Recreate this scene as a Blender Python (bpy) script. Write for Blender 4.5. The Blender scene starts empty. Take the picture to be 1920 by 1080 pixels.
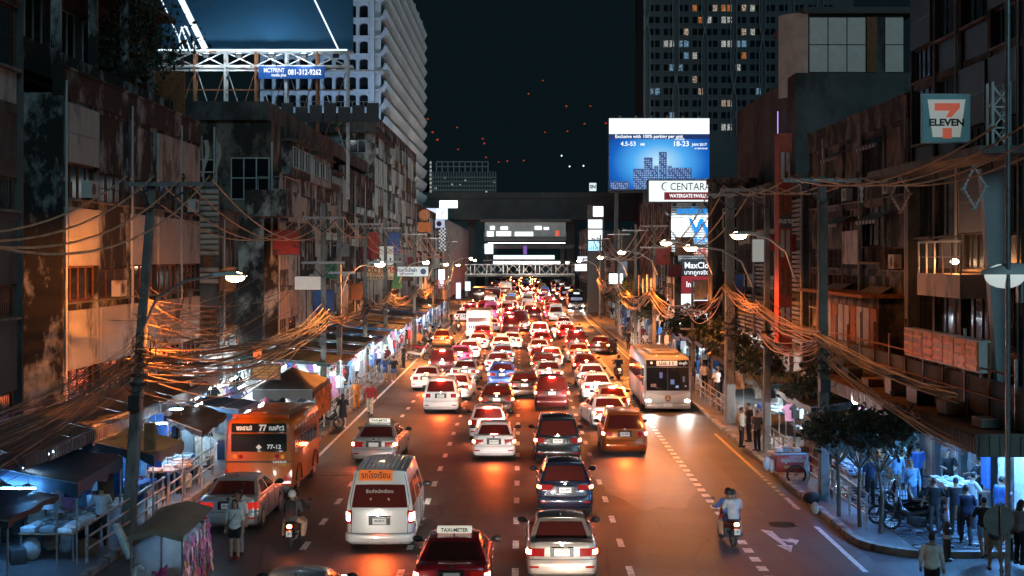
import bpy, bmesh, math, random
from mathutils import Vector, Matrix
R = math.radians
PI = math.pi
rng = random.Random(7)
SC = bpy.context.scene
COL = SC.collection
# ------------------------------------------------------------------ camera, sky, light, exposure
F, CX, HY, H = 2667.0, 977.0, 482.0, 8.2          # focal length in photo pixels, vanishing point, eye height on the footbridge
cam_d = bpy.data.cameras.new('camera')
cam = bpy.data.objects.new('camera', cam_d)
COL.objects.link(cam)
cam.location = (0, 0, H)
cam.rotation_euler = (R(90), 0, 0)
cam_d.sensor_width = 36.0
cam_d.lens = 36.0 * F / 1920.0
cam_d.shift_x = -(CX - 960) / 1920.0
cam_d.shift_y = -(540 - HY) / 1920.0
cam_d.clip_start = 0.5
cam_d.clip_end = 5000
SC.camera = cam

world = bpy.data.worlds.new("World")
SC.world = world
world.use_nodes = True
wn = world.node_tree
bg = wn.nodes['Background']
bg.inputs['Color'].default_value = (0.26, 0.62, 0.80, 1)   # night sky with the teal glow of the city in it
bg.inputs['Strength'].default_value = 0.0118
# soft teal fill light, added for the glow of unseen screens behind the footbridge
sun_d = bpy.data.lights.new('fill_sun', 'SUN')
sun_d.energy = 0.46
sun_d.angle = R(25)
sun_d.color = (0.45, 0.85, 1.0)
sun = bpy.data.objects.new('fill_sun', sun_d)
COL.objects.link(sun)
sun.rotation_euler = Vector((-.40,.80,-.44)).to_track_quat('-Z','Y').to_euler()
SC.view_settings.view_transform = 'Standard'
SC.view_settings.look = 'None'
SC.view_settings.exposure = 0.0
SC.view_settings.gamma = 1.0
SC.render.engine = 'CYCLES'
cy = SC.cycles
cy.use_denoising = True
try:
    cy.denoiser = 'OPENIMAGEDENOISE'
except Exception:
    pass
cy.use_light_tree = True
cy.max_bounces = 4
cy.diffuse_bounces = 2
cy.glossy_bounces = 3
cy.transmission_bounces = 3
cy.transparent_max_bounces = 6
cy.sample_clamp_indirect = 2.0
cy.sample_clamp_direct = 0.0
cy.caustics_reflective = False
cy.caustics_refractive = False

# ------------------------------------------------------------------ measuring the photograph
def gp(px, py, z=0.0):
    """point of the level z seen at a photo pixel -> X, Y"""
    Y = F * (H - z) / (py - HY)
    return (px - CX) * Y / F, Y
def pz(px, py, Y):
    """point at distance Y -> X, Z"""
    return (px - CX) * Y / F, H - (py - HY) * Y / F
def py_at(px, X):
    """distance Y at which the upright plane X is seen in photo column px"""
    return F * X / (px - CX)
def zat(py, Y):
    return H - (py - HY) * Y / F
def xat(px, Y):
    return (px - CX) * Y / F

def lerp(a, b, t): return a+(b-a)*t
def interp(tab, x):
    if x <= tab[0][0]: return tab[0][1]
    for (x0, v0), (x1, v1) in zip(tab, tab[1:]):
        if x <= x1: return v0+(v1-v0)*(x-x0)/(x1-x0)
    return tab[-1][1]
# ------------------------------------------------------------------ mesh building
class MB:
    def __init__(s):
        s.v = []; s.f = []; s.m = []; s.mi = 0
    def add(s, vs, fs):
        b = len(s.v)
        s.v.extend([tuple(p) for p in vs])
        for f in fs:
            s.f.append(tuple(i + b for i in f)); s.m.append(s.mi)
        return s
    def mat(s, i):
        s.mi = i; return s
    def box(s, x0, x1, y0, y1, z0, z1):
        v = [(x0,y0,z0),(x1,y0,z0),(x1,y1,z0),(x0,y1,z0),(x0,y0,z1),(x1,y0,z1),(x1,y1,z1),(x0,y1,z1)]
        return s.add(v, [(0,3,2,1),(4,5,6,7),(0,1,5,4),(1,2,6,5),(2,3,7,6),(3,0,4,7)])
    def bbox(s, x0, x1, y0, y1, z0, z1, b=.02):
        """box with chamfered edges (each face an octagon-free inset)"""
        b = min(b, (x1-x0)*.45, (y1-y0)*.45, (z1-z0)*.45)
        bm = bmesh.new(); bmesh.ops.create_cube(bm, size=1)
        for v in bm.verts:
            v.co = Vector(((x0+x1)/2 + v.co.x*(x1-x0), (y0+y1)/2 + v.co.y*(y1-y0), (z0+z1)/2 + v.co.z*(z1-z0)))
        bmesh.ops.bevel(bm, geom=bm.edges[:] , offset=b, segments=2, affect='EDGES', profile=.5)
        s.add([v.co.copy() for v in bm.verts], [[v.index for v in f.verts] for f in bm.faces]) if bm.verts.index_update() is None else 0
        bm.free(); return s
    def obox(s, c, ax, ay, az):
        """box about centre c with half-axis vectors"""
        c, ax, ay, az = map(Vector, (c, ax, ay, az))
        v = [c-ax-ay-az, c+ax-ay-az, c+ax+ay-az, c-ax+ay-az, c-ax-ay+az, c+ax-ay+az, c+ax+ay+az, c-ax+ay+az]
        return s.add(v, [(0,3,2,1),(4,5,6,7),(0,1,5,4),(1,2,6,5),(2,3,7,6),(3,0,4,7)])
    def beam(s, a, b, w, d=None):
        """square bar from a to b"""
        a, b = Vector(a), Vector(b); d = d or w
        t = (b-a)
        L = t.length
        if L < 1e-6: return s
        t.normalize()
        up = Vector((0,0,1)) if abs(t.z) < .95 else Vector((0,1,0))
        n = t.cross(up).normalized(); u = n.cross(t)
        return s.obox((a+b)/2, n*w/2, t*L/2, u*d/2)
    def tube(s, pts, r, n=6, cap=True, closed=False):
        P = [Vector(p) for p in pts]; k = len(P)
        rs = r if isinstance(r, (list, tuple)) else [r]*k
        vs = []; fs = []
        ref = None
        for i, p in enumerate(P):
            t = (P[(i+1) % k] - P[i-1]) if closed else (P[min(i+1,k-1)] - P[max(i-1,0)])
            if t.length < 1e-9: t = Vector((0,0,1))
            t.normalize()
            if ref is None:
                ref = t.cross(Vector((0,0,1)) if abs(t.z) < .9 else Vector((1,0,0))).normalized()
            ref = (ref - t*ref.dot(t)).normalized() if (ref - t*ref.dot(t)).length > 1e-6 else t.orthogonal().normalized()
            bi = t.cross(ref)
            for j in range(n):
                a = 2*PI*j/n
                vs.append(p + (ref*math.cos(a) + bi*math.sin(a))*rs[i])
        for i in range(k if closed else k-1):
            i2 = (i+1) % k
            for j in range(n):
                fs.append((i*n+j, i*n+(j+1) % n, i2*n+(j+1) % n, i2*n+j))
        if cap and not closed:
            fs.append(tuple(range(n-1,-1,-1))); fs.append(tuple((k-1)*n+j for j in range(n)))
        return s.add(vs, fs)
    def lathe(s, prof, n=16, c=(0,0,0), axis='z', cap=True):
        vs = []; fs = []
        for r, z in prof:
            for j in range(n):
                a = 2*PI*j/n; x, y = r*math.cos(a), r*math.sin(a)
                p = (x,y,z) if axis == 'z' else ((z,x,y) if axis == 'x' else (x,z,-y))
                vs.append((p[0]+c[0], p[1]+c[1], p[2]+c[2]))
        for i in range(len(prof)-1):
            for j in range(n):
                fs.append((i*n+j, i*n+(j+1) % n, (i+1)*n+(j+1) % n, (i+1)*n+j))
        if cap and prof[0][0] > 1e-5: fs.append(tuple(range(n-1,-1,-1)))
        if cap and prof[-1][0] > 1e-5: fs.append(tuple((len(prof)-1)*n+j for j in range(n)))
        return s.add(vs, fs)
    def ball(s, c, r, n=12, k=8):
        rx, ry, rz = r if isinstance(r, (list, tuple)) else (r, r, r)
        vs = []; fs = []
        for i in range(k+1):
            t = PI*i/k
            for j in range(n):
                a = 2*PI*j/n
                vs.append((c[0]+rx*math.sin(t)*math.cos(a), c[1]+ry*math.sin(t)*math.sin(a), c[2]+rz*math.cos(t)))
        for i in range(k):
            for j in range(n):
                fs.append((i*n+j, (i+1)*n+j, (i+1)*n+(j+1) % n, i*n+(j+1) % n))
        return s.add(vs, fs)
    def quad(s, a, b, c, d):
        return s.add([a,b,c,d], [(0,1,2,3)])
    def prism(s, poly, z0, z1):
        n = len(poly)
        vs = [(x,y,z0) for x, y in poly] + [(x,y,z1) for x, y in poly]
        return s.add(vs, [tuple(range(n-1,-1,-1)), tuple(range(n,2*n))] + [(i,(i+1) % n,n+(i+1) % n,n+i) for i in range(n)])
    def grid(s, rows, flip=False, closed=False):
        """rows of points -> quads"""
        n = len(rows[0]); vs = [p for r in rows for p in r]; fs = []
        for i in range(len(rows)-1):
            for j in range(n if closed else n-1):
                j2 = (j+1) % n
                f = (i*n+j, i*n+j2, (i+1)*n+j2, (i+1)*n+j)
                fs.append(f[::-1] if flip else f)
        return s.add(vs, fs)
    def mesh(s, name, smooth=None):
        me = bpy.data.meshes.new(name)
        me.from_pydata(s.v, [], s.f)
        if any(s.m): me.polygons.foreach_set('material_index', s.m)
        if smooth is not None:
            me.polygons.foreach_set('use_smooth', [True]*len(me.polygons))
            me.set_sharp_from_angle(angle=R(smooth))
        me.update()
        return me

def obj(name, mb, mats, parent=None, smooth=None, loc=None, rz=0.0):
    me = mb.mesh(name, smooth) if isinstance(mb, MB) else mb
    if isinstance(mb, MB):
        for m in (mats if isinstance(mats, (list, tuple)) else [mats]): me.materials.append(m)
    o = bpy.data.objects.new(name, me)
    COL.objects.link(o)
    if parent is not None: o.parent = parent
    if loc is not None: o.location = loc
    if rz: o.rotation_euler = (0,0,rz)
    if not isinstance(mb, MB) and mats is not None: recolor(o, mats)
    return o
def link(name, me, parent, loc=None, mats=None):
    o = bpy.data.objects.new(name, me); COL.objects.link(o); o.parent = parent
    if loc is not None: o.location = loc
    if mats is not None: recolor(o, mats)
    return o
def recolor(o, m, i=0):
    o.material_slots[i].link = 'OBJECT'
    o.material_slots[i].material = m
def tag(o, label=None, cat=None, group=None, kind=None):
    if label: o['label'] = label
    if cat: o['category'] = cat
    if group: o['group'] = group
    if kind: o['kind'] = kind
    return o
def thing(name, label, cat, loc=(0,0,0), rz=0.0, group=None):
    o = bpy.data.objects.new(name, None); COL.objects.link(o)
    o.empty_display_size = .2
    o.location = loc; o.rotation_euler = (0,0,rz)
    return tag(o, label, cat, group)
def struct(name, mb, m, smooth=None):
    return tag(obj(name, mb, m, None, smooth), kind='structure')
KIDS = {}
def copy_tree(o, parent=None, swap=None):
    c = o.copy(); COL.objects.link(c); c.parent = parent
    if swap and o.type == 'MESH':
        for i, sl in enumerate(o.material_slots):
            if sl.material and sl.material.name in swap:
                c.material_slots[i].link = 'OBJECT'; c.material_slots[i].material = swap[sl.material.name]
    for ch in kids(o): copy_tree(ch, c, swap)
    return c
def kids(o):
    return list(o.children)
def lettering(s, size, m, loc, rot=(0,0,0), parent=None, bold=0.0, align='CENTER', extrude=.004, name='lettering', sx=1.0, shear=0, space=1.0):
    c = bpy.data.curves.new(name, 'FONT'); c.body = s; c.size = size; c.align_x = align; c.align_y = 'CENTER'
    c.extrude = extrude; c.offset = bold; c.resolution_u = 3; c.shear = shear; c.space_character = space
    c.materials.append(m)
    o = bpy.data.objects.new(name, c); COL.objects.link(o)
    o.location = loc; o.rotation_euler = rot; o.scale = (sx,1,1)
    if parent is not None: o.parent = parent
    LETTERS.append(o)
    return o
LETTERS = []
FACE_CAM = (R(90), 0, 0)                 # lettering that faces back down the road, towards the footbridge

# ------------------------------------------------------------------ materials
MATS = {}
def mat(name, col, rough=.6, metal=0.0, var=.15, scale=3.0, bump=0.0, bscale=30.0, coat=0.0, spec=.5, stain=None, stain_scale=.6, stain_amt=.5, streak=False, emit=None, alpha=None, trans=0.0, detail=5):
    if name in MATS: return MATS[name]
    m = bpy.data.materials.new(name); m.use_nodes = True
    nt = m.node_tree; N = nt.nodes; L = nt.links
    b = N['Principled BSDF']
    b.inputs['Roughness'].default_value = rough
    b.inputs['Metallic'].default_value = metal
    b.inputs['Specular IOR Level'].default_value = spec
    b.inputs['Coat Weight'].default_value = coat
    b.inputs['Coat Roughness'].default_value = .06
    if trans: b.inputs['Transmission Weight'].default_value = trans
    if alpha is not None: b.inputs['Alpha'].default_value = alpha
    c4 = (col[0], col[1], col[2], 1)
    tc = N.new('ShaderNodeTexCoord')
    src = tc.outputs['Object']
    if var or stain is not None:
        oi = N.new('ShaderNodeObjectInfo')
        ad = N.new('ShaderNodeVectorMath'); ad.operation = 'ADD'
        mu = N.new('ShaderNodeMath'); mu.operation = 'MULTIPLY'; mu.inputs[1].default_value = 37.0
        L.new(oi.outputs['Random'], mu.inputs[0]); L.new(src, ad.inputs[0]); L.new(mu.outputs[0], ad.inputs[1])
        src2 = ad.outputs[0]
    last = None
    if var:
        n = N.new('ShaderNodeTexNoise'); n.inputs['Scale'].default_value = scale; n.inputs['Detail'].default_value = detail
        L.new(src2, n.inputs['Vector'])
        mx = N.new('ShaderNodeMix'); mx.data_type = 'RGBA'
        mr = N.new('ShaderNodeMapRange'); mr.inputs[1].default_value = .3; mr.inputs[2].default_value = .7
        L.new(n.outputs['Fac'], mr.inputs[0]); L.new(mr.outputs[0], mx.inputs['Factor'])
        mx.inputs['A'].default_value = tuple(max(0, x*(1-var)) for x in col)+(1,)
        mx.inputs['B'].default_value = tuple(min(1, x*(1+var)) for x in col)+(1,)
        last = mx.outputs['Result']
        rr = N.new('ShaderNodeMapRange'); rr.inputs[3].default_value = max(0, rough*(1-.25)); rr.inputs[4].default_value = min(1, rough*1.25)
        L.new(n.outputs['Fac'], rr.inputs[0]); L.new(rr.outputs[0], b.inputs['Roughness'])
    if stain is not None:
        n = N.new('ShaderNodeTexNoise'); n.inputs['Scale'].default_value = stain_scale; n.inputs['Detail'].default_value = 8; n.inputs['Roughness'].default_value = .65
        if streak:
            mp = N.new('ShaderNodeMapping'); mp.inputs['Scale'].default_value = (1,1,.55)
            L.new(src2, mp.inputs[0]); L.new(mp.outputs[0], n.inputs['Vector'])
        else:
            L.new(src2, n.inputs['Vector'])
        mr = N.new('ShaderNodeMapRange'); mr.inputs[1].default_value = .62-.25*stain_amt; mr.inputs[2].default_value = .74-.25*stain_amt
        L.new(n.outputs['Fac'], mr.inputs[0])
        mx = N.new('ShaderNodeMix'); mx.data_type = 'RGBA'
        L.new(mr.outputs[0], mx.inputs['Factor'])
        if last is not None: L.new(last, mx.inputs['A'])
        else: mx.inputs['A'].default_value = c4
        mx.inputs['B'].default_value = (stain[0], stain[1], stain[2], 1)
        last = mx.outputs['Result']
    if last is not None: L.new(last, b.inputs['Base Color'])
    else: b.inputs['Base Color'].default_value = c4
    if bump:
        n = N.new('ShaderNodeTexNoise'); n.inputs['Scale'].default_value = bscale; n.inputs['Detail'].default_value = 4
        L.new(src, n.inputs['Vector'])
        bp = N.new('ShaderNodeBump'); bp.inputs['Strength'].default_value = bump; bp.inputs['Distance'].default_value = .02
        L.new(n.outputs['Fac'], bp.inputs['Height']); L.new(bp.outputs[0], b.inputs['Normal'])
    if emit:
        b.inputs['Emission Color'].default_value = (emit[0], emit[1], emit[2], 1)
        b.inputs['Emission Strength'].default_value = emit[3]
    MATS[name] = m
    return m
def glow(name, col, strength):
    if name in MATS: return MATS[name]
    m = bpy.data.materials.new(name); m.use_nodes = True
    nt = m.node_tree; nt.nodes.clear()
    e = nt.nodes.new('ShaderNodeEmission'); o = nt.nodes.new('ShaderNodeOutputMaterial')
    e.inputs[0].default_value = (col[0], col[1], col[2], 1); e.inputs[1].default_value = strength
    nt.links.new(e.outputs[0], o.inputs[0])
    MATS[name] = m
    return m
def lamp(name, kind, loc, power, col, parent=None, radius=.08, rot=None, spot=None, blend=.5):
    d = bpy.data.lights.new(name, kind); d.energy = power; d.color = col
    if kind == 'SPOT':
        d.spot_size = R(spot or 120); d.spot_blend = blend
    d.shadow_soft_size = radius
    o = bpy.data.objects.new(name, d); COL.objects.link(o); o.location = loc
    if rot: o.rotation_euler = rot
    if parent is not None: o.parent = parent
    return o

# surfaces
M_ASPH = mat('asphalt', (.052,.049,.047), .54, var=.25, scale=.35, bump=.25, bscale=60, stain=(.028,.027,.027), stain_scale=.12, stain_amt=.55, spec=.45)
def asphalt_wear(m):
    # patched repairs, hairline cracks and tyre-dark wheel tracks along the lanes
    nt = m.node_tree; N = nt.nodes; L = nt.links; b = N['Principled BSDF']; src = b.inputs['Base Color'].links[0].from_socket
    tc = N.new('ShaderNodeTexCoord')
    def mixin(fac, col, src):
        x = N.new('ShaderNodeMix'); x.data_type = 'RGBA'; L.new(fac, x.inputs['Factor']); L.new(src, x.inputs['A']); x.inputs['B'].default_value = col; return x.outputs['Result']
    def rng_(s, a, c, d, e):
        r = N.new('ShaderNodeMapRange'); r.inputs[1].default_value = a; r.inputs[2].default_value = c; r.inputs[3].default_value = d; r.inputs[4].default_value = e; L.new(s, r.inputs[0]); return r.outputs[0]
    def mapped(sx, sy):
        p = N.new('ShaderNodeMapping'); p.inputs['Scale'].default_value = (sx, sy, 1); L.new(tc.outputs['Object'], p.inputs[0]); return p.outputs[0]
    v = N.new('ShaderNodeTexVoronoi'); v.distance = 'CHEBYCHEV'; v.inputs['Scale'].default_value = 1; L.new(mapped(.28,.07), v.inputs['Vector'])
    sep = N.new('ShaderNodeSeparateColor'); L.new(v.outputs['Color'], sep.inputs[0])
    src = mixin(rng_(sep.outputs[0], .55, .58, 0, .55), (.030,.029,.028,1), src); src = mixin(rng_(sep.outputs[1], .78, .80, 0, .5), (.085,.08,.075,1), src)
    n = N.new('ShaderNodeTexNoise'); n.inputs['Scale'].default_value = 1; n.inputs['Detail'].default_value = 5; L.new(mapped(2.4,.05), n.inputs['Vector'])
    src = mixin(rng_(n.outputs['Fac'], .48, .68, 0, .6), (.022,.021,.021,1), src)
    c = N.new('ShaderNodeTexVoronoi'); c.feature = 'DISTANCE_TO_EDGE'; c.inputs['Scale'].default_value = 1; L.new(mapped(.42,.3), c.inputs['Vector'])
    src = mixin(rng_(c.outputs['Distance'], .004, .018, .8, 0), (.012,.012,.012,1), src)
    o = N.new('ShaderNodeTexNoise'); o.inputs['Scale'].default_value = 3; o.inputs['Detail'].default_value = 2; L.new(tc.outputs['Object'], o.inputs['Vector'])
    src = mixin(rng_(o.outputs['Fac'], .68, .74, 0, .6), (.012,.011,.011,1), src)
    L.new(src, b.inputs['Base Color'])
asphalt_wear(M_ASPH)
M_PAVE = mat('paving', (.10,.10,.11), .6, var=.3, scale=2, bump=.15, stain=(.06,.06,.065), stain_scale=.5, stain_amt=.6)
M_KERB = mat('kerb_concrete', (.25,.23,.21), .8, var=.3, scale=2, bump=.2, stain=(.07,.065,.06), stain_scale=1.2, stain_amt=.6)
M_PAINT = mat('road_paint', (.72,.72,.70), .55, var=.15, scale=6, stain=(.13,.12,.11), stain_scale=5, stain_amt=.32)
M_YPAINT = mat('yellow_paint', (.62,.42,.10), .55, var=.15, scale=6, stain=(.15,.12,.08), stain_scale=3, stain_amt=.3)
M_GROUND = mat('ground_soil', (.05,.05,.05), .9, var=.3, scale=.1)
M_WALL_G = mat('grey_render', (.32,.33,.33), .85, var=.35, scale=1.1, bump=.3, bscale=8, stain=(.015,.015,.015), stain_scale=.8, stain_amt=.95, streak=True)
M_WALL_P = mat('pale_render', (.40,.39,.37), .85, var=.3, scale=1.1, bump=.25, bscale=8, stain=(.025,.022,.02), stain_scale=.8, stain_amt=.85, streak=True)
M_WALL_D = mat('dark_render', (.10,.10,.10), .85, var=.35, scale=.5, bump=.2, bscale=8, stain=(.03,.03,.03), stain_scale=.4, stain_amt=.6, streak=True)
M_WALL_B = mat('brown_render', (.19,.155,.13), .85, var=.35, scale=.8, bump=.25, bscale=8, stain=(.02,.018,.017), stain_scale=.8, stain_amt=.8, streak=True)
M_PANEL = mat('facade_panel', (.46,.46,.45), .6, var=.12, scale=1, stain=(.12,.12,.12), stain_scale=.7, stain_amt=.35, streak=True)
M_PANEL_T = mat('tan_panel', (.50,.40,.34), .6, var=.15, scale=1, stain=(.14,.11,.09), stain_scale=.7, stain_amt=.4, streak=True)
M_CONC = mat('concrete', (.20,.195,.185), .85, var=.25, scale=1.5, bump=.2, stain=(.12,.11,.10), stain_scale=1.5, stain_amt=.5, streak=True)
M_CONC_D = mat('dark_concrete', (.10,.095,.09), .85, var=.25, scale=.3)
M_STEEL = mat('galvanised_steel', (.38,.39,.40), .42, .7, var=.2, scale=8)
M_STEEL_D = mat('dark_steel', (.06,.06,.065), .5, .4, var=.3, scale=8)
M_RUST = mat('rusty_steel', (.28,.11,.05), .75, .2, var=.4, scale=6)
M_GLASS_D = mat('dark_window_glass', (.012,.015,.018), .08, var=0, spec=.6)
M_BLACK = mat('black_plastic', (.015,.015,.016), .45, var=0)
M_RUBBER = mat('rubber', (.022,.021,.02), .8, var=.2, scale=12)
M_CABLE = mat('cable_sheath', (.12,.09,.07), .42, var=.3, scale=2, spec=.6)
M_WHITE = mat('white_paint', (.75,.75,.74), .45, var=.06, scale=4)
M_TIMBER = mat('timber', (.22,.12,.06), .7, var=.35, scale=5)
M_LEAF = mat('leaf', (.022,.034,.016), .5, var=.5, scale=1.2)
M_BARK = mat('bark', (.11,.085,.06), .9, var=.3, scale=6, bump=.4)
M_INK = mat('black_ink', (.02,.02,.02), .6, var=0)
M_CHROME = mat('chrome', (.75,.75,.76), .12, 1.0, var=0)
G_LED = glow('led_tube_glow', (.72,.90,1.0), 60)
G_SODIUM = glow('sodium_lamp_glow', (1.0,.62,.34), 60)
SODIUM = (1.0, .265, .04)
# ------------------------------------------------------------------ the setting: ground, road, pavements, markings
XL, XR = -8.95, 9.5                       # kerb lines
FL, FR = -14.5, 14.8                      # facades
b = MB(); b.box(-600, 600, -60, 2600, -1.2, -.02); struct('ground', b, M_GROUND)
b = MB(); b.mat(0)
ys = [-30, 20] + list(range(36, 320, 4)) + [400, 600, 1000, 1700]
b.grid([[(x, y, 0) for x in (-11.1, XL, -6, -3, 0, 3, 6, XR)] for y in ys], flip=True)
b.quad((XR, -30, 0), (40, -30, 0), (40, 38.2, 0), (XR, 38.2, 0))
road = struct('road', b, M_ASPH)
# pavements stand 14 cm above the road; the right one turns into the side street
b = MB(); b.prism([(-40,-30),(-11.22,-30),(-11.22,53.6),(XL-.22,59.6),(XL-.22,1200),(-40,1200)], -.02, .14); struct('left_pavement', b, M_PAVE)
corner = [(9.72, 1200), (9.72, 41.2)] + [(9.72+1.9*(1-math.cos(R(a))), 41.2-2.3*math.sin(R(a))) for a in range(10, 91, 10)] + [(42, 38.9), (42, 1200)]
b = MB(); b.prism(corner[::-1], -.02, .14); struct('right_pavement', b, M_PAVE)
# paving joints seen near the crossing: big dark slabs in the plaza, each its own piece
tile_mb = MB(); tile_mb.bbox(-.29, .29, -.29, .29, 0, .022, .008)
M_TILE = mat('blue_grey_tile', (.075,.085,.10), .28, var=.15, scale=1.5, spec=.55)
tm = None
plaza = struct('plaza_floor', MB().box(10.9, 16.2, 39.2, 50, .135, .144), M_PAVE)
tm = tile_mb.mesh('tile', 40); tm.materials.append(M_TILE)
for i in range(9):
    for k in range(18):
        o = bpy.data.objects.new('tile', tm); COL.objects.link(o); o.parent = plaza
        o.location = (11.2+.6*i, 39.5+.6*k, .144 + rng.uniform(0, .004)); o.rotation_euler = (rng.uniform(-.006,.006), rng.uniform(-.006,.006), 0)
# kerbs: one stone per metre as far as they can be told apart
def kerb(side):
    x0, x1 = (XL-.22, XL) if side < 0 else (XR, XR+.22)
    y0 = 59.7 if side < 0 else 41.2
    far = MB().box(x0, x1, 118, 1200, -.02, .16)
    root = struct('left_kerb' if side < 0 else 'right_kerb', far, M_KERB)
    s = MB(); s.bbox(x0, x1, .012, .988, -.02, .16, .02); me = s.mesh('kerb_stone', 40); me.materials.append(M_KERB)
    n = 0
    y = y0
    while y < 118:
        o = bpy.data.objects.new('kerb_stone', me); COL.objects.link(o); o.parent = root
        o.location = (rng.uniform(-.012,.012), y, rng.uniform(-.008,.008)); o.rotation_euler = (0,0,rng.uniform(-.006,.006)); y += 1.0
    if side < 0:
        pts = [(-11.11, 34+k) for k in range(20)] + [(-11.11+2.05*k/6, 53.6+k) for k in range(1, 7)]
        for p, q in zip(pts, pts[1:]):
            m = MB(); m.beam((p[0], p[1], .07), (p[0]+(q[0]-p[0])*.98, p[1]+(q[1]-p[1])*.98, .07), .22, .18)
            obj('kerb_stone', m, M_KERB, root)
    if side > 0:
        pts = [(9.61+1.9*(1-math.cos(R(a))), 41.2-2.3*math.sin(R(a))) for a in range(0, 91, 18)] + [(11.5+k*1.0, 38.9) for k in range(1, 24)]
        for p, q in zip(pts, pts[1:]):
            m = MB(); m.beam((p[0], p[1], .07), (p[0]+(q[0]-p[0])*.97, p[1]+(q[1]-p[1])*.97, .07), .22, .18)
            obj('kerb_stone', m, M_KERB, root)
kerb(-1); kerb(1)
# painted lane lines
def dashes(x, per, ln, w, y0, y1, m=M_PAINT, ph=0.0, name='lane_line'):
    b = MB(); y = y0 + ph
    while y < y1:
        e = rng.uniform(-.03,.03)
        b.quad((x-w/2, y, .004), (x+w/2, y, .004), (x+w/2, y+ln+e, .004), (x-w/2, y+ln+e, .004)); y += per
    o = obj(name, b, m, road); return o
for x in (-6.12, -3.13, -.15, 2.85): dashes(x, 3.67, 1.15, .18, 36, 620, ph=rng.uniform(0, 1))
dashes(6.35, 1.15, .58, .26, 36, 200)
dashes(9.0, .8, .4, .16, 46.5, 53, M_YPAINT)
b = MB(); b.quad((8.93,53.5,.004),(9.07,53.5,.004),(9.07,66,.004),(8.93,66,.004)); b.quad((8.93,84,.004),(9.07,84,.004),(9.07,420,.004),(8.93,420,.004)); obj('edge_line', b, M_YPAINT, road)
b = MB(); b.quad((-8.42,58,.004),(-8.28,58,.004),(-8.28,420,.004),(-8.42,420,.004)); b.quad((8.9,37,.004),(9.05,37,.004),(9.05,43.3,.004),(8.9,43.3,.004)); b.quad((8.95,46.2,.004),(9.1,46.2,.004),(9.1,48.5,.004),(8.95,48.5,.004))
b.quad((8.62,84,.004),(8.74,84,.004),(8.74,300,.004),(8.62,300,.004)); obj('edge_line', b, M_PAINT, road)
# turn arrow painted for the contraflow bus lane, pointing back to the footbridge
b = MB(); ax, ay = 7.5, 39.0
for q in ([(0,0),(.42,1.15),(-.42,1.15)], [(-.10,1.15),(.14,1.15),(.02,3.6),(-.55,3.9)], [(.1,1.75),(.62,1.55),(.55,2.05),(.1,2.2)], [(.6,1.2),(1.0,1.95),(.5,2.35)]):
    b.add([(ax+p[0]*.55, ay+.5+p[1]*.85, .004) for p in q], [tuple(range(len(q)))])
obj('arrow_marking', b, M_PAINT, road)
# bluish light pool in the empty lane, painted into the asphalt with soft edges
def light_pool_mat():
    m = mat('light_pool_asphalt', (.046,.043,.041), .5, var=.2, scale=.35, bump=.2, bscale=60); nt = m.node_tree; N = nt.nodes; L = nt.links; bs = N['Principled BSDF']; src = bs.inputs['Base Color'].links[0].from_socket
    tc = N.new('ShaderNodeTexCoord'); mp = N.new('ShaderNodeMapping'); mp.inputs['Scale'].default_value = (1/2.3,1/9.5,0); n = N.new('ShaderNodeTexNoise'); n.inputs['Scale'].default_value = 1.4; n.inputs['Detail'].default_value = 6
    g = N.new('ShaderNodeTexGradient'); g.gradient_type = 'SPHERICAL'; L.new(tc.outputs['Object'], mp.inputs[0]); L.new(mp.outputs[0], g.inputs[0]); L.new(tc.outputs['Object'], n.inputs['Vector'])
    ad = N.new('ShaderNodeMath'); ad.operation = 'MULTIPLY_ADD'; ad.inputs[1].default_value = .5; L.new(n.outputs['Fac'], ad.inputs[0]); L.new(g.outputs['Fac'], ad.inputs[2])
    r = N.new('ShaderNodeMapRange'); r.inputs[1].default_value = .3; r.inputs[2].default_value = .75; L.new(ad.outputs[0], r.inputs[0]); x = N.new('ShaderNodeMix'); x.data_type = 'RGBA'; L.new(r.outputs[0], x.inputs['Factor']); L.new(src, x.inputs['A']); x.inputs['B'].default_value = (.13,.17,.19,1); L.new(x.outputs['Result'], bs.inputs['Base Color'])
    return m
b = MB(); b.add([(1.9*math.cos(2*PI*k/28)*(1+.1*math.sin(k*2.3)), 8.4*math.sin(2*PI*k/28)*(1+.08*math.sin(k*1.7)), 0) for k in range(28)], [tuple(range(28))]); pt_ = obj('painted_light_pool', b, light_pool_mat(), road, loc=(4.55,54.5,.002))
# yellow box hatching where the bus lane splits
b = MB()
for x0, y0, x1, y1 in ((4.2,86,7.4,97),(7.4,86,4.2,97),(4.2,97,7.4,97.1)):
    d = Vector((x1-x0, y1-y0, 0)).normalized(); n = Vector((-d.y, d.x, 0))*.08
    b.quad((x0-n.x,y0-n.y,.008),(x1-n.x,y1-n.y,.008),(x1+n.x,y1+n.y,.008),(x0+n.x,y0+n.y,.008))
obj('hatch_marking', b, M_PAINT, road)
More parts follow.
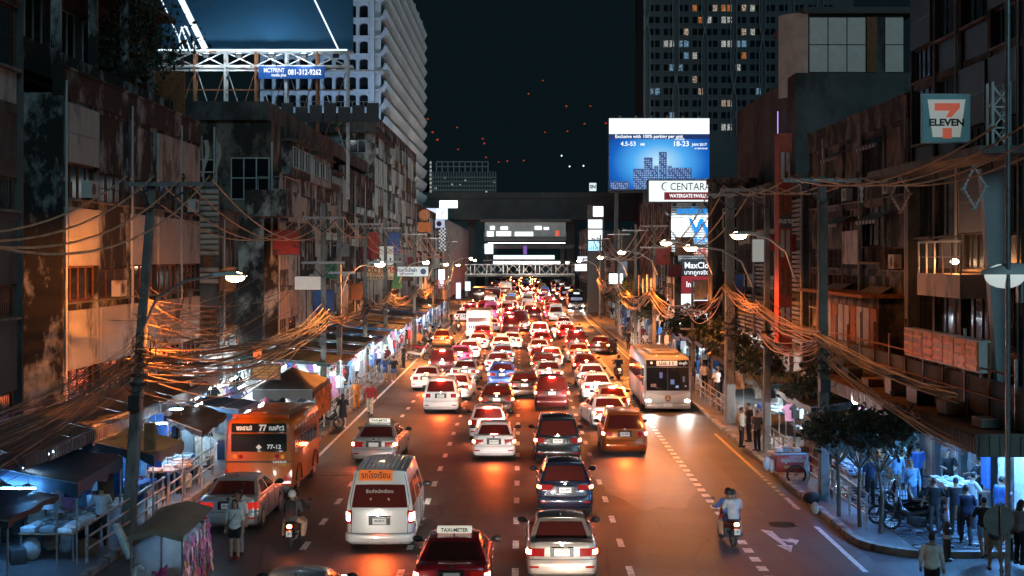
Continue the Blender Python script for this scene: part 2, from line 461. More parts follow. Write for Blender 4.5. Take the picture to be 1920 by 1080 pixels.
# ironwork let into the road
M_IRON = mat('cast_iron', (.05,.045,.04), .45, .8, var=.3, scale=20)
t = obj('manhole_cover', MB().lathe([(.46,0),(.46,.012),(.43,.014),(.43,.008),(0,.008)], 28), M_IRON, smooth=30, loc=(8.0,43.6,.001))
tag(t, 'round iron manhole cover ribbed across in the bus lane above the turn arrow', 'manhole cover')
s = MB()
for k in range(9): s.box(-.38, .38, -.36+.085*k, -.33+.085*k, .008, .018)
obj('rib', s, M_IRON, t)
for k, (x, y) in enumerate([(-8.0,53.6),(-7.2,53.7),(-6.5,53.75)]):
    s = MB(); s.box(-.34,.34,-.3,-.26,0,.012); s.box(-.34,.34,.26,.3,0,.012); s.box(-.34,-.3,-.26,.26,0,.012); s.box(.3,.34,-.26,.26,0,.012)
    t = obj('drain_grate', s, M_IRON, loc=(x,y,.001)); tag(t, ('iron drain grate nearest the kerb beside the orange bus','middle one of three iron drain grates beside the orange bus','iron drain grate farthest from the kerb beside the orange bus')[k], 'drain', 'drain grates beside the orange bus')
    s = MB()
    for j in range(8): s.box(-.3+.08*j, -.26+.08*j, -.26, .26, 0, .010)
    obj('bar', s, M_IRON, t)
# ------------------------------------------------------------------ railings along both kerbs
M_RAIL = mat('rail_paint', (.38,.36,.33), .45, .3, var=.25, scale=5, stain=(.15,.07,.03), stain_scale=6, stain_amt=.3)
def railing(x, y0, y1, label, group, n_rail=3, top=1.05):
    t = thing('railing', label, 'railing', (x, y0, .14), group=group)
    L = y1-y0; n = max(2, round(L/2.0))
    pm = MB(); pm.bbox(-.035,.035,-.035,.035,0,top,.008); me = pm.mesh('post'); me.materials.append(M_RAIL)
    for i in range(n+1):
        o = bpy.data.objects.new('post', me); COL.objects.link(o); o.parent = t; o.location = (0, L*i/n, 0)
    for k in range(n_rail):
        z = top*(.36+.61*k/(n_rail-1)) if n_rail > 1 else top
        m = MB(); m.tube([(.05,-.02,z),(.05,L*.5,z+rng.uniform(-.02,.02)),(.05,L+.02,z)], .032, 6); obj('rail', m, M_RAIL, t, 40)
    return t
GR = 'steel railings along the kerbs'
railing(-11.45, 37.5, 45.5, 'dark steel railing along the left kerb beside the near dim stalls', GR)
railing(-11.45, 46.2, 52.8, 'steel railing behind the silver saloon parked under the left stalls', GR)
railing(-9.35, 61.5, 73.5, 'orange lit railing along the kerb by the brown tent with orange cloth', GR)
railing(-9.35, 75.5, 92.0, 'orange lit railing beside the pedestrians walking the left kerb', GR)
railing(-9.35, 96.0, 112.0, 'left kerb railing farther up beside the parked motorcycles', GR)
railing(10.25, 42.2, 50.9, 'three bar railing under the small dark trees on the right kerb', GR)
railing(10.25, 53.5, 66.0, 'white lit railing on the right kerb past the red food cart', GR)
railing(10.25, 70.5, 83.5, 'railing on the right kerb beside the grey bus', GR)
railing(10.25, 86.0, 104.0, 'railing with a board on it beyond the grey bus', GR)
railing(10.25, 108.0, 150.0, 'far railing running along the right kerb behind the dark car', GR)
# ------------------------------------------------------------------ concrete power poles, street lamps, cables
def power_pole(x, y, h, label, lean=0.0, w0=.30, w1=.2, arms=(.95,), arm_w=2.4, arm_off=0.0, gear=True, ins=True):
    t = thing('power_pole', label, 'power pole', (x, y, .14), group='concrete power poles along the street')
    s = MB(); k = 10; rings = []
    for i in range(k+1):
        u = i/k; w = (w0+(w1-w0)*u)/2; c = w*.25; lx = lean*u*h
        rings.append([(lx+px_, py_, u*h) for px_, py_ in ((-w+c,-w),(w-c,-w),(w,-w+c),(w,w-c),(w-c,w),(-w+c,w),(-w,w-c),(-w,-w+c))])
    s.grid(rings, closed=True); s.add(rings[-1], [tuple(range(8))])
    obj('shaft', s, M_CONC, t)
    for a in arms:
        z = h*a; lx = lean*z+arm_off
        obj('crossarm', MB().box(lx-arm_w/2, lx+arm_w/2, -w0/2-.10, -w0/2+.0, z-.06, z+.06), M_STEEL, t)
        s = MB(); s.beam((lx-arm_w*.3, -w0/2-.05, z-.06), (lean*z, -w0/2-.05, z-.75), .05); s.beam((lx+arm_w*.3, -w0/2-.05, z-.06), (lean*z, -w0/2-.05, z-.75), .05)
        obj('brace', s, M_STEEL_D, t)
        if ins:
            for q in (-.46, -.16, .16, .46):
                m = MB(); m.lathe([(.03,0),(.03,.06),(.075,.07),(.04,.11),(.075,.13),(.04,.17),(.06,.2),(.02,.25),(0,.25)], 8, (lx+arm_w*q, -w0/2-.05, z+.06))
                obj('insulator', m, M_BROWNI, t, 40)
    if gear:
        s = MB()
        for i in range(3):
            z = 4.3+i*.28+rng.uniform(-.1,.1); s.lathe([(w0*.72,0),(w0*.76,.05),(w0*.72,.1)], 10, (lean*z,0,z))
        obj('clamp', s, M_STEEL_D, t, 40)
        s = MB()
        for i in range(7):
            r = rng.uniform(.14,.34); z = rng.uniform(4.1,5.6); n = 18; cx_, cz_ = rng.uniform(-.25,.25), z
            s.tube([(lean*z+cx_+r*math.cos(2*PI*j/n), -w0/2-.08-rng.uniform(0,.06), cz_+r*1.2*math.sin(2*PI*j/n)) for j in range(n)], .012, 4, closed=True)
        obj('cable_coil', s, M_BLACK, t)
        obj('junction_box', MB().bbox(lean*4-.17, lean*4+.17, -w0/2-.24, -w0/2-.02, 3.6, 4.05, .02), M_STEEL_D, t)
    return t
M_BROWNI = mat('brown_porcelain', (.12,.05,.03), .25, var=.1, spec=.6)
def street_lamp(x, y, z, ax, label, power=5200, col=SODIUM, on=True, head_len=.85, globe=False, arm_drop=1.7, spot=166, lens=None, aim=0):
    """cobra head at x,y,z with its arm running back to the pole at ax"""
    t = thing('street_lamp', label, 'street lamp', (x, y, z), group='street lamps on arms along the road')
    sgn = 1 if ax > x else -1; L = abs(ax-x)
    s = MB(); s.tube([(sgn*.35,0,.07),(sgn*L*.5,0,-.1),(sgn*L*.82,0,-arm_drop*.35),(sgn*L,0,-arm_drop)], .045, 8); obj('arm', s, M_STEEL, t, 50)
    s = MB()
    if globe:
        s.lathe([(.05,.2),(.16,.1),(.22,.06),(.24,.02)], 16)
    else:
        rows = []
        for i, (u, w, zz) in enumerate(((-.42,.05,.02),(-.36,.17,.06),(-.1,.21,.13),(.15,.19,.14),(.3,.11,.12),(.62,.07,.1))):
            rows.append([(u*head_len/.9*sgn, w*math.cos(PI*j/8), .02+zz*math.sin(PI*j/8)) for j in range(9)])
        s.grid(rows, flip=(sgn > 0)); 
    obj('housing', s, M_WHITE if not globe else M_STEEL, t, 60)
    s = MB()
    if globe: s.ball((0,0,-.1), .2, 16, 10)
    else: s.ball((-sgn*.06*head_len/.9, 0, .0), (.3*head_len/.9, .175, .15), 16, 8)
    g = lens or (G_SODIUM if on else M_LENS)
    obj('lens', s, g, t, 60)
    if on: lamp('lamp_light', 'SPOT', (-sgn*.06, 0, -.25), power*.72, col, t, .15, (0,R(aim),0) if not isinstance(aim, tuple) else Vector(aim).to_track_quat('-Z','Y').to_euler(), spot, .4)
    return t
M_LENS = mat('milky_lens', (.6,.62,.6), .3, var=0, emit=(.8,.9,.88,.6))
power_pole(-11.5, 41.6, 10.5, 'leaning concrete power pole hung with the fan of cables on the near left', lean=.07, w0=.36, arms=(.97,), arm_w=2.6, arm_off=.55)
power_pole(-10.0, 72.0, 10.8, 'concrete power pole behind the brown tent with orange cloth', arms=(.93,.72), arm_w=2.2)
power_pole(-10.1, 79.0, 11.6, 'pale concrete pole just beyond the brown tent on the left', arms=(.62,), arm_w=1.8, w0=.34)
power_pole(-10.3, 94.0, 11.0, 'concrete power pole among the white lit clothes stalls on the left', arms=(.93,))
power_pole(-10.2, 107.0, 11.0, 'left power pole next to the hanging Thai shop sign', arms=(.93,.7))
power_pole(-10.2, 136.0, 11.0, 'left power pole before the round orange sign', arms=(.93,), gear=False)
power_pole(-10.2, 165.0, 11.0, 'left power pole by the chequered sign', arms=(.93,), gear=False)
power_pole(-10.2, 200.0, 11.0, 'most distant power pole on the left near the bright globe lamp', arms=(.93,), gear=False)
power_pole(10.05, 47.2, 10.75, 'tall grey concrete pole with a wide crossarm in front of the dark facade', arms=(.985,), arm_w=2.55, arm_off=-.05, w0=.34, w1=.26, lean=-.006)
power_pole(10.2, 59.0, 11.0, 'brown concrete pole carrying a street lamp right of the grey bus', arms=(.985,), arm_w=2.3, arm_off=-.8, w0=.32)
power_pole(10.1, 68.8, 11.4, 'wide brown concrete pole just right of the grey bus', arms=(.97,), arm_w=2.2, w0=.5, w1=.42)
power_pole(10.6, 88.0, 6.6, 'thin dark pole rising behind the grey bus', arms=(.72,.55), arm_w=1.5, w0=.2, w1=.16, ins=False, gear=False)
power_pole(10.3, 110.0, 11.0, 'right hand pole pair member beside the lit mall wall', arms=(.95,.8), arm_w=2.2)
power_pole(10.3, 128.0, 11.0, 'right power pole behind the bus next to the pale posts', arms=(.95,))
power_pole(10.3, 150.0, 11.0, 'right power pole below the billboard', arms=(.95,), gear=False)
power_pole(10.3, 185.0, 11.0, 'most distant right power pole by the stacked white screens', arms=(.95,), gear=False)
t = thing('steel_mast', 'slim round steel mast rising past the tapered fin at the right edge', 'mast', (12.25, 35.8, .14))
obj('shaft', MB().tube([(0,0,0),(0,0,15)], .065, 10), M_STEEL, t, 50)
big = street_lamp(12.35, 36.0, 7.72, 13.4, 'big pale lit street lamp head at the right edge of the road', on=False, head_len=1.5, arm_drop=.2); 
for ch in big.children: ch.scale = (1.05,1.4,2.1)
lamp('lamp_light', 'SPOT', (-.2,.1,-.2), 95000, (.48,.78,1), big, .12, Vector((-7.7,14.6,-7.7)).to_track_quat('-Z','Y').to_euler(), 15, 1.0)
# lit lamps
street_lamp(-8.4, 41.5, 7.62, -11.1, 'near left street lamp glowing on its arm in front of the ribbed sign column', 9000, aim=(-.9,.85,-.5), spot=85)
street_lamp(-7.9, 79.0, 7.8, -10.0, 'left street lamp above the hanging Thai shop sign', 4200, aim=30)
street_lamp(-8.0, 119.0, 7.75, -10.2, 'left street lamp beyond the white shop board', 15000)
street_lamp(-8.3, 156.0, 7.4, -10.2, 'small left street lamp under the chequered sign', 13000)
street_lamp(-7.2, 204.0, 8.1, -10.2, 'bright white globe lamp above the far left traffic', 9000, (1,.7,.45), globe=True, lens=glow('white_globe_glow', (1,.88,.72), 120))
street_lamp(-9.5, 213.0, 7.0, -10.4, 'tiny left street lamp behind the bright globe lamp', 12000)
street_lamp(-8.5, 260.0, 7.6, -10.4, 'farthest left street lamp before the truss footbridge', 15000)
street_lamp(8.1, 52.5, 9.0, 10.15, 'nearest lit street lamp on the right before the brown building', 1000, aim=-15)
street_lamp(7.45, 62.0, 8.6, 10.1, 'right street lamp overlapping the grey slatted mall wall', 2300)
street_lamp(7.7, 75.0, 8.95, 10.1, 'right street lamp at the left edge of the slatted mall wall', 9500)
street_lamp(7.5, 105.0, 8.55, 10.1, 'right street lamp below the big blue billboard', 15000)
street_lamp(7.6, 135.0, 8.15, 10.1, 'right street lamp beside the stacked white screens', 16000)
street_lamp(7.6, 185.0, 7.7, 10.2, 'small right street lamp near the truss footbridge', 15000)
street_lamp(7.7, 235.0, 7.3, 10.2, 'farthest right street lamp before the truss footbridge', 15000)
# ---- cables. A span is one thing; each strand that can be followed is a part of it
def sag(a, b, d, n=14, w=0.0):
    a, b = Vector(a), Vector(b); out = []
    ph = rng.uniform(0, 6)
    for i in range(n+1):
        u = i/n; p = a.lerp(b, u); p.z -= 4*d*u*(1-u)
        if w: p.x += w*math.sin(u*9+ph)*u*(1-u)*2; p.z += w*.6*math.sin(u*13+ph*2)*u*(1-u)*2
        out.append(p)
    return out
M_CABLE_O = mat('copper_brown_cable', (.55,.36,.20), .40, var=.4, scale=2, spec=.6)
def power_line(a, b, d, label, r=.026, m=None):
    o = obj('power_line', MB().tube(sag(a, b, d, 18), r, 5), m or M_CABLE_O, smooth=60)
    return tag(o, label, 'cable', 'single wires strung between poles')
def bundle(a, b, n, d, spread, label, r=(.012,.024), jitter=.5, twist=.1, pinch=(0.,0.), nn=16):
    t = thing('cable_bundle', label, 'cables', tuple(a), group='bundles of cables slung from pole to pole')
    a0 = Vector(a)
    for i in range(n):
        ja = Vector((rng.gauss(0,1)*spread*pinch[0], rng.gauss(0,1)*spread*pinch[0], rng.gauss(0,1)*spread*pinch[0]))
        jb = Vector((rng.gauss(0,1)*spread*pinch[1], rng.gauss(0,1)*spread*pinch[1], rng.gauss(0,1)*spread*pinch[1]))
        pts = sag(a0+ja, Vector(b)+jb, d*(1+rng.uniform(-jitter, jitter)), nn, twist*rng.uniform(.4,1.4))
        obj('cable', MB().tube([p-a0 for p in pts], rng.uniform(*r), 5), rng.choice((M_CABLE_O, M_CABLE_O, M_CABLE, M_CABLE_DK)), t, 60)
    return t
M_CABLE_DK = mat('dark_cable_sheath', (.03,.026,.025), .45, var=.3, scale=2, spec=.6)
# the great fan of the near left: from the leaning pole down towards the footbridge
P1 = (-11.15, 41.3, 5.2)
t = thing('cable_fan', 'fan of dozens of orange lit cables spreading down from the leaning left pole', 'cables', P1)
for i in range(44):
    u = rng.random()**.8
    end = Vector((rng.uniform(-12.6,-11.2)-1.2*u, rng.uniform(22,27), 4.3+rng.uniform(-1.5,1.2)-.6*u))
    st = Vector(P1)+Vector((rng.gauss(0,.12), rng.gauss(0,.1), rng.gauss(0,.38)))
    pts = sag(st, end, rng.uniform(.2,1.0), 14, .05)
    obj('cable', MB().tube([p-Vector(P1) for p in pts], rng.uniform(.005,.012), 5), rng.choice((M_CABLE_O, M_CABLE, M_CABLE_DK, M_CABLE_DK)), t, 60)
t = thing('cable_fan', 'loose thin wires hanging between the leaning pole and the tan panels', 'cables', P1)
for i in range(26):
    st = Vector(P1)+Vector((rng.gauss(0,.1), 0, rng.uniform(-.4,2.6)))
    end = Vector((-12.6+rng.uniform(-1.2,2.2), rng.uniform(55,72), 4.6+rng.uniform(-.5,3.2)))
    obj('cable', MB().tube([p-Vector(P1) for p in sag(st, end, rng.uniform(.3,1.6), 14, .05)], rng.uniform(.007,.016), 4), rng.choice((M_CABLE_O, M_CABLE_DK, M_CABLE)), t, 60)
bundle(P1, (-9.9, 72.0, 5.0), 15, .75, .2, 'thick sagging bundle of orange cables from the leaning pole over the orange bus', pinch=(1.2,1.0), twist=.22, r=(.018,.036))
bundle((-11.1,41.7,4.7), (-9.9, 72.0, 5.5), 9, 1.3, .25, 'lower loose cables drooping over the left market roofs', pinch=(1.2,1.2), twist=.3)
bundle((-9.9,72,5.1), (-10.1, 94.0, 5.1), 12, .6, .2, 'bundle of orange cables between the brown tent pole and the next pole', pinch=(1,1), twist=.25, r=(.014,.028))
bundle((-10.1,94,5.2), (-10.0, 107.0, 5.3), 14, .5, .15, 'short bundle of cables by the white lit clothes stalls', pinch=(1,1), twist=.2, r=(.02,.04))
bundle((-10.0,107,5.3), (-10.0, 136.0, 5.2), 14, .9, .18, 'bundle of orange cables under the hanging Thai shop sign', pinch=(1,1), twist=.3, r=(.022,.045))
bundle((-10.0,136,5.2), (-10.0, 165.0, 5.3), 12, .9, .2, 'bundle of cables past the white shop board on the left', pinch=(1,1), twist=.3, r=(.025,.05))
bundle((-10.0,165,5.3), (-10.0, 200.0, 5.3), 10, 1.0, .2, 'far left bundle of cables below the globe lamp', pinch=(1,1), twist=.3, r=(.03,.055))
P2 = (9.85, 47.0, 5.55)
bundle(P2, (9.95, 59, 6.1), 13, .28, .17, 'bright orange bundle of cables between the tall grey pole and the brown pole', pinch=(1,1), twist=.14, r=(.018,.034))
bundle((9.95,59,6.1), (9.9, 68.8, 6.7), 14, .3, .14, 'orange bundle of cables above the grey bus', pinch=(1,1), twist=.2, r=(.02,.036))
bundle((9.9,68.8,6.7), (10.1, 88, 5.0), 10, .8, .2, 'loose cables dropping behind the grey bus', pinch=(1,1), twist=.3)
bundle((10.2,88,5.0), (10.1, 110, 5.4), 12, .8, .2, 'orange cables before the lit mall wall', pinch=(1,1), twist=.3, r=(.02,.042))
bundle((10.1,110,5.4), (10.1, 150, 5.3), 12, 1.2, .2, 'orange cables drooping along the far right poles', pinch=(1,1), twist=.35, r=(.028,.05))
bundle((10.1,150,5.3), (10.1, 185, 5.3), 10, 1.1, .2, 'farthest right bundle of orange cables', pinch=(1,1), twist=.35, r=(.03,.055))
bundle(P2, (11.3, 37.0, 4.55), 12, .2, .13, 'taut bundle of cables running from the tall grey pole to the right edge', pinch=(1,.7), twist=.06, r=(.014,.03))
bundle((9.9,47.0,5.1), (11.2, 36.0, 3.3), 6, .2, .1, 'thin lower cables in front of the ribbed awning on the right', pinch=(1,1), twist=.08, r=(.01,.018))
bundle((9.9,47.0,5.3), (10.0, 59, 4.9), 10, .7, .15, 'slack orange cables looping below the bright bundle', pinch=(1,1), twist=.2, r=(.012,.024))
bundle((-11.0,41.6,6.3), (-11.5,66,6.6), 10, .7, .3, 'thin wires crossing in front of the tan facade panels', pinch=(1,1.5), twist=.1, r=(.008,.016))
# three phase wires on the crossarms
lab = iter(['upper','second','third','lowest'])
for i, q in enumerate((-.46,-.16,.16,.46)):
    w = next(lab)
    x = -10.25+2.6*q
    power_line((x, 41.3, 10.25+.3), (-10.0+2.2*q, 71.8, 10.4), 1.6, w+' sagging orange wire between the leaning pole and the tent pole')
    power_line((x, 41.3, 10.25+.3), (-9.4+2.2*q, 14, 9.9), 1.6+.12*i, w+' sagging wire running out to the near left edge')
    power_line((-10.0+2.2*q, 71.8, 10.4), (-10.3+2.2*q, 94, 10.5), 1.1, w+' wire between the tent pole and the next pole up the left side')
    power_line((-10.3+2.2*q, 94, 10.5), (-10.2+2.2*q, 136, 10.5), 2.0, w+' wire above the hanging Thai shop sign', .034)
    power_line((-10.2+2.2*q, 136, 10.5), (-10.2+2.2*q, 200, 10.5), 2.4, w+' far left wire towards the globe lamp', .05)
    xr = 10.0+2.5*q
    power_line((xr, 47.0, 10.85), (9.4+2.3*q, 58.8, 11.15), .45, w+' wire from the tall grey pole to the brown pole')
    power_line((xr, 47.0, 10.85), (12.2+2.2*q, 33.5, 11.3), .75, w+' orange wire rising from the tall grey pole to the right edge', .03)
    power_line((9.4+2.3*q, 58.8, 11.15), (10.1+2.2*q, 68.7, 11.4), .4, w+' wire between the two brown poles on the right')
    power_line((10.1+2.2*q, 68.7, 11.4), (10.3+2.2*q, 110, 10.7), 2.2, w+' wire in front of the mall sign on the right', .034)
    power_line((10.3+2.2*q, 110, 10.7), (10.3+2.2*q, 185, 10.7), 2.8, w+' far right wire towards the white screens', .05)
# diamond shaped insulator strings hung in the right hand wires
def diamond(x, y, z, label):
    t = thing('insulator_string', label, 'insulator', (x, y, z), group='white diamond insulator hangers on the right')
    P = [(0,0,.62),(.34,0,.05),(.02,0,-.55),(-.3,0,.0)]
    for a, c in zip(P, P[1:]+P[:1]):
        a, c = Vector(a), Vector(c); d = c-a; pr = []
        for k in range(11): pr.append((.02 if k % 2 else .05, d.length*k/10))
        m = MB(); m.lathe(pr, 8); q = d.to_track_quat('Z','Y')
        m.v = [tuple(q @ Vector(v) + a) for v in m.v]
        obj('insulator', m, M_WHITE, t, 50)
    s = MB()
    for p in P: s.obox(p, (.07,0,0), (0,.03,0), (.03,0,.05))
    obj('clamp', s, M_STEEL, t)
diamond(12.6, 47.3, 10.25, 'white diamond of insulators hung left of the concrete column')
diamond(12.9, 40.5, 10.15, 'white diamond of insulators in front of the tapered grey fin')
t = thing('insulator_string', 'short white insulator hanging from the end of the wide crossarm', 'insulator', (11.25, 47.0, 10.0))
obj('insulator', MB().lathe([(.03 if k % 2 else .07, .12*k) for k in range(6)], 8, (0,0,0)), M_WHITE, t, 50)
# ------------------------------------------------------------------ buildings: shophouses along both sides
M_SHUT = mat('metal_shutter', (.26,.25,.24), .5, .4, var=.25, scale=2, stain=(.12,.06,.03), stain_scale=.8, stain_amt=.4, streak=True)
M_WOOD = mat('brown_window_wood', (.20,.075,.035), .7, var=.4, scale=4)
M_PIPE = mat('pvc_pipe', (.45,.45,.44), .5, var=.1)
M_ACU = mat('aircon_case', (.50,.50,.48), .5, var=.1, stain=(.2,.12,.06), stain_scale=2, stain_amt=.3)
class Face:
    """facade plane X = x whose outward normal points at the road (n = +1 for the left side, -1 for the right)"""
    def __init__(s, x, n): s.x = x; s.n = n
    def box(s, b, d0, d1, y0, y1, z0, z1):
        a, c = s.x+s.n*d0, s.x+s.n*d1
        return b.box(min(a,c), max(a,c), y0, y1, z0, z1)
def window(t, fc, y0, y1, z0, z1, panes=2, d=-.10, frame=M_WOOD, glass=M_GLASS_D, grille=False, name='window'):
    b = MB(); w = .05
    fc.box(b, d-.05, d+.03, y0, y1, z0, z0+w); fc.box(b, d-.05, d+.03, y0, y1, z1-w, z1)
    for i in range(panes+1):
        yy = lerp(y0, y1-w, i/panes); fc.box(b, d-.05, d+.03, yy, yy+w, z0+w, z1-w)
    f = obj(name, b, frame, t)
    for i in range(panes):
        a = lerp(y0, y1-w, i/panes)+w; c = lerp(y0, y1-w, (i+1)/panes)
        b = MB(); fc.box(b, d-.03, d-.01, a, c, z0+w, z1-w); obj('pane', b, glass if not callable(glass) else glass(), f)
    if grille:
        b = MB(); k = max(3, int((y1-y0)/.16))
        for i in range(k): yy = lerp(y0+.05, y1-.07, i/(k-1)); fc.box(b, d+.05, d+.065, yy, yy+.015, z0, z1)
        fc.box(b, d+.045, d+.05, y0, y1, (z0+z1)/2, (z0+z1)/2+.02); obj('grille', b, M_STEEL_D, f)
    b = MB(); fc.box(b, -.05, .10, y0-.05, y1+.05, z0-.07, z0-.003); obj('sill', b, M_CONC, f)
    return f
def aircon(t, fc, y, z, d=.0):
    b = MB(); fc.box(b, d+.05, d+.36, y-.42, y+.42, z, z+.56); a = obj('air_conditioner', b, M_ACU, t)
    m = MB()
    yc = y-.08; r = .2; n = 14
    pts = [(fc.x+fc.n*(d+.366), yc+r*math.cos(2*PI*j/n), z+.28+r*math.sin(2*PI*j/n)) for j in range(n)]
    m.add(pts, [tuple(range(n))]); obj('fan_grille', m, M_BLACK, a)
    m = MB(); fc.box(m, d, d+.36, y-.3, y-.26, z-.05, z-.003); fc.box(m, d, d+.36, y+.26, y+.3, z-.05, z-.003); obj('bracket', m, M_STEEL_D, a)
def awning_strip(t, fc, y0, y1, z, proj=.7, m=None, stripes=True):
    n = max(2, int((y1-y0)/.28)); b1 = MB(); b2 = MB()
    for i in range(n):
        a, c = lerp(y0,y1,i/n), lerp(y0,y1,(i+1)/n); bb = b1 if (i % 2 == 0 or not stripes) else b2
        x0, x1 = fc.x+fc.n*.02, fc.x+fc.n*proj
        bb.add([(x0,a,z),(x0,c,z),(x1,c,z-.35),(x1,a,z-.35),(x1,c,z-.5),(x1,a,z-.5)], [(0,1,2,3),(3,2,4,5)])
    o = obj('awning', b1, m or M_AWN1, t)
    if b2.v: obj('stripe', b2, M_AWN2, o)
M_AWN1 = mat('awning_dark', (.06,.06,.07), .8, var=.2); M_AWN2 = mat('awning_pale', (.42,.40,.38), .8, var=.2)
def shophouse(label, x, n, y0, y1, ztop, floors, bays, wallm, base=3.3, depth=9, kinds=('panel',), name='shophouse', group=None, panel=M_PANEL, parapet=.9, seed=1, wood=M_WOOD, glassf=None, ac=.3, pier=.30, lower='shutter'):
    r = random.Random(seed); fc = Face(x, n)
    t = thing(name, label, 'building', (0,0,0), group=group or 'rows of old shophouses along the street')
    zf = [base+(ztop-parapet-base)*i/floors for i in range(floors+1)]; by = [lerp(y0,y1,i/bays) for i in range(bays+1)]
    b = MB(); fc.box(b, -depth, -.32, y0, y1, 0, ztop-parapet+.1)          # core
    # piers, floor bands, parapet
    for i in range(bays+1):
        yy = by[i]; a = yy-(0 if i == 0 else pier/2); c = yy+(0 if i == bays else pier/2)
        fc.box(b, -.318, .02, a, c, 0, zf[-1]+.003)
    for k in range(floors+1):
        for i in range(bays): fc.box(b, -.316, -.03, by[i]+(pier/2 if i else pier), by[i+1]-(pier/2 if i < bays-1 else pier), zf[k]-.16, zf[k]+.12)
    w = obj('wall', b, wallm, t)
    b = MB(); fc.box(b, -.30, .06, y0, y1, zf[-1]+.006, ztop); fc.box(b, -.34, .12, y0, y1, ztop+.003, ztop+.08); obj('parapet', b, wallm, t)
    for k in range(floors):
        for i in range(bays):
            a = by[i]+(pier/2 if i else pier)+.03; c = by[i+1]-(pier/2 if i < bays-1 else pier)-.03; z0, z1 = zf[k]+.125, zf[k+1]-.165
            kd = kinds[k][i] if isinstance(kinds[0], (list,tuple)) else r.choice(kinds)
            h = z1-z0
            pm = panel if not isinstance(panel, dict) else panel.get(i, M_PANEL)
            if kd == 'panel':       # big blank board over a strip of windows
                zs = z0+h*.38
                m = MB(); fc.box(m, -.2, .10, a, c, zs, z1); p = obj('board', m, pm, t)
                m = MB(); fc.box(m, .102, .115, a, a+.05, zs, z1); fc.box(m, .102, .115, c-.05, c, zs, z1); fc.box(m, .102,.115, a+.05,c-.05, (zs+z1)/2-.01,(zs+z1)/2+.01); obj('board_edge', m, M_STEEL, p)
                window(t, fc, a, c, z0, zs-.02, 4, -.12, wood, glassf or M_GLASS_D)
            elif kd == 'stain':     # rendered wall with a small window
                m = MB(); fc.box(m, -.3, -.06, a-.03, c+.03, z0+h*.34, z1+.165); obj('rendered_wall', m, wallm, t)
                window(t, fc, a+.1, c-.1, z0, z0+h*.33, 3, -.14, wood, glassf or M_GLASS_D, grille=True)
            elif kd == 'window':
                m = MB(); fc.box(m, -.3, -.08, a-.03, c+.03, z0, z0+h*.33); obj('spandrel', m, pm, t)
                window(t, fc, a, c, z0+h*.33+.08, z1, 3, -.14, wood, glassf or M_GLASS_D, grille=r.random() < .5)
            elif kd == 'louvre':
                m = MB(); q = 9
                for j in range(q): zz = lerp(z0+.1, z1-.1, j/q); fc.box(m, -.2, -.02+.05*(j % 2), a, c, zz, zz+h/q*.6)
                obj('louvre_panel', m, M_SHUT, t)
            elif kd == 'fins':
                q = 7; m = MB(); fc.box(m, -.3,-.2, a, c, z0, z1); obj('recess', m, M_WALL_D, t)
                for j in range(q): yy = lerp(a, c, (j+.5)/q); mm = MB(); fc.box(mm, -.19, .03, yy-.05, yy+.05, z0, z1); obj('fin', mm, pm, t)
            elif kd == 'balcony':
                m = MB(); fc.box(m, -.3, .75, a, c, z0-.05, z0+.05); fc.box(m, .68, .75, a, c, z0+.053, z0+.95); fc.box(m, -.02, .677, a, a+.06, z0+.053, z0+.95); obj('balcony', m, wallm, t)
                window(t, fc, a+.1, c-.1, z0+.35, z1-.1, 2, -.14, wood, glassf or M_GLASS_D)
            if kd in ('window','panel','stain') and r.random() < ac: aircon(t, fc, lerp(a, c, r.uniform(.25,.75)), z0+.05, .1 if kd == 'panel' else .0)
    # street level: shop openings with rolled shutters, some lit
    for i in range(bays):
        a = by[i]+(pier/2 if i else pier)+.03; c = by[i+1]-(pier/2 if i < bays-1 else pier)-.03
        m = MB(); q = 12
        for j in range(q): zz = .15+(base-.5)*j/q; fc.box(m, -.3, -.20+.02*(j % 2), a, c, zz, zz+(base-.5)/q)
        obj('shutter', m, M_SHUT, t)
        m = MB(); fc.box(m, -.3, .05, a, c, base-.34, base-.165); obj('shop_fascia', m, r.choice((M_PANEL, M_WALL_D, M_PANEL_T)), t)
    # rain pipes
    for i in range(0, bays, 2):
        yy = by[i]+.24; obj('rain_pipe', MB().tube([(x+n*.07, yy, .2), (x+n*.07, yy, ztop-.4)], .045, 6), M_PIPE, t, 50)
    return t, fc
# ---- left side
shophouse('dark tall building at the extreme left edge of the street', FL, 1, 24, 41.4, 19.5, 5, 4, M_WALL_D, kinds=('window','stain'), seed=3, ac=0)
K1 = [['panel','stain','stain','panel','panel'],['panel','stain','panel','panel','panel'],['panel','panel','panel','panel','panel']]
t1, f1 = shophouse('grey and tan shophouse with big blank boards behind the leaning pole', FL, 1, 44.9, 64.1, 14.2, 3, 5, M_WALL_G, kinds=[K1[2],K1[1],K1[0]], panel={0:M_PANEL,1:M_PANEL,2:M_PANEL,3:M_PANEL_T,4:M_PANEL_T}, seed=5, ac=.12)
# its roof terrace and set-back top storey
b = MB(); b.box(-15.9,-15.7,44.9,66,14.15,15.2); b.box(-24,-15.9,44.9,66,13.9,14.15); obj('terrace_wall', b, M_WALL_G, t1)
b = MB(); b.box(-26,-18.0,44.9,66,14.16,19.5); obj('top_storey', b, M_WALL_D, t1)
fq = Face(-17.99, 1)
for i in range(5):
    b = MB(); b.box(-16.5,-16.2,45.6+4.3*i,45.9+4.3*i,14.16,19.0); obj('column', b, M_WALL_G, t1)
    window(t1, fq, 46.6+3.9*i, 49.4+3.9*i, 15.4, 17.9, 3, .02, M_PIPE)
b = MB(); b.box(-18.0,-16.0,44.5,66,19.02,19.25); obj('roof_slab', b, M_WALL_D, t1)
b = MB(); b.box(-26,-15.2,64.15,64.4,10,16.6); obj('gable', b, M_RUST, t1)
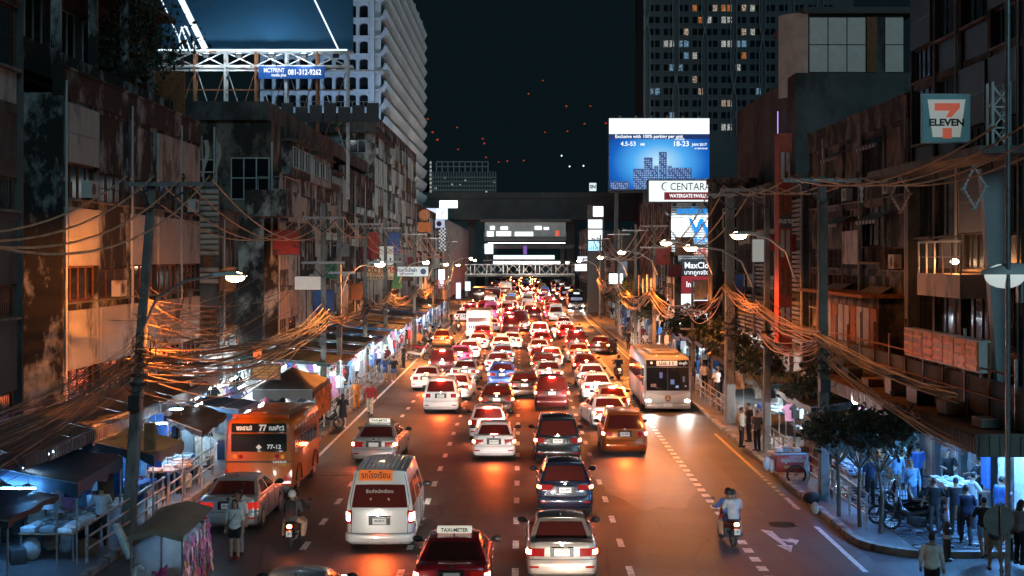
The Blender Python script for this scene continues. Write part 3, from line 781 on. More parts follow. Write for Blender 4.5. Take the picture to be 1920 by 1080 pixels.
# sign column of stacked rolls
t = thing('sign_column', 'tall narrow column of stacked pale horizontal ribs beside the tan boards', 'sign', (-14.25,64.9,0))
for i in range(17):
    z = 7.1+.255*i
    if i in (3,4): continue
    obj('rib', MB().tube([(-.43,0,z),(.43,0,z)], .115, 8), M_PANEL_T, t, 50)
obj('backing', MB().box(-.46,.46,.12,.24,4,11.5), M_WALL_D, t)
b = MB()
for k in range(5): b.box(-.22+.1*k,-.16+.1*k,-.03,.03,7.7,8.5)
obj('lettering', b, M_RUST, t)
for i in range(7): obj('rib', MB().tube([(-.43,.0,4.2+.26*i),(.40,0,4.2+.26*i+rng.uniform(-.04,.04))], .10, 8), M_RUST, t, 50)
# recessed low block with a balcony and two flag poles
t2, f2 = shophouse('low recessed block with a stained grey end wall behind the left lamp', FL-1.2, 1, 66.2, 79.0, 10.6, 2, 3, M_WALL_D, kinds=('window','balcony'), seed=8, ac=.4)
b = MB(); b.box(-16.0,-14.3,78.9,79.2,.2,10.4); obj('end_wall', b, M_WALL_P, t2)
b = MB(); b.box(-15.4,-13.1,79.3,84,10.5,10.65); b.box(-15.4,-13.1,79.3,79.42,10.653,11.95); b.box(-13.22,-13.1,79.423,84,10.653,11.95); obj('balcony', b, M_WALL_P, t2)
b = MB(); b.tube([(-14.7,79.5,11.95),(-14.7,79.5,12.7),(-13.2,79.5,12.7),(-13.2,79.5,11.95)], .03, 6); b.tube([(-13.2,79.5,12.7),(-13.2,84,12.7)], .03, 6); obj('balcony_rail', b, M_STEEL, t2)
for k, (px, py) in enumerate(((382,255),(404,260))):
    x, z = pz(px, py, 70); t = thing('flag_pole', ('thin flag pole with a furled flag on the low roof','second thin flag pole leaning beside the first')[k], 'flag pole', (x, 70, 10.6))
    obj('shaft', MB().tube([(0,0,0),(-.1+.15*k,0,z-10.6)], .03, 6), M_STEEL, t)
    b = MB(); rows = [[(dx+.0+.1*math.sin(i*.8), .03*math.sin(i), (z-10.8)-i*.3) for dx in (-.02,.10,.22-.02*i)] for i in range(7)]; b.grid(rows); b.grid([[(p[0],p[1]+.01,p[2]) for p in r] for r in rows], flip=True); obj('flag', b, CL_FLAG if 'CL_FLAG' in globals() else M_PANEL_T, t)
# mid left blocks
t3, f3 = shophouse('stained pale shophouse with a windowed gable wall facing the footbridge', FL, 1, 84.6, 115, 13.2, 3, 8, M_WALL_P, kinds=('stain','fins','window','panel'), seed=11, ac=.5, panel=M_PANEL_T)
b = MB(); b.box(-24,-14.8,84.3,112,10,16.3); obj('rear_storey', b, M_WALL_B, t3)
gx = MB()
class GF:      # gable facing the bridge: windows on a plane Y
    pass
def gable_window(t, y, x0, x1, z0, z1, nx=2, nz=2, frame=M_PIPE):
    b = MB(); w = .07
    b.box(x0,x1,y-.06,y,z0,z0+w); b.box(x0,x1,y-.06,y,z1-w,z1)
    for i in range(nx+1): xx = lerp(x0,x1-w,i/nx); b.box(xx,xx+w,y-.06,y,z0+w+.001,z1-w-.001)
    for k in range(1,nz): zz = lerp(z0,z1,k/nz); b.box(x0+w,x1-w,y-.05,y-.005,zz,zz+w)
    f = obj('window', b, frame, t)
    for i in range(nx):
        for k in range(nz):
            a = lerp(x0,x1-w,i/nx)+w; c = lerp(x0,x1-w,(i+1)/nx); d = lerp(z0,z1,k/nz)+w; e = lerp(z0,z1,(k+1)/nz)
            obj('pane', MB().box(a,c,y-.025,y-.01,d,e), M_GLASS_D, f)
gable_window(t3, 84.29, -17.2,-14.9, 11.6, 14.1, 3, 2)
gable_window(t3, 84.29, -19.6,-18.0, 12.4, 14.0, 2, 2)
b = MB(); b.box(-18.2,-18.1,84.1,84.28,11,15.9); b.box(-13.9-.9,-13.9-.8,84.1,84.28,8,15); obj('rain_pipe', b, M_PIPE, t3)
for (y0, y1, z0, z1, m) in ((88,96,13.3,15.4,M_WALL_G),(97,106,13.3,15.2,M_PANEL),(106.5,112,13.3,14.6,M_WALL_D)):
    t = thing('roof_shed', {88:'stained box shed on the pale shophouse roof edge',97:'glazed roof room above the pale shophouse',106.5:'dark low roof room beyond the glazed one'}[y0], 'roof shed', (0,0,0), group='sheds on the left roofs'); fs = Face(-14.2,1)
    b = MB(); b.box(-18,-14.2,y0,y1,z0,z1); obj('wall', b, m, t)
    for k in range(3): window(t, fs, y0+.4+k*(y1-y0-.6)/3, y0+.4+(k+.8)*(y1-y0-.6)/3, z0+.5, z1-.3, 2, .06, M_PIPE)
    b = MB(); b.box(-18.2,-13.8,y0-.2,y1+.2,z1+.003,z1+.12); obj('roof', b, M_WALL_D, t)
t4, f4 = shophouse('brown stained shophouse with rows of air conditioners behind the Thai shop sign', FL, 1, 115.3, 139.8, 15.6, 4, 6, M_WALL_G, kinds=('window','stain','fins'), seed=17, ac=.8, panel=M_PANEL_T)
t5, f5 = shophouse('tall pale panelled block rising below the big hotel tower', FL, 1, 140, 196, 22.2, 6, 12, M_WALL_P, kinds=('fins','panel','window'), seed=23, ac=.3, panel=M_PANEL)
b = MB(); b.box(-22,-14.4,139.6,139.99,12,19.4); obj('front_wall', b, M_WALL_P, t5); b = MB(); b.box(-23,-14.2,139.2,160,20.4,20.9); b.box(-23,-14.2,139.2,139.4,20.91,22.3); obj('terrace', b, M_WALL_D, t5)
b = MB()
for k in range(8): b.beam((-22+1.1*k,139.1,22.3),(-22+1.1*k,139.1,23.4),.06)
b.beam((-22.2,139.1,23.4),(-14.2,139.1,23.4),.06); b.beam((-22.2,139.1,22.9),(-14.2,139.1,22.9),.04); obj('roof_rail', b, M_STEEL, t5)
gable_window(t5, 139.58, -17.6,-15.2, 20.0-1.6, 20.0-.3, 3, 1)
shophouse('dim far block behind the round orange sign', FL, 1, 196.3, 262, 15.5, 4, 12, M_WALL_B, kinds=('window','fins'), seed=29, ac=.2)
t = thing('mall_building', 'white ribbed mall with a lit top edge far up the left side', 'building', (0,0,0)); fm = Face(FL+.3,1)
b = MB(); fm.box(b,-20,-.2,262.5,400,0,15.5); obj('wall', b, M_PANEL, t)
for i in range(46):
    m = MB(); fm.box(m,-.198,0,263+3*i,265.6+3*i,6,15.2); obj('panel', m, M_PANEL, t)
obj('lit_edge', MB().box(-22,-14.3,262.2,262.49,16.2,17.2), glow('violet_white_glow', (.72,.75,1), 1.1), t)
# rooftop tree on the first left shophouse
# ---- right side
t6, f6 = shophouse('dark modern facade of glazed panels at the right edge', FR, -1, 41.9, 54.0, 19, 4, 4, M_WALL_D, base=4.2, kinds=('window','panel'), seed=31, ac=0, panel=mat('dark_panel',(.05,.055,.06),.35,var=.2), wood=M_STEEL_D, name='office_building')
b = MB(); b.box(13.2,FR+.2,41.0,54.2,11.2,11.42); obj('ledge', b, M_CONC, t6)
b = MB(); b.prism([(0,0)]*0 or [(13.9,42.6),(14.72,42.6),(14.72,42.95),(13.9,42.95)], 4.6, 4.7); 
fin = MB(); fin.add([(14.28,42.6,4.3),(14.62,42.6,4.3),(14.72,42.6,10.85),(13.78,42.6,10.85),(14.28,42.95,4.3),(14.62,42.95,4.3),(14.72,42.95,10.85),(13.78,42.95,10.85)], [(0,1,2,3),(7,6,5,4),(0,4,5,1),(1,5,6,2),(2,6,7,3),(3,7,4,0)])
t = obj('tapered_fin', fin, mat('fin_paint',(.42,.46,.50),.5,var=.08)); tag(t, 'tall grey wedge shaped fin narrowing downwards on the right facade', 'facade fin')
b = MB(); b.box(14.5,14.95,53.3,53.8,.14,11.2); t = obj('concrete_column', b, M_CONC); tag(t, 'plain grey concrete column at the joint of the right hand buildings', 'column')
# its orange lit balcony and railings
b = MB(); b.box(13.7,FR,44.4,49.2,6.9,7.65); obj('balcony', b, M_PANEL_T, t6)
b = MB()
for k in range(6): b.beam((13.75,44.5+.93*k,7.65),(13.75,44.5+.93*k,8.7),.05)
b.beam((13.75,44.4,8.7),(13.75,49.2,8.7),.06); b.beam((13.75,44.4,8.2),(13.75,49.2,8.2),.03); obj('balcony_rail', b, M_STEEL, t6)
b = MB()
for k in range(9): b.box(13.65+.13*k,13.70+.13*k,38.8,38.9,7.0,7.75)
b.box(13.6,14.8,38.9,39.1,6.95,7.8); obj('louvre_box', b, M_STEEL, t6)
t7, f7 = shophouse('grimy brown shophouse with striped awnings beside the red column', FR, -1, 54.3, 73, 14.4, 3, 5, M_WALL_B, base=4.6, kinds=('stain','window'), seed=37, ac=.35, panel=M_WALL_B)
for k in range(3):
    for (a, c) in ((56.5,60.2),(63.5,67)): awning_strip(t7, f7, a, c, 7.0+3.05*k)
b = MB(); b.box(13.7,FR-.1,54.5,66,2.9,6.6); o = obj('timber_storey', b, M_WALL_B, t7)
for i in range(10):
    m = MB(); m.box(13.62,13.697,54.6+1.12*i,55.55+1.12*i,3.6,6.2); obj('shutter', m, M_SHUT if i % 3 else M_RUST, t7)
b = MB(); b.box(13.0,FR,54.3,66.3,6.62,6.75); obj('tin_roof', b, M_RUST, t7)
b = MB(); b.box(13.85,13.9,58.6,61.4,8.0,9.3); b.box(13.87,FR,58.6,61.4,7.9,8.0); obj('balcony', b, M_PANEL_T, t7)
t8 = thing('red_column', 'slim red tiled tower column with dark windows on the right', 'building', (0,0,0))
b = MB(); b.box(13.3,13.98,73.4,74.6,3.2,14.6); obj('wall', b, mat('red_tile',(.42,.055,.02),.5,var=.2,scale=4), t8)
for k in range(5):
    m = MB(); m.box(13.4,13.58,73.33,73.41,4.2+2*k,5.6+2*k); m.box(13.68,13.86,73.33,73.41,4.2+2*k,5.6+2*k); obj('window', m, M_WOOD if k % 2 else M_PANEL, t8)
m = obj('white_sign', MB().box(13.35,13.93,73.2,73.32,9.7,10.4), M_WALL_D, t8); lettering('กลาง', .36, M_WHITE, (13.64,73.19,10.05), FACE_CAM, m, .01)
shophouse('dark shophouse behind the red column', FR+.2, -1, 75.6, 99, 12.6, 3, 6, M_WALL_D, kinds=('window','louvre'), seed=41, ac=.4)
t9 = thing('corner_building', 'brown rendered end wall in front of the mall sign', 'building', (0,0,0))
b = MB(); b.box(13.4,17.6,99.6,102,0,13.4); b.box(17.0,22,102.003,126,0,13.3); obj('wall', b, M_WALL_B, t9)
b = MB(); b.box(13.3,17.8,99.4,102.2,13.403,13.75); obj('parapet', b, M_WALL_B, t9)
for k in range(3): gable_window(t9, 99.59, 14.1, 15.3, 4.2+3*k, 5.6+3*k, 2, 1)
# high dark block with the glazed corner room on top
t10 = thing('dark_block', 'dark high block with a glass corner room glowing on its roof', 'building', (0,0,0))
b = MB(); b.box(17.0,40,88,112,0,19.6); obj('wall', b, M_WALL_D, t10)
M_FROST = mat('frosted_glass', (.30,.32,.31), .35, var=.15, scale=2, emit=(.75,.85,.82,.055))
gr = obj('glass_room', MB().box(18.2,24.2,90.2,100,19.62,23.6), M_WALL_D, t10)
for i in range(5):
    for k in range(2):
        if i == 3: continue
        m = MB(); m.box(18.25+1.2*i+.04,18.25+1.2*(i+1)-.04,90.1,90.19,19.9+1.75*k+.04,21.65+1.75*k-.03); obj('pane', m, M_FROST, gr)
m = MB(); m.box(18.25+3.6+.05,18.25+4.8-.5,90.05,90.19,19.9,23.4); obj('red_post', m, M_RUST, gr)
b = MB(); rows = []
for z in (18.4, 23.7): rows.append([(18.2-1.6*math.sin(R(a)), 91.7-1.5*math.cos(R(a)), z) for a in range(0, 100, 10)])
b.grid(rows, flip=True); b.grid([[(p[0]+.08,p[1]+.08,p[2]) for p in r] for r in rows]); obj('curved_pane', b, mat('curved_print',(.20,.13,.11),.4,var=.7,scale=.8,emit=(.8,.6,.5,.06)), gr, 60)
b = MB(); b.box(17.8,25,89.8,100.4,23.62,24.0); obj('roof', b, M_CONC_D, gr)
obj('violet_tube', MB().tube([(16.55,91.7,13.2),(16.55,91.7,17.6)], .035, 6), glow('violet_tube_glow',(.45,.35,1),1.3), t10)
# mall with slatted end wall and its signs
t11 = thing('mall_building', 'grey slatted mall end wall with blue letters and lit panels', 'building', (0,0,0))
b = MB(); b.box(15.85,36,150.3,190,0,15.2); obj('wall', b, M_WALL_P, t11)
M_SLAT = mat('slat_paint', (.58,.58,.57), .5, var=.12, scale=2)
sm_ = MB(); sm_.box(0,4.9,0,.12,0,.17); sme = sm_.mesh('slat'); sme.materials.append(M_SLAT)
for i in range(50): o = link('slat', sme, t11, (15.85,150.16,.9+.262*i))
G_MALLP = glow('mall_panel_glow', (.85,.95,1), 1.6)
obj('lit_panel', MB().box(16.3,20.3,150.0,150.15,1.5,4.3), G_MALLP, t11); obj('lit_panel', MB().box(16.9,20.3,149.95,150.14,4.35,6.2), mat('maroon_panel',(.3,.02,.03),.5,var=.1,emit=(.6,.05,.06,.3)), t11)
obj('lit_panel', MB().box(16.9,20.3,149.95,150.14,6.25,8.0), mat('dark_panel_print',(.05,.05,.06),.4,var=.4,scale=3), t11)
M_WHT_E = glow('white_letter_glow', (.9,.95,1), 1.3); M_BLU_E = glow('blue_letter_glow', (.03,.32,.85), 1.1); M_RED_E = mat('red_letter', (.4,.05,.02), .5, var=0, emit=(1,.12,.04,.25))
lettering('MaxClo', .9, M_WHT_E, (18.5,149.93,7.3), FACE_CAM, t11, .02, sx=.9); lettering('บาทถูกจริง', .6, M_WHT_E, (18.5,149.93,6.55), FACE_CAM, t11, .01)
lettering('Indi mo', .8, M_WHT_E, (18.5,149.93,5.3), FACE_CAM, t11, .02, sx=.9)
lettering('วอเตอร์เกต พ', .8, M_BLU_E, (18.0,149.9,13.05), FACE_CAM, t11, .04, sx=.72); lettering('W', 2.4, M_BLU_E, (19.0,149.9,11.3), FACE_CAM, t11, .05)
lettering('WATERGATE', .72, M_BLU_E, (18.4,149.9,9.95), FACE_CAM, t11, .03, sx=.78); lettering('CENTARA', 1.0, M_RED_E, (18.3,149.9,8.75), FACE_CAM, t11, .03, sx=.8)
t = thing('roof_sign', 'long white lit hotel and mall sign on the slatted mall roof', 'sign', (0,0,0))
G_WSIGN = glow('white_sign_glow', (.86,.95,.97), 1.15)
bx = obj('case', MB().box(13.3,22.7,149.2,151.0,13.9,16.35), M_STEEL_D, t); obj('lit_face', MB().box(13.42,22.6,149.1,149.19,14.02,16.2), G_WSIGN, t)
lettering('CENTARA', 1.1, M_INK, (17.75,149.08,15.55), FACE_CAM, t, .0, sx=.86)
m = MB(); m.tube([(15.15+.38*math.cos(a_),149.06,15.6+.4*math.sin(a_)) for a_ in [R(q) for q in range(60,300,20)]], [.02+.05*math.sin(PI*i/11) for i in range(12)], 5); obj('crescent_logo', m, M_INK, t)
mp = obj('maroon_strip', MB().box(15.0,21.0,149.02,149.09,14.2,15.0), mat('maroon_sign',(.16,.01,.015),.5,var=0,emit=(.4,.02,.03,.35)), t); lettering('WATERGATE PAVILLION', .52, M_WHT_E, (17.8,149.0,14.6), FACE_CAM, mp, .012, sx=.78)
for k in range(3):  # floodlights added below the sign to brighten the slatted wall
    f = obj('floodlight', MB().bbox(16+2*k-.2,16.4+2*k-.2,148.0,148.4,13.5,13.8,.04), M_BLACK, t); lamp('flood_light','SPOT',(16+2*k,148.2,13.4),1500,(.85,.95,1),f,.2,(R(12),0,0),140,.8)
for k in range(2): obj('strut', MB().beam((15.5+5*k,150,12.6),(14.2+5*k,149.6,13.9),.2), M_STEEL_D, t)
# big advert hoarding
YB = 200.0
x0, zt = pz(1142,222,YB); x1, zb = pz(1330,355,YB)
t = thing('advert_hoarding', 'huge lit hoarding showing a condominium under a bright blue sky', 'billboard', (0,0,0))
M_AD = mat('x', (0,0,0)) if False else None
def ad_mat():
    m = bpy.data.materials.new('advert_print'); m.use_nodes = True; nt = m.node_tree; N = nt.nodes; L = nt.links; N.clear()
    o = N.new('ShaderNodeOutputMaterial'); e = N.new('ShaderNodeEmission'); L.new(e.outputs[0], o.inputs[0]); e.inputs[1].default_value = 1.0
    tc = N.new('ShaderNodeTexCoord'); g = N.new('ShaderNodeTexGradient'); g.gradient_type = 'SPHERICAL'; mp = N.new('ShaderNodeMapping')
    mp.inputs['Location'].default_value = (-(x0+x1)/2/9.5, 0, -(zb+3.8)/6.5); mp.inputs['Scale'].default_value = (1/9.5,.0001,1/6.5)
    L.new(tc.outputs['Object'], mp.inputs[0]); L.new(mp.outputs[0], g.inputs[0])
    cr = N.new('ShaderNodeValToRGB'); cr.color_ramp.elements[0].color = (.004,.03,.16,1); cr.color_ramp.elements[1].color = (.55,.85,1,1)
    for p, c in ((.3,(.01,.13,.55,1)),(.6,(.08,.42,.9,1))): q = cr.color_ramp.elements.new(p); q.color = c
    L.new(g.outputs['Fac'], cr.inputs[0]); L.new(cr.outputs[0], e.inputs[0]); MATS['advert_print'] = m
    return m
M_AD = ad_mat()
obj('frame', MB().box(x0-.1,x1+.1,YB,YB+1.0,zb-.3,zt+.1), M_STEEL_D, t)
obj('lit_print', MB().box(x0,x1,YB-.08,YB-.01,zb,zt-2.4), M_AD, t)
obj('white_band', MB().box(x0,x1,YB-.09,YB-.01,zt-2.2,zt), glow('white_band_glow', (.84,.93,.95), 1.25), t)
nb = obj('navy_band', MB().box(x0,x1,YB-.088,YB-.01,zt-2.9,zt-2.2), mat('navy_print',(.01,.02,.08),.5,var=0,emit=(.02,.05,.25,.5)), t)
lettering('Exclusive with 100% parking per unit', .66, M_WHT_E, (x0+5.6,YB-.1,zt-2.56), FACE_CAM, nb, .012, sx=.97)
lettering('4.5-53', .85, M_WHT_E, (x0+2.7,YB-.1,zt-3.6), FACE_CAM, nb, .012); lettering('MB', .45, M_WHT_E, (x0+4.7,YB-.1,zt-3.68), FACE_CAM, nb, .01)
lettering('VIP-SALE', .36, M_WHT_E, (x0+9.9,YB-.1,zt-2.95), FACE_CAM, nb, .006); lettering('18-23', 1.0, M_WHT_E, (x0+10.1,YB-.1,zt-3.6), FACE_CAM, nb, .014); lettering('JAN 2017', .52, M_WHT_E, (x0+12.7,YB-.1,zt-3.7), FACE_CAM, nb, .01); lettering('AT EMPORIUM', .28, M_WHT_E, (x0+12.9,YB-.1,zt-4.25), FACE_CAM, nb, .005)
M_PBLD = mat('printed_towers', (.03,.05,.12), .5, var=0, emit=(.05,.10,.30,.8)); M_PWIN = mat('printed_windows', (.2,.3,.4), .5, var=0, emit=(.45,.7,1,.7))
b = MB(); pb = MB()
for (a, c, h) in ((3.4,6.6,4.0),(6.3,6.9,4.6),(7.0,8.1,7.3),(8.2,8.8,4.6),(8.6,11.6,4.2),(0.2,2.8,1.6),(11.8,13.9,2.2),(4.9,6.1,6.2)):
    h *= .72
    b.box(x0+a,x0+c,YB-.10,YB-.08,zb,zb+h)
    nx = max(2,int((c-a)/.28)); nz = int(h/.3)
    for i in range(nx):
        for k in range(nz):
            if (i*7+k*3) % 4 != 0: pb.box(x0+a+.06+(c-a-.1)*i/nx, x0+a+.06+(c-a-.1)*(i+.5)/nx, YB-.112, YB-.101, zb+.1+.3*k, zb+.24+.3*k)
pt_ = obj('printed_towers', b, M_PBLD, t); obj('printed_windows', pb, M_PWIN, pt_)
for k in range(6):
    xx = x0+1.5+2.2*k; m = MB(); m.tube([(xx,YB,zt),(xx,YB-1.0,zt+.5)], .05, 5); m.bbox(xx-.2,xx+.2,YB-1.2,YB-.8,zt+.1,zt+.42,.05); obj('floodlight', m, M_BLACK, t)
for k in range(4): obj('post', MB().box(x0+.8+4*k,x0+1.3+4*k,YB+.2,YB+.7,0,zb-.3), M_STEEL_D, t)
obj('catwalk', MB().box(x0,x1,YB-1.0,YB-.1,zb-.5,zb-.4), M_STEEL_D, t)
# dark apartment tower with lit windows
YT = 350.0; M_TOW = mat('tower_wall', (.075,.085,.09), .7, var=.25, scale=.08); xa, xb = xat(1209,YT), xat(1600,YT)
t = thing('apartment_tower', 'dark apartment tower with scattered lit windows behind the hoarding', 'building', (0,0,0))
tw = obj('wall', MB().box(xa,xb,YT,YT+30,0,95), M_TOW, t)
def WINGLOW(name, c, s):
    m = glow(name, c, s); nt = m.node_tree; N = nt.nodes; e = [n for n in N if n.type == 'EMISSION'][0]
    tc = N.new('ShaderNodeTexCoord'); oi = N.new('ShaderNodeObjectInfo'); ad = N.new('ShaderNodeVectorMath'); w = N.new('ShaderNodeTexNoise'); w.inputs['Scale'].default_value = 4.5; mr = N.new('ShaderNodeMapRange'); mr.inputs[1].default_value = .38; mr.inputs[2].default_value = .62; mr.inputs[3].default_value = .05*s; mr.inputs[4].default_value = 1.9*s
    nt.links.new(tc.outputs['Object'], ad.inputs[0]); mu = N.new('ShaderNodeMath'); mu.operation = 'MULTIPLY'; mu.inputs[1].default_value = 50; nt.links.new(oi.outputs['Random'], mu.inputs[0]); nt.links.new(mu.outputs[0], ad.inputs[1]); nt.links.new(ad.outputs[0], w.inputs['Vector']); nt.links.new(w.outputs['Fac'], mr.inputs[0]); nt.links.new(mr.outputs[0], e.inputs[1])
    return m
M_LITS = [WINGLOW('warm_window_glow',(1,.72,.52),.30), WINGLOW('white_window_glow',(.85,.88,.80),.34), WINGLOW('blue_window_glow',(.35,.62,.9),.30), WINGLOW('orange_window_glow',(1,.35,.10),.30)]
M_WFR = mat('tower_window_frame', (.10,.12,.13), .5, var=.1)
pm = MB(); pm.box(.1,1.15,-.10,-.02,.1,1.65); paneme = pm.mesh('pane'); paneme.materials.append(M_GLASS_D)
fm_ = MB(); fm_.box(-.12,2.9,-.14,-.01,-.15,0); fm_.box(-.12,0,-.14,-.01,.001,2.0); fm_.box(2.78,2.9,-.14,-.01,.001,2.0); fm_.box(1.30,1.45,-.13,-.01,.001,2.0); frm = fm_.mesh('window'); frm.materials.append(M_WFR)
LIT = {}
for (px, py, c) in [(1270,5,2),(1345,8,1),(1311,25,3),(1322,24,0),(1347,25,3),(1384,25,0),(1413,25,1),(1310,48,3),(1325,46,1),(1347,47,1),(1363,46,1),(1271,70,0),(1385,69,0),(1413,68,1),(1245,90,1),(1272,92,2),(1347,91,1),(1385,91,2),(1278,117,2),(1300,108,1),(1388,113,3),(1246,138,2),(1255,138,2),(1278,138,2),(1386,135,1),(1311,156,0),(1311,178,0),(1231,178,2),(1412,175,2),(1348,203,0),(1350,243,1),(1395,213,2),(1335,277,1),(1411,300,1),(1290,165,2),(1250,215,2)]:
    LIT.setdefault((round((xat(px,YT)-xa-1.5)/3.55), round((zat(py,YT)-1.5)/2.93)), c)
ncol = int((xb-xa-2)/3.55)
for i in range(ncol):
    for k in range(13, 32):
        o = link('window', frm, tw, (xa+1.0+3.55*i, YT, 1.2+2.93*k)); 
        c = LIT.get((i,k))
        for j in range(2):
            q = bpy.data.objects.new('pane', paneme); COL.objects.link(q); q.parent = tw; q.location = (xa+1.0+3.55*i+.02+1.45*j, YT, 1.2+2.93*k)
            if c is not None and (j == (i+k) % 2 or (i*k) % 5 == 0): recolor(q, M_LITS[c])
for i in range(0, ncol, 2):
    x = xa+.5+3.55*i; b = MB(); pts = []
    for sg in (-1,1):
        pts = [(x+sg*(.75-.65*max(0,math.cos(2*PI*(z-40+i*7)/26))**8), YT-.35, z) for z in range(38,96)]
        b.tube(pts, .16, 4)
    obj('wavy_rib', b, mat('pale_rib',(.24,.27,.28),.5,var=.1), t)
obj('corner_rib', MB().box(xa-.3,xa+.1,YT-.3,YT+.2,0,95), MATS['pale_rib'], t)
# rows beyond on the right
shophouse('dark far block on the right below the hoarding', 13.6, -1, 191, 262, 11.5, 3, 12, M_WALL_D, kinds=('window','louvre'), seed=47, ac=.2)
shophouse('mid right block behind the pale posts', 14.6, -1, 135, 149.5, 8.6, 2, 5, M_WALL_B, depth=.6, kinds=('window','louvre'), seed=53, ac=.3)
shophouse('low far right block before the truss footbridge', 13.4, -1, 262.4, 330, 14, 3, 12, M_WALL_D, kinds=('window',), seed=59, ac=.1)
# ---- the hotel tower on the left: arched front and scalloped balconies down its flank
YH = 242.0; xc, xl = xat(702,YH), xat(490,YH)
t = thing('hotel_tower', 'pale hotel tower with arched windows and tiers of scalloped balconies', 'building', (0,0,0))
M_HOT = mat('hotel_concrete', (.50,.52,.55), .75, var=.12, scale=.3); M_HOTW = mat('hotel_white', (.55,.56,.57), .7, var=.10, scale=.5)
tw = obj('wall', MB().box(xl,xc-.5,YH+1.2,YH+125,0,66), M_HOT, t)
obj('corner_pier', MB().box(xat(693,YH),xc,YH-.3,YH+1.15,0,66), M_HOTW, t)
FH = 3.05; fz = [6+FH*i for i in range(20)]
bay = (xat(693,YH)-xl)/9
am = MB()      # one arched opening frame
w = bay; aw = w*.36
arc = [(w/2-aw,0),(w/2-aw,2.0)]+[(w/2-aw*math.cos(R(a)), 2.0+.42*math.sin(R(a))) for a in range(20,180,20)]+[(w/2+aw,2.0),(w/2+aw,0)]
outer = [(0,0),(0,2.0)]+[(w*a/9, FH) for a in range(1,9)]+[(w,2.0),(w,0)]
n = len(arc); am.add([(p[0],0,p[1]) for p in outer]+[(p[0],0,p[1]) for p in arc]+[(p[0],.9,p[1]) for p in arc], [(i,n+i,n+i+1,i+1) for i in range(n-1)]+[(n+i,2*n+i,2*n+i+1,n+i+1) for i in range(n-1)])
am.box(0,w,-.25,.0,-.12,.22); am.box(-.16,.16,-.35,-.002,.221,FH-.15); ame = am.mesh('arched_window'); ame.materials.append(M_HOTW)
gm = MB(); gm.box(w/2-aw,w/2+aw,.92,.98,.2,2.45); gme = gm.mesh('pane'); gme.materials.append(M_GLASS_D)
for i in range(9):
    for z in fz:
        if z < 12 or z > 62: continue
        o = link('arched_window', ame, t, (xl+bay*i, YH, z)); link('pane', gme, o)
# scalloped balcony tiers along the flank
for k, z in enumerate(fz):
    if z < 15 or z > 62: continue
    b = MB(); nY = 34; Y0, Y1 = YH+1, YH+107
    def prof(y): return [(xc-.5,y,z-.0),(xc+.45,y,z+.06),(xc+1.15,y,z+.45),(xc+1.6,y,z+1.25),(xc+1.75,y,z+1.9),(xc+1.62,y,z+1.9),(xc+1.45,y,z+1.25),(xc+.9,y,z+.5),(xc-.5,y,z+.25)]
    b.grid([prof(lerp(Y0,Y1,i/4)) for i in range(5)]); b.add(prof(Y0), [tuple(range(9))]); b.add(prof(Y1), [tuple(range(8,-1,-1))])
    bal = obj('balcony', b, M_HOTW, t, 50)
    b = MB()
    for i in range(54):
        y = lerp(Y0, Y1, (i+.5)/54); b.tube([(xc+.4,y,z+.08),(xc+1.17,y,z+.43),(xc+1.64,y,z+1.25),(xc+1.78,y,z+1.88)], .22, 5, cap=False)
    tag(obj('rib', b, M_HOTW, bal, 60), kind='stuff')
for k in range(10):
    y = YH+2+k*11.5; obj('cross_wall', MB().box(xc-.5,xc+.9,y,y+.3,0,66), M_HOT, t)
for k, (x_, y_, z_, c_, p_) in enumerate(((-21.5,218,20,(.60,.76,1),15000),(-30,216,20,(.2,.45,1),15000),(-17.0,258,17.5,(1,.86,.74),3600),(-16.6,300,17.5,(1,.84,.70),3600))):  # floodlights added to brighten the tower, for spill from the hoarding lamps
    f = thing('floodlight', ('added floodlight aimed up at the hotel front','added blue floodlight aimed at the arched hotel windows','added floodlight under the near end of the hotel balconies','added floodlight under the far end of the hotel balconies')[k], 'floodlight', (x_,y_,z_), group='added floodlights below the hotel tower')
    obj('housing', MB().bbox(-.3,.3,-.2,.2,-.35,.0,.05), M_BLACK, f); lamp('flood_light', 'SPOT', (0,0,.1), p_, c_, f, .3, Vector((xc-x_-(2 if k < 2 else -1), 268-y_ if k < 2 else 20, 45-z_)).to_track_quat('-Z','Y').to_euler(), 120, .8)
# ---- advert truss on the left roofs, carrying a huge dark blue screen lit from below
YP = 106.0
px0, pzb = pz(303,97,YP); px1, _ = pz(664,97,YP)
t = thing('hoarding_truss', 'steel lattice on the left roofs carrying a huge dark blue hoarding', 'billboard', (0,0,0))
m_b = bpy.data.materials.new('night_blue_print'); m_b.use_nodes = True
nt = m_b.node_tree; bs = nt.nodes['Principled BSDF']; bs.inputs['Base Color'].default_value = (.025,.11,.21,1); bs.inputs['Roughness'].default_value = .7; MATS['night_blue_print'] = m_b
scr = obj('print_sheet', MB().box(px0,px1-.1,YP,YP+.35,pzb,pzb+14), m_b, t)
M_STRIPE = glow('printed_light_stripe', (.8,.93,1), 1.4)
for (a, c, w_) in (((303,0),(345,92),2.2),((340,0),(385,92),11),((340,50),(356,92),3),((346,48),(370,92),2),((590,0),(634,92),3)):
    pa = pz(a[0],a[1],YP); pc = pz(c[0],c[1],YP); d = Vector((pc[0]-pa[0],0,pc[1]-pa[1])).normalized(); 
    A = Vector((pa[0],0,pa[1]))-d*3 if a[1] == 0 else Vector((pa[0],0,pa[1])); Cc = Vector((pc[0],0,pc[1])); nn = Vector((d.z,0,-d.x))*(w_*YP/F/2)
    m = MB(); m.quad(*[tuple(v+Vector((0,YP-.012,0))) for v in (A-nn,A+nn,Cc+nn,Cc-nn)]); obj('printed_stripe', m, M_STRIPE, scr)
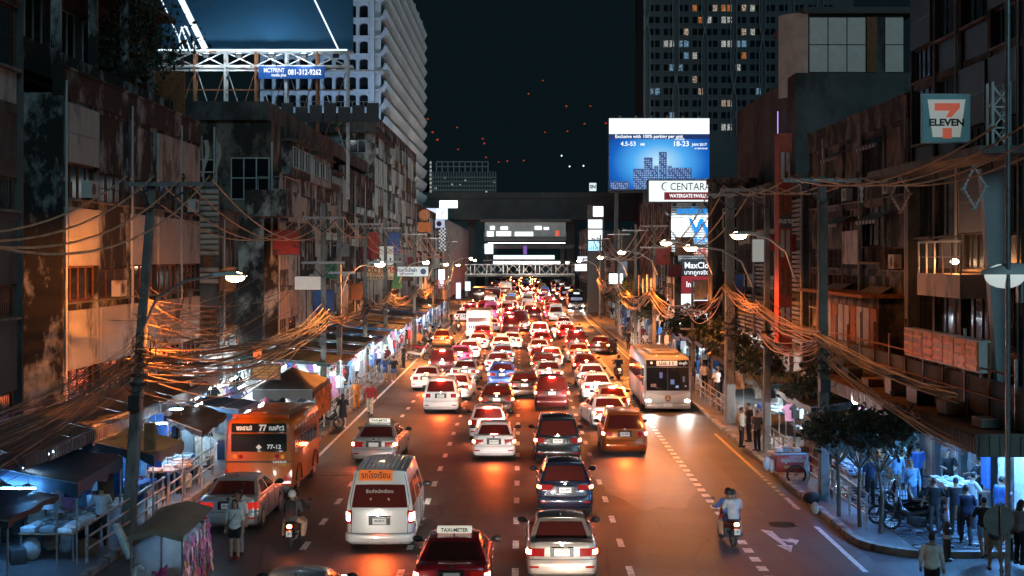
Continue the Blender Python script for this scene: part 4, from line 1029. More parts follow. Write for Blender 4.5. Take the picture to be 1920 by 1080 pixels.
m = MB(); pts = [pz(p[0],p[1],YP) for p in ((338,92),(336,70),(341,52),(350,50),(356,66),(366,92))]; m.tube([(p[0],YP-.01,p[1]) for p in pts], .045, 4); obj('printed_stripe', m, M_STRIPE, scr)
# lattice
M_TRUSS = mat('white_truss_paint', (.6,.6,.6), .5, .2, var=.15, stain=(.3,.12,.05), stain_scale=1.5, stain_amt=.35)
za, zb_ = pzb-.12, zat(127,YP)
for yy in (YP-.9, YP-.15):
    for z in (za, zb_): obj('chord', MB().beam((px0,yy,z),(px1,yy,z),.14), M_TRUSS, t)
for k in range(7):
    x = lerp(px0+.4, px1-.4, k/6)
    for yy in (YP-.9, YP-.15):
        obj('post', MB().beam((x,yy,za),(x,yy,12.5),.16), M_RUST if k % 2 else M_TRUSS, t)
    if k < 6:
        x2 = lerp(px0+.4, px1-.4, (k+1)/6); obj('brace', MB().beam((x,YP-.92,za),(x2,YP-.92,zb_),.09), M_TRUSS, t); obj('brace', MB().beam((x2,YP-.95,za),(x,YP-.95,zb_),.09), M_TRUSS, t)
        obj('brace', MB().beam((x,YP-.5,zb_),(x2,YP-.5,15.5),.06), M_TRUSS, t); obj('brace', MB().beam((x2,YP-.5,zb_),(x,YP-.5,15.5),.06), M_RUST, t)
obj('chord', MB().beam((px0,YP-.9,zat(135,YP)),(px0+17,YP-.9,zat(135,YP)),.12), M_TRUSS, t)
obj('chord', MB().beam((px0,YP-.5,zat(170,YP)),(px1,YP-.5,zat(170,YP)),.09), M_RUST, t)
for k in range(6):
    x = lerp(px0+1.2, px1-1.2, k/5)
    f = obj('floodlight', MB().bbox(x-.22,x+.22,YP-1.35,YP-1.0,pzb-.62,pzb-.32,.04), M_BLACK, t)
    if k in (1,2,3,4): 
        obj('lens', MB().box(x-.18,x+.18,YP-1.25,YP-1.05,pzb-.318,pzb-.30), glow('flood_glow',(.5,.8,1),14), f)
        lamp('flood_light', 'SPOT', (x,YP-1.15,pzb-.2), (60,130,420,110)[k-1], (.40,.75,1), f, .15, (R(180-20),0,0), 110, .9); lamp('lattice_light', 'POINT', (x,YP-2.0,pzb-.8), 130, (.75,.9,1), f, .15)
tube_ = obj('lit_tube', MB().tube([(px0,YP-.98,pzb+.0),(px1-.4,YP-.98,pzb+.0)], .05, 6), glow('blue_white_tube',(.6,.85,1),2.6), t)
xs, zs = pz(490,128,YP); xe, ze = pz(613,151,YP)
sg_ = obj('blue_sign', MB().box(xs,xe,YP-1.15,YP-1.0,ze,zs), mat('blue_sign_print',(.01,.06,.22),.5,var=.1,emit=(.01,.12,.5,.30)), t)
lettering('081-312-9262', .56, M_WHT_E, (xs+3.4,YP-1.16,(zs+ze)/2), FACE_CAM, sg_, .014, sx=.78); lettering('MCT???'.replace('???','PRINT'), .44, M_WHT_E, (xs+1.15,YP-1.16,ze+.60), FACE_CAM, sg_, .01, sx=.72); lettering('media plus', .32, M_WHT_E, (xs+1.5,YP-1.16,ze+.26), FACE_CAM, sg_, .006, sx=.8)
b = MB()
for k in range(9): b.bbox(px0+7+1.05*k,px0+7.9+1.05*k,YP-1.2,YP-1.0,zat(232,YP),zat(232-28-(k % 3)*4,YP),.03)
obj('junk_panel', b, M_STEEL_D, t)
t = thing('roof_deck', 'dark flat roofs stepping behind the left shophouses under the hoarding', 'building', (0,0,0)); obj('slab', MB().box(-30,-14.9,84,138,16.3,17.4), M_WALL_D, t); obj('tin_fascia', MB().box(xat(335,100),xat(420,100),99.8,100,zat(222,100),zat(203,100)), M_PANEL, t)
# ---- far end: truss footbridge, concourse and rail viaduct
t = thing('truss_footbridge', 'steel truss footbridge crossing the road far away with lit roof', 'bridge', (0,0,0)); YF = 290.0
xa_, xb_ = -11.5, 11.0; zlo, zhi = zat(514,YF), zat(496,YF)
obj('deck', MB().box(xa_,xb_,YF,YF+3,zlo-.5,zlo), M_CONC, t)
for z in (zlo, zhi): obj('chord', MB().beam((xa_,YF,z),(xb_,YF,z),.18), M_TRUSS, t)
k = 0; x = xa_
while x < xb_-1:
    obj('brace', MB().beam((x,YF-.05,zlo),(x+1.65,YF-.05,zhi),.10), M_TRUSS, t); obj('brace', MB().beam((x+1.65,YF-.1,zlo),(x,YF-.1,zhi),.10), M_TRUSS, t)
    if k % 2 == 1:
        b = MB(); b.box(x-.5,x+.5,YF-.22,YF-.14,zlo-.05,zlo+.12); b.box(x-.5,x+.5,YF-.22,YF-.14,zhi-.1,zhi+.06); b.box(x-.5,x-.36,YF-.22,YF-.14,zlo+.121,zhi-.101); b.box(x+.36,x+.5,YF-.22,YF-.14,zlo+.121,zhi-.101); f = obj('window_frame', b, M_STEEL, t); obj('pane', MB().box(x-.36,x+.36,YF-.2,YF-.15,zlo+.12,zhi-.1), M_GLASS_D, f)
    x += 1.65; k += 1
obj('roof', MB().box(xat(905,YF),xat(1070,YF),YF-.3,YF+3.4,zat(489,YF),zat(487.5,YF)), M_CONC, t)
obj('lit_soffit', MB().box(xat(925,YF),xat(1050,YF),YF-.28,YF+.2,zat(494,YF),zat(490.5,YF)), glow('bridge_tube_glow',(.9,.95,1),5), t)
obj('lit_roof', MB().box(xat(925,YF),xat(1040,YF),YF+1,YF+3,zat(486,YF),zat(478.5,YF)), glow('bridge_roof_glow',(.75,.85,.85),1.5), t)
for x in (xa_, xb_-.6): obj('pier', MB().box(x,x+.6,YF+.8,YF+1.8,0,zlo-.5), M_CONC, t)
YV = 380.0
t = thing('rail_viaduct', 'broad dark concrete rail viaduct closing the street', 'viaduct', (0,0,0))
obj('beam', MB().box(-34,34,YV,YV+12,zat(412,YV),zat(364,YV)), M_CONC_D, t)
obj('parapet', MB().box(-34,34,YV-.3,YV-.01,zat(372,YV),zat(361,YV)), M_CONC_D, t)
for x in (-20,-13.5,13.5,20): obj('pier', MB().box(x-1,x+1,YV+4,YV+7,0,zat(412,YV)), M_CONC_D, t)
t = thing('station_concourse', 'lit station concourse with people behind its railing over the road', 'station', (0,0,0)); YC = 340.0
obj('floor_beam', MB().box(xat(908,YC),xat(1062,YC),YC,YC+8,zat(452,YC),zat(444,YC)), M_CONC_D, t)
obj('lower_beam', MB().box(xat(905,YC),xat(1075,YC),YC-.5,YC+8,zat(466,YC),zat(459,YC)), M_CONC_D, t)
obj('edge_light', MB().box(xat(915,YC),xat(1060,YC),YC-.6,YC-.51,zat(456.5,YC),zat(455,YC)), glow('edge_tube_glow',(.9,.93,.95),3.5), t)
bk = obj('back_wall', MB().box(xat(908,YC),xat(1062,YC),YC+5,YC+5.3,zat(443,YC),zat(416,YC)), mat('concourse_wall',(.3,.3,.3),.6,var=.3,scale=.6,emit=(.7,.8,.8,.10)), t)
for (a, c, e, f_) in ((918,927,430,423),(938,952,430,424),(1003,1016,430,423),(1020,1030,430,425),(1042,1050,442,432),(912,925,443,433),(930,958,442,433),(965,1000,442,434)):
    obj('lit_panel', MB().box(xat(a,YC),xat(c,YC),YC+4.85,YC+4.99,zat(e,YC),zat(f_,YC)), glow('concourse_glow_red',(1,.15,.08),.8) if a == 1042 else glow('concourse_glow',(.85,.95,.95),1.8), bk)
b = MB()
for k in range(26): b.beam((lerp(xat(908,YC),xat(1062,YC),k/25),YC,zat(444,YC)),(lerp(xat(908,YC),xat(1062,YC),k/25),YC,zat(437,YC)),.07)
b.beam((xat(908,YC),YC,zat(437,YC)),(xat(1062,YC),YC,zat(437,YC)),.09); obj('railing', b, M_STEEL, t)
obj('roof', MB().box(xat(900,YC),xat(1070,YC),YC-1,YC+9,zat(415.5,YC),zat(411,YC)), M_CONC_D, t)
for x in (xat(912,YC), xat(1055,YC)): obj('column', MB().box(x-.4,x+.4,YC+3,YC+3.8,0,zat(466,YC)), M_CONC_D, t)
x0_, z0_ = pz(909,476,YC); x1_, z1_ = pz(925,457,YC); o = obj('screen', MB().box(x0_,x1_,YC-1.6,YC-1.2,z0_,z1_), glow('cyan_screen_glow',(.75,.95,1),1.5)); tag(o, 'small pale blue lit screen left of the far concourse', 'screen')
o = obj('banner', MB().box(xat(981,YC),xat(988,YC),YC-.9,YC-.7,zat(477,YC),zat(461,YC)), mat('violet_banner',(.2,.1,.4),.6,var=.1,emit=(.4,.2,.9,.3))); tag(o, 'small violet banner hanging under the far concourse', 'banner')
# far apartment slab, with rooftop frame
YA = 620.0
t = thing('apartment_slab', 'dim concrete apartment slab far away beyond the viaduct', 'building', (0,0,0))
w = obj('wall', MB().box(xat(808,YA),xat(931,YA),YA,YA+15,0,zat(322,YA)), mat('slab_wall',(.12,.12,.12),.8,var=.2,scale=.1), t)
M_SLABB = mat('slab_band', (.30,.29,.28), .7, var=.2, scale=.2, emit=(.5,.55,.55,.02))
for k in range(5):
    obj('floor_band', MB().box(xat(808,YA),xat(931,YA),YA-.9,YA-.01,zat(334+8*k,YA),zat(331.5+8*k,YA)), M_SLABB, t)
b = MB()
for i in range(25): x = lerp(xat(812,YA),xat(929,YA),i/24); b.box(x-.18,x+.18,YA-.8,YA-.02,zat(362,YA),zat(322,YA))
obj('mullion', b, M_SLABB, w)
for (a, c) in ((833,332),(860,346),(870,338),(910,358),(925,340),(845,345),(815,352)): obj('lit_window', MB().box(xat(a,YA),xat(a+4,YA),YA-.12,YA-.02,zat(c+3,YA),zat(c-1,YA)), M_LITS[1], w)
b = MB()
for i in range(10): x = lerp(xat(818,YA),xat(915,YA),i/9); b.box(x-.25,x+.25,YA+1,YA+1.6,zat(322,YA),zat(302,YA))
for c in (303,312): b.box(xat(818,YA),xat(915,YA),YA+.9,YA+1.6,zat(c+1,YA),zat(c-1,YA))
obj('roof_frame', b, M_SLABB, t)
for k in range(8): obj('stair_light', MB().box(xat(806,YA),xat(809.5,YA),YA-1.2,YA-1,zat(303+7.6*k+5,YA),zat(303+7.6*k,YA)), M_LITS[1], w)
t = thing('apartment_slab', 'darker low slab beside the dim far apartment slab', 'building', (0,0,0)); obj('wall', MB().box(xat(776,YA),xat(806,YA),YA+20,YA+30,0,zat(322,YA)), mat('slab_wall2',(.06,.06,.062),.8,var=.2,scale=.1), t)
# small red lights drifting in the night sky
for i, (px, py, Y) in enumerate([(1018,151,420),(991,176,430),(1062,199,400),(1107,199,400),(1096,232,390),(1136,231,390),(1022,248,430),(1064,246,420),(982,301,450),(802,223,330),(811,248,330),(820,262,330),(857,239,380),(905,260,400),(908,269,400),(859,280,380),(911,295,410),(951,302,420),(935,304,420)]):
    x, z = pz(px, py, Y); o = obj('sky_light', MB().lathe([(0,-.28),(.34,-.12),(.30,.16),(0,.3)], 8), glow('red_sky_light_glow',(1,.10,.04),.42), loc=(x,Y,z)); o.scale = (.8,.8,.6+.15*(i % 3)); tag(o, 'small red light drifting in the dark sky above the street', 'light', 'red lights drifting in the night sky')
for i, (px, py) in enumerate(((1068,312),(1094,311),(1053,292))): x, z = pz(px, py, 500); o = obj('sky_light', MB().ball((0,0,0), .3, 8, 6), glow('white_sky_light_glow',(.8,.95,1),1.4), loc=(x,500,z)); tag(o, 'tiny white light low in the sky beyond the viaduct', 'light', 'white lights low in the sky')
# ---- signs
def board(x0, x1, y, z0, z1, m, label, d=.12, name='shop_sign', cat='sign', frame=M_STEEL_D):
    t = thing(name, label, cat, ((x0+x1)/2, y, z0)); w = (x1-x0)/2
    obj('case', MB().box(-w-.04,w+.04,.0,d,-.04,z1-z0+.04), frame, t); f = obj('face', MB().box(-w,w,-.02,-.002,0,z1-z0), m, t)
    return t, f
def pboard(a, b_, c, d_, Y, m, label, **k):
    x0, z1 = pz(a, b_, Y); x1, z0 = pz(c, d_, Y); t, f = board(x0, x1, Y, z0, z1, m, label, **k); return t, f, x1-x0, z1-z0
# convenience store sign
M_7G = mat('sign_green_grey', (.05,.12,.14), .4, var=.1, emit=(.10,.28,.33,.22)); M_7W = mat('sign_cream', (.55,.55,.52), .5, var=.06, emit=(.8,.85,.8,.26)); M_7R = mat('sign_orange_red', (.55,.10,.05), .5, var=.08, emit=(1,.2,.12,.30))
t, f, w, h = pboard(1730,178,1818,266,44,M_7G,'square convenience store sign with a big red numeral on the right roof', frame=M_STEEL)
b = MB(); q = [(-.40*w,.90*h),(.40*w,.90*h),(.29*w,.10*h),(-.29*w,.10*h)]; b.add([(p[0],-.05,p[1]) for p in q]+[(p[0],-.021,p[1]) for p in q], [(0,3,2,1),(0,1,5,4),(1,2,6,5),(2,3,7,6),(3,0,4,7)]); pl = obj('white_panel', b, M_7W, f)
b = MB(); z7 = [(-.26*w,.82*h),(.28*w,.82*h),(.28*w,.72*h),(.10*w,.52*h),(-.02*w,.52*h),(.06*w,.66*h),(-.26*w,.66*h)]; b.add([(p[0],-.066,p[1]) for p in z7]+[(p[0],-.051,p[1]) for p in z7], [(0,6,5,1),(1,5,4,2),(2,4,3)][0:0]+[(6,5,1,0),(5,4,3,2,1)]); 
q = [(-.09*w,.29*h),(.11*w,.29*h),(.11*w,.07*h),(-.09*w,.07*h)]; b.add([(p[0],-.066,p[1]) for p in q], [(0,3,2,1)]); obj('numeral', b, M_7R, pl)
lettering('ELEVEN', .40*w/2.0*1.0, mat('sign_dark_green',(.01,.05,.05),.5,var=0), (0,-.055,.405*h), FACE_CAM, pl, .012, sx=1.12)
t = thing('antenna_mast', 'small white lattice mast beside the convenience store sign', 'mast', (xat(1872,42.5),42.5,11.42)); b = MB(); hh = zat(155,42.5)-11.42; ww = .25
for sx in (-1,1):
    for sy in (-1,1): b.beam((sx*ww,sy*ww,0),(sx*ww,sy*ww,hh),.07)
k = 0
while k*.62 < hh-.6:
    z = k*.62; b.beam((-ww,-ww,z),(ww,-ww,z+.62),.05); b.beam((ww,-ww,z),(-ww,-ww,z+.62),.05); b.beam((-ww,-ww,z),(ww,-ww,z),.05); b.beam((-ww,ww,z),(ww,ww,z+.62),.05); k += 1
obj('lattice', b, M_WHITE, t)
# orange food signboard along the right
t = thing('food_signboard', 'long orange lit signboard of food pictures above the ribbed awning', 'sign', (13.0,40.4,4.9)); L_ = 7.8
obj('case', MB().box(.0,.35,0,L_,0,.92), M_WHITE, t)
M_FOOD = mat('food_print', (.45,.13,.02), .35, var=.9, scale=3.2, stain=(.02,.012,.01), stain_scale=2.2, stain_amt=.9, emit=(1,.25,.03,.05), detail=8)
M_FOOD2 = mat('food_print_red', (.40,.05,.02), .35, var=.9, scale=4, stain=(.5,.28,.05), stain_scale=3.2, stain_amt=.7, emit=(1,.12,.03,.05), detail=8)
for i in range(7):
    p = obj('panel', MB().box(-.03,-.003,.06+i*1.11,1.10+i*1.11,.04,.88), M_FOOD if i % 3 != 1 else M_FOOD2, t)
    m = MB()
    for k in range(3): m.box(-.05,-.031,.10+i*1.11,1.06+i*1.11,.12+.27*k,.20+.27*k)
    obj('price_strip', m, M_FOOD2 if i % 3 != 1 else M_FOOD, p)
for k in range(5): obj('post', MB().beam((.2,.4+1.7*k,-1.6),(.2,.4+1.7*k,0),.07), M_STEEL, t)
# left side signs
t, f, w, h = pboard(682,498,738,524,118,mat('cream_sign',(.55,.42,.28),.5,var=.1,emit=(1,.6,.3,.16)),'cream hanging shop sign with red Thai lettering under a left lamp')
lettering('ภัตตาคาร', .78, mat('red_sign_ink',(.5,.05,.02),.5,var=0), (0,-.03,h*.70), FACE_CAM, f, .02, sx=1.0); lettering('( ฮ่องกง )', .42, MATS['red_sign_ink'], (0,-.03,h*.40), FACE_CAM, f, .01); lettering('CHAI HONG KOL SUKY', .27, M_INK, (0,-.03,h*.13), FACE_CAM, f, .01, sx=.9)
t, f, w, h = pboard(745,500,803,518,128,mat('white_board',(.55,.6,.6),.5,var=.1,emit=(.7,.85,.9,.30)),'white lit shop board with blue lettering on the left')
lettering('ร้านขายเสื้อผ้า', .42, mat('blue_ink',(.02,.06,.2),.5,var=0), (-.55,-.03,h*.62), FACE_CAM, f, .01, sx=.8); lettering('WHOLESALE', .22, MATS['blue_ink'], (-.55,-.03,h*.25), FACE_CAM, f, .006); m = MB(); m.lathe([(0,-.035),(.26,-.03)], 16, (w*.34,0,h*.5), axis='y'); obj('round_logo', m, MATS['blue_ink'], f)
t, f, w, h = pboard(473,684,524,711,62.5,mat('brown_board',(.20,.085,.04),.5,var=.15,emit=(1,.35,.1,.03)),'brown board naming the market in orange letters over the left stalls')
for k, (s_, z_, q) in enumerate((('ประตูน้ำมาร์เก็ต',.80,.17),('PRATUNAM MARKET',.58,.12),('WHOLESALE - RETAIL',.38,.10),('OPEN EVERY DAY',.18,.10))): lettering(s_, q, mat('amber_letter',(.6,.3,.08),.5,var=0,emit=(1,.45,.12,.12)), (0,-.03,h*z_), FACE_CAM, f, .003)
t, f, w, h = pboard(475,648,490,672,60,glow('red_sign_glow',(1,.16,.05),1.6),'small glowing red sign under the cable bundle on the left'); lettering('ขาย', .2, M_LITS[3], (0,-.03,h*.65), FACE_CAM, f, .01); lettering('ส่ง', .2, M_LITS[3], (0,-.03,h*.3), FACE_CAM, f, .01)
t = thing('round_sign', 'round orange flower sign above a square one on the left', 'sign', pz(796,403,190)[0:1]+(190,pz(796,403,190)[1])); m = MB(); m.lathe([(.75,0),(.75,-.2),(.6,-.24),(0,-.24)], 24, axis='y'); obj('disc', m, mat('orange_disc',(.5,.13,.03),.5,var=.1,emit=(1,.3,.08,.12)), t, 40)
m = MB()
for k in range(8): m.lathe([(0,-.26),(.10,-.25)], 10, (.32*math.cos(PI*k/4),0,.32*math.sin(PI*k/4)), axis='y')
obj('petal', m, M_PANEL_T, t); obj('square_board', MB().box(-.9,.9,-.2,0,-2.3,-1.0), MATS['orange_disc'], t); obj('post', MB().box(-1.3,-1.1,-.1,.1,-8,1.4), M_STEEL_D, t)
pboard(824,376,858,390,230,glow('white_screen_glow',(.95,.98,1),2.2),'white lit box sign high on the left before the mall')
t, f, w, h = pboard(818,391,839,411,226,glow('white_clock_glow',(.9,.97,1),1.5),'cyan rimmed square clock sign on the left', frame=glow('cyan_rim_glow',(.05,.6,.9),1.4)); m = MB(); m.beam((0,-.05,h*.5),(w*.2,-.05,h*.75),.10); m.beam((0,-.05,h*.5),(-.02,-.05,h*.35),.10); obj('clock_hand', m, M_INK, f)
t, f, w, h = pboard(816,412,834,427,225,glow('pale_violet_glow',(.6,.62,.85),.8),'pale violet sign with a round mark below the clock sign'); m = MB(); m.lathe([(0,-.035),(.42,-.03)], 14, (-w*.1,0,h*.5), axis='y'); obj('round_logo', m, M_INK, f)
t, f, w, h = pboard(823,428,836,470,224,M_INK,'tall narrow black and white chequered sign on the left'); m = MB(); n_ = 4; kz = 13
for i in range(n_):
    for k in range(kz):
        if (i+k) % 2: m.box(-w/2+w*i/n_,-w/2+w*(i+1)/n_,-.04,-.021,h*k/kz,h*(k+1)/kz)
obj('chequer', m, mat('white_chequer',(.6,.62,.65),.5,var=0,emit=(.7,.8,.9,.45)), f)
for k, (a, b_, c, d_, lb) in enumerate(((822,505,834,525,'narrow white lit shop sign below the chequered sign'),(822,526,832,540,'small lit shop sign low on the left beyond the lamps'),(855,530,864,560,'violet white shopfront sign far along the left pavement'),(872,528,882,545,'pale lit shop sign near the far left lamps'))): pboard(a,b_,c,d_,230+10*k,glow('shop_white_%d' % k,((.9,.95,1),(.8,.8,1),(.7,.7,1),(.8,.9,1))[k],1.6),lb)
# right side screens
for k, (a, b_, c, d_, lb, cc, s_) in enumerate(((1112,387,1131,406,'square white screen topmost of the stack on the right',(.95,1,1),2.0),(1103,412,1129,428,'wide white screen second of the stack on the right',(.95,1,1),2.0),(1103,431,1129,449,'wide white screen third of the stack on the right',(.95,1,1),1.9),(1103,452,1128,470,'blue and white screen lowest of the stack on the right',(.45,.78,1),1.5),(1142,513,1168,532,'white lit shop board on the right below the street lamp',(.95,1,1),2.0),(1083,481,1120,490,'lit sign with dark Thai letters low on the far right',(.85,.9,1),1.4),(1078,495,1100,508,'bright shopfront sign on the far right under the lamps',(.95,.95,1),1.7),(1105,343,1118,358,'tiny white rooftop sign left of the hoarding',(.8,.95,1),1.0))):
    Y = (205,205,205,205,150,240,245,300)[k]; t, f, w, h = pboard(a,b_,c,d_,Y,glow('screen_glow_%d' % k, cc, s_),lb)
    if k == 7: lettering('SN', h*.6, M_INK, (0,-.03,h*.5), FACE_CAM, f, .04)
    if k == 5: lettering('พันธุ์ทิพย์', h*.55, mat('navy_ink',(.01,.02,.12),.5,var=0), (0,-.03,h*.5), FACE_CAM, f, .02)
    if k == 3: 
        m = MB()
        for j in range(6): m.box(-w*.4+w*.14*j,-w*.34+w*.14*j,-.05,-.03,h*.1,h*(.3+.1*(j % 3)))
        obj('printed_shape', m, MATS['blue_letter_glow'], f)
obj_ = thing('sign_pylon', 'dark steel pylon holding the stack of white screens', 'pylon', (xat(1117,205.3),205.4,0)); obj('post', MB().box(-1.2,1.2,.0,.4,0,zat(384,205)), M_STEEL_D, obj_)
t, f, w, h = pboard(1160,490,1176,520,152,mat('dark_menu',(.10,.12,.15),.5,var=.5,scale=1.5,emit=(.5,.6,.7,.08)),'dark printed shop poster above the white board on the right')
t, f, w, h = pboard(1303,565,1362,582,100,mat('dark_red_board',(.22,.02,.02),.6,var=.15,emit=(1,.1,.05,.04)),'dark red board hung among the cables over the grey bus'); lettering('ห้างทองเยาวราช', .33, mat('dim_letter',(.4,.1,.05),.5,var=0), (0,-.03,h*.5), FACE_CAM, f, .006)
obj_ = thing('grey_posts', 'trio of slim pale posts at the pavement before the mall wall', 'post', (11,132,0.14)); 
for k in range(4): obj('post', MB().tube([(.55*k,2*k,0),(.55*k,2*k,6.4-.4*(k % 2))], .13, 8), M_PIPE, obj_)
# street clutter on the left facades: dim projecting signs, laundry poles, cable trays
cr = random.Random(5); SC_ = [('red',(.35,.03,.02)),('cream',(.3,.25,.18)),('blue',(.05,.12,.35)),('green',(.04,.2,.1)),('grey',(.2,.2,.2)),('brown',(.2,.1,.05)),('maroon',(.2,.02,.03))]
for i in range(22):
    left = i < 14; Y = 82+i*7.5+cr.uniform(-1.5,1.5) if left else 76+(i-14)*9; cn, c = SC_[i % 7]; w = cr.uniform(.45,.9); h = cr.uniform(1.8,2.6) if (i//7) % 2 else cr.uniform(.9,1.6); z = cr.uniform(3.9,8.6); X = (FL+.1) if left else FR-.1-2*w
    fl = 'first floor' if z < 5.6 else ('second floor' if z < 7.4 else 'third floor')
    t = thing('projecting_sign', f'{"tall" if h > 1.7 else "squat"} dim {cn} sign projecting at {fl} height {"between the left poles" if left and Y < 110 else ("far up the left facades" if left else "on the right facades")}', 'sign', (X+w,Y,z), group='dim signs projecting from the facades')
    obj('case', MB().box(-w,w,.0,.16,0,h), M_STEEL_D, t); f = obj('face', MB().box(-w+.04,w-.04,-.02,-.002,.04,h-.04), mat('sign_'+cn, c, .5, var=.25, scale=2, stain=(.04,.03,.03), stain_scale=2, stain_amt=.3, emit=(c[0],c[1],c[2],.02)), t)
    obj('bracket', MB().beam((-w if left else w,.08,h*.8),((-w-.4) if left else w+.4,.08,h*.8),.05), M_STEEL, t)
# ------------------------------------------------------------------ cars (origin on the road under the rear bumper, nose towards +Y)
PAINTS = {}
def paint(name, col, metal=.25, rough=.32):
    return mat('paint_'+name, col, rough, metal, var=.04, scale=2, coat=.7, spec=.5)
P_WHITE = paint('white', (.72,.72,.72), 0, .3)
P_PEARL = paint('pearl', (.62,.62,.60), .1, .3)
P_SILVER = paint('silver', (.45,.44,.43), .55, .3)
P_GREY = paint('grey', (.20,.20,.205), .5)
P_CHAMP = paint('champagne', (.42,.36,.31), .5)
P_BLACK = paint('black', (.018,.018,.02), .2, .25)
P_NAVY = paint('navy', (.018,.022,.045), .3, .25)
P_BROWN = paint('copper_brown', (.34,.085,.012), .5, .3)
P_DBROWN = paint('dark_brown', (.07,.035,.025), .4, .3)
P_RED = paint('deep_red', (.40,.012,.02), .2, .28)
P_MAROON = paint('maroon', (.10,.012,.014), .3, .3)
P_BLUE = paint('taxi_blue', (.04,.10,.38), .2, .3)
P_LBLUE = paint('pale_blue', (.20,.36,.55), .2, .3)
P_GOLD = paint('gold', (.40,.24,.08), .5, .3)
P_PINK = paint('taxi_pink', (.50,.10,.28), .2, .3)
P_GREEN = paint('taxi_green', (.06,.22,.08), .2, .3)
P_YEL = paint('taxi_yellow', (.60,.36,.03), .2, .3)
P_ORANGE = paint('bus_orange', (.46,.10,.008), 0, .38)
M_CARGLASS = mat('red_lit_tinted_glass', (.085,.016,.013), .10, var=0, spec=.7)  # dark tint with the red brake lamp glow put into its colour
M_TYRE = M_RUBBER
M_RIM = mat('alloy_rim', (.40,.40,.41), .3, .8, var=0)
M_PLATE = mat('number_plate', (.70,.70,.68), .4, var=.05)
M_LENSRED = mat('red_lens', (.13,.005,.006), .15, var=0, coat=.5, emit=(1,.03,.02,.16))
G_TAIL = glow('tail_lamp_glow', (1,.20,.07), 80)
G_BRAKE = glow('brake_lamp_glow', (1,.18,.06), 160)
G_STOPBAR = glow('high_brake_bar_glow', (1,.10,.05), 650)
G_HEAD = glow('headlamp_glow', (1,.93,.82), 60)
M_TAILOFF = mat('tail_lens_dim', (.13,.006,.006), .15, var=0, coat=.5, emit=(1,.04,.02,.5))
CARS = {
 'sedan': dict(L=4.75, W=1.80, H=1.46, top=[(0,1.02),(.35,1.04),(.9,1.0),(3.4,.97),(3.7,.95),(4.4,.80),(4.75,.66)], wr=.325, ax=(1.0,3.75),
   rows=[(.0,.93,.10,.1),(.10,.985,.0,.02),(.30,1,-.01,.0),(.44,1,.0,.01),(.50,.995,.045,.03),(.72,.985,.06,.08),(.86,.965,.075,.16),(.95,.94,.09,.25),(1.0,.90,.13,.32)],
   gh=dict(yrb=.62,yrt=1.32,yft=2.55,yfb=3.5,xb=.80,xt=.60,zb=.98,zt=1.41), tail=(.60,1.95,.70,.90), plate=.80, bump=.62, stop='low'),
 'hatch': dict(L=4.05, W=1.72, H=1.50, top=[(0,1.0),(.3,1.02),(3.0,.96),(3.2,.94),(3.8,.78),(4.05,.66)], wr=.31, ax=(.72,3.22),
   rows=[(.0,.93,.10,.1),(.10,.985,.0,.02),(.30,1,-.01,.0),(.46,1,.0,.01),(.54,.995,.05,.03),(.72,.985,.06,.08),(.86,.965,.08,.16),(.95,.94,.09,.25),(1.0,.91,.11,.32)],
   gh=dict(yrb=.13,yrt=.62,yft=2.1,yfb=3.0,xb=.78,xt=.60,zb=.98,zt=1.45), tail=(.72,2.0,.68,.96), plate=.76, bump=.60, stop='top'),
 'suv': dict(L=4.7, W=1.86, H=1.80, top=[(0,1.10),(.3,1.12),(3.4,1.06),(3.7,1.04),(4.4,.96),(4.7,.82)], wr=.38, ax=(.95,3.7),
   rows=[(.0,.92,.12,.12),(.10,.985,.02,.02),(.26,1,-.01,.0),(.40,1,.0,.01),(.48,.995,.055,.03),(.70,.99,.06,.06),(.86,.975,.075,.1),(.95,.955,.085,.16),(1.0,.93,.10,.24)],
   gh=dict(yrb=.12,yrt=.48,yft=2.45,yfb=3.25,xb=.86,xt=.69,zb=1.07,zt=1.75), tail=(.70,2.1,.84,1.04), plate=.93, bump=.66, stop='top'),
 'crossover': dict(L=4.3, W=1.78, H=1.60, top=[(0,1.06),(.3,1.08),(3.1,1.02),(3.4,1.0),(4.0,.90),(4.3,.74)], wr=.36, ax=(.85,3.45),
   rows=[(.0,.92,.12,.12),(.10,.985,.02,.02),(.26,1,-.01,.0),(.40,1,.0,.01),(.48,.995,.06,.03),(.70,.985,.06,.06),(.86,.965,.085,.1),(.95,.94,.10,.16),(1.0,.91,.13,.24)],
   gh=dict(yrb=.18,yrt=.72,yft=2.25,yfb=3.1,xb=.80,xt=.60,zb=1.03,zt=1.56), tail=(.55,2.1,.82,.98), plate=.82, bump=.64, stop='none'),
 'van': dict(L=5.2, W=1.88, H=2.25, top=[(0,1.16),(4.4,1.16),(4.7,1.10),(5.0,1.0),(5.2,.85)], wr=.33, ax=(1.05,4.15),
   rows=[(.0,.94,.10,.1),(.08,.99,.0,.02),(.24,1,-.02,.0),(.30,1,.0,.01),(.34,.998,.06,.03),(.65,.998,.06,.06),(.86,.995,.07,.1),(.95,.99,.075,.14),(1.0,.985,.08,.2)],
   gh=dict(yrb=.08,yrt=.34,yft=3.6,yfb=4.75,xb=.92,xt=.72,zb=1.14,zt=2.19), tail=(1.02,2.1,.78,1.16), plate=.86, bump=.52, stop='none'),
}
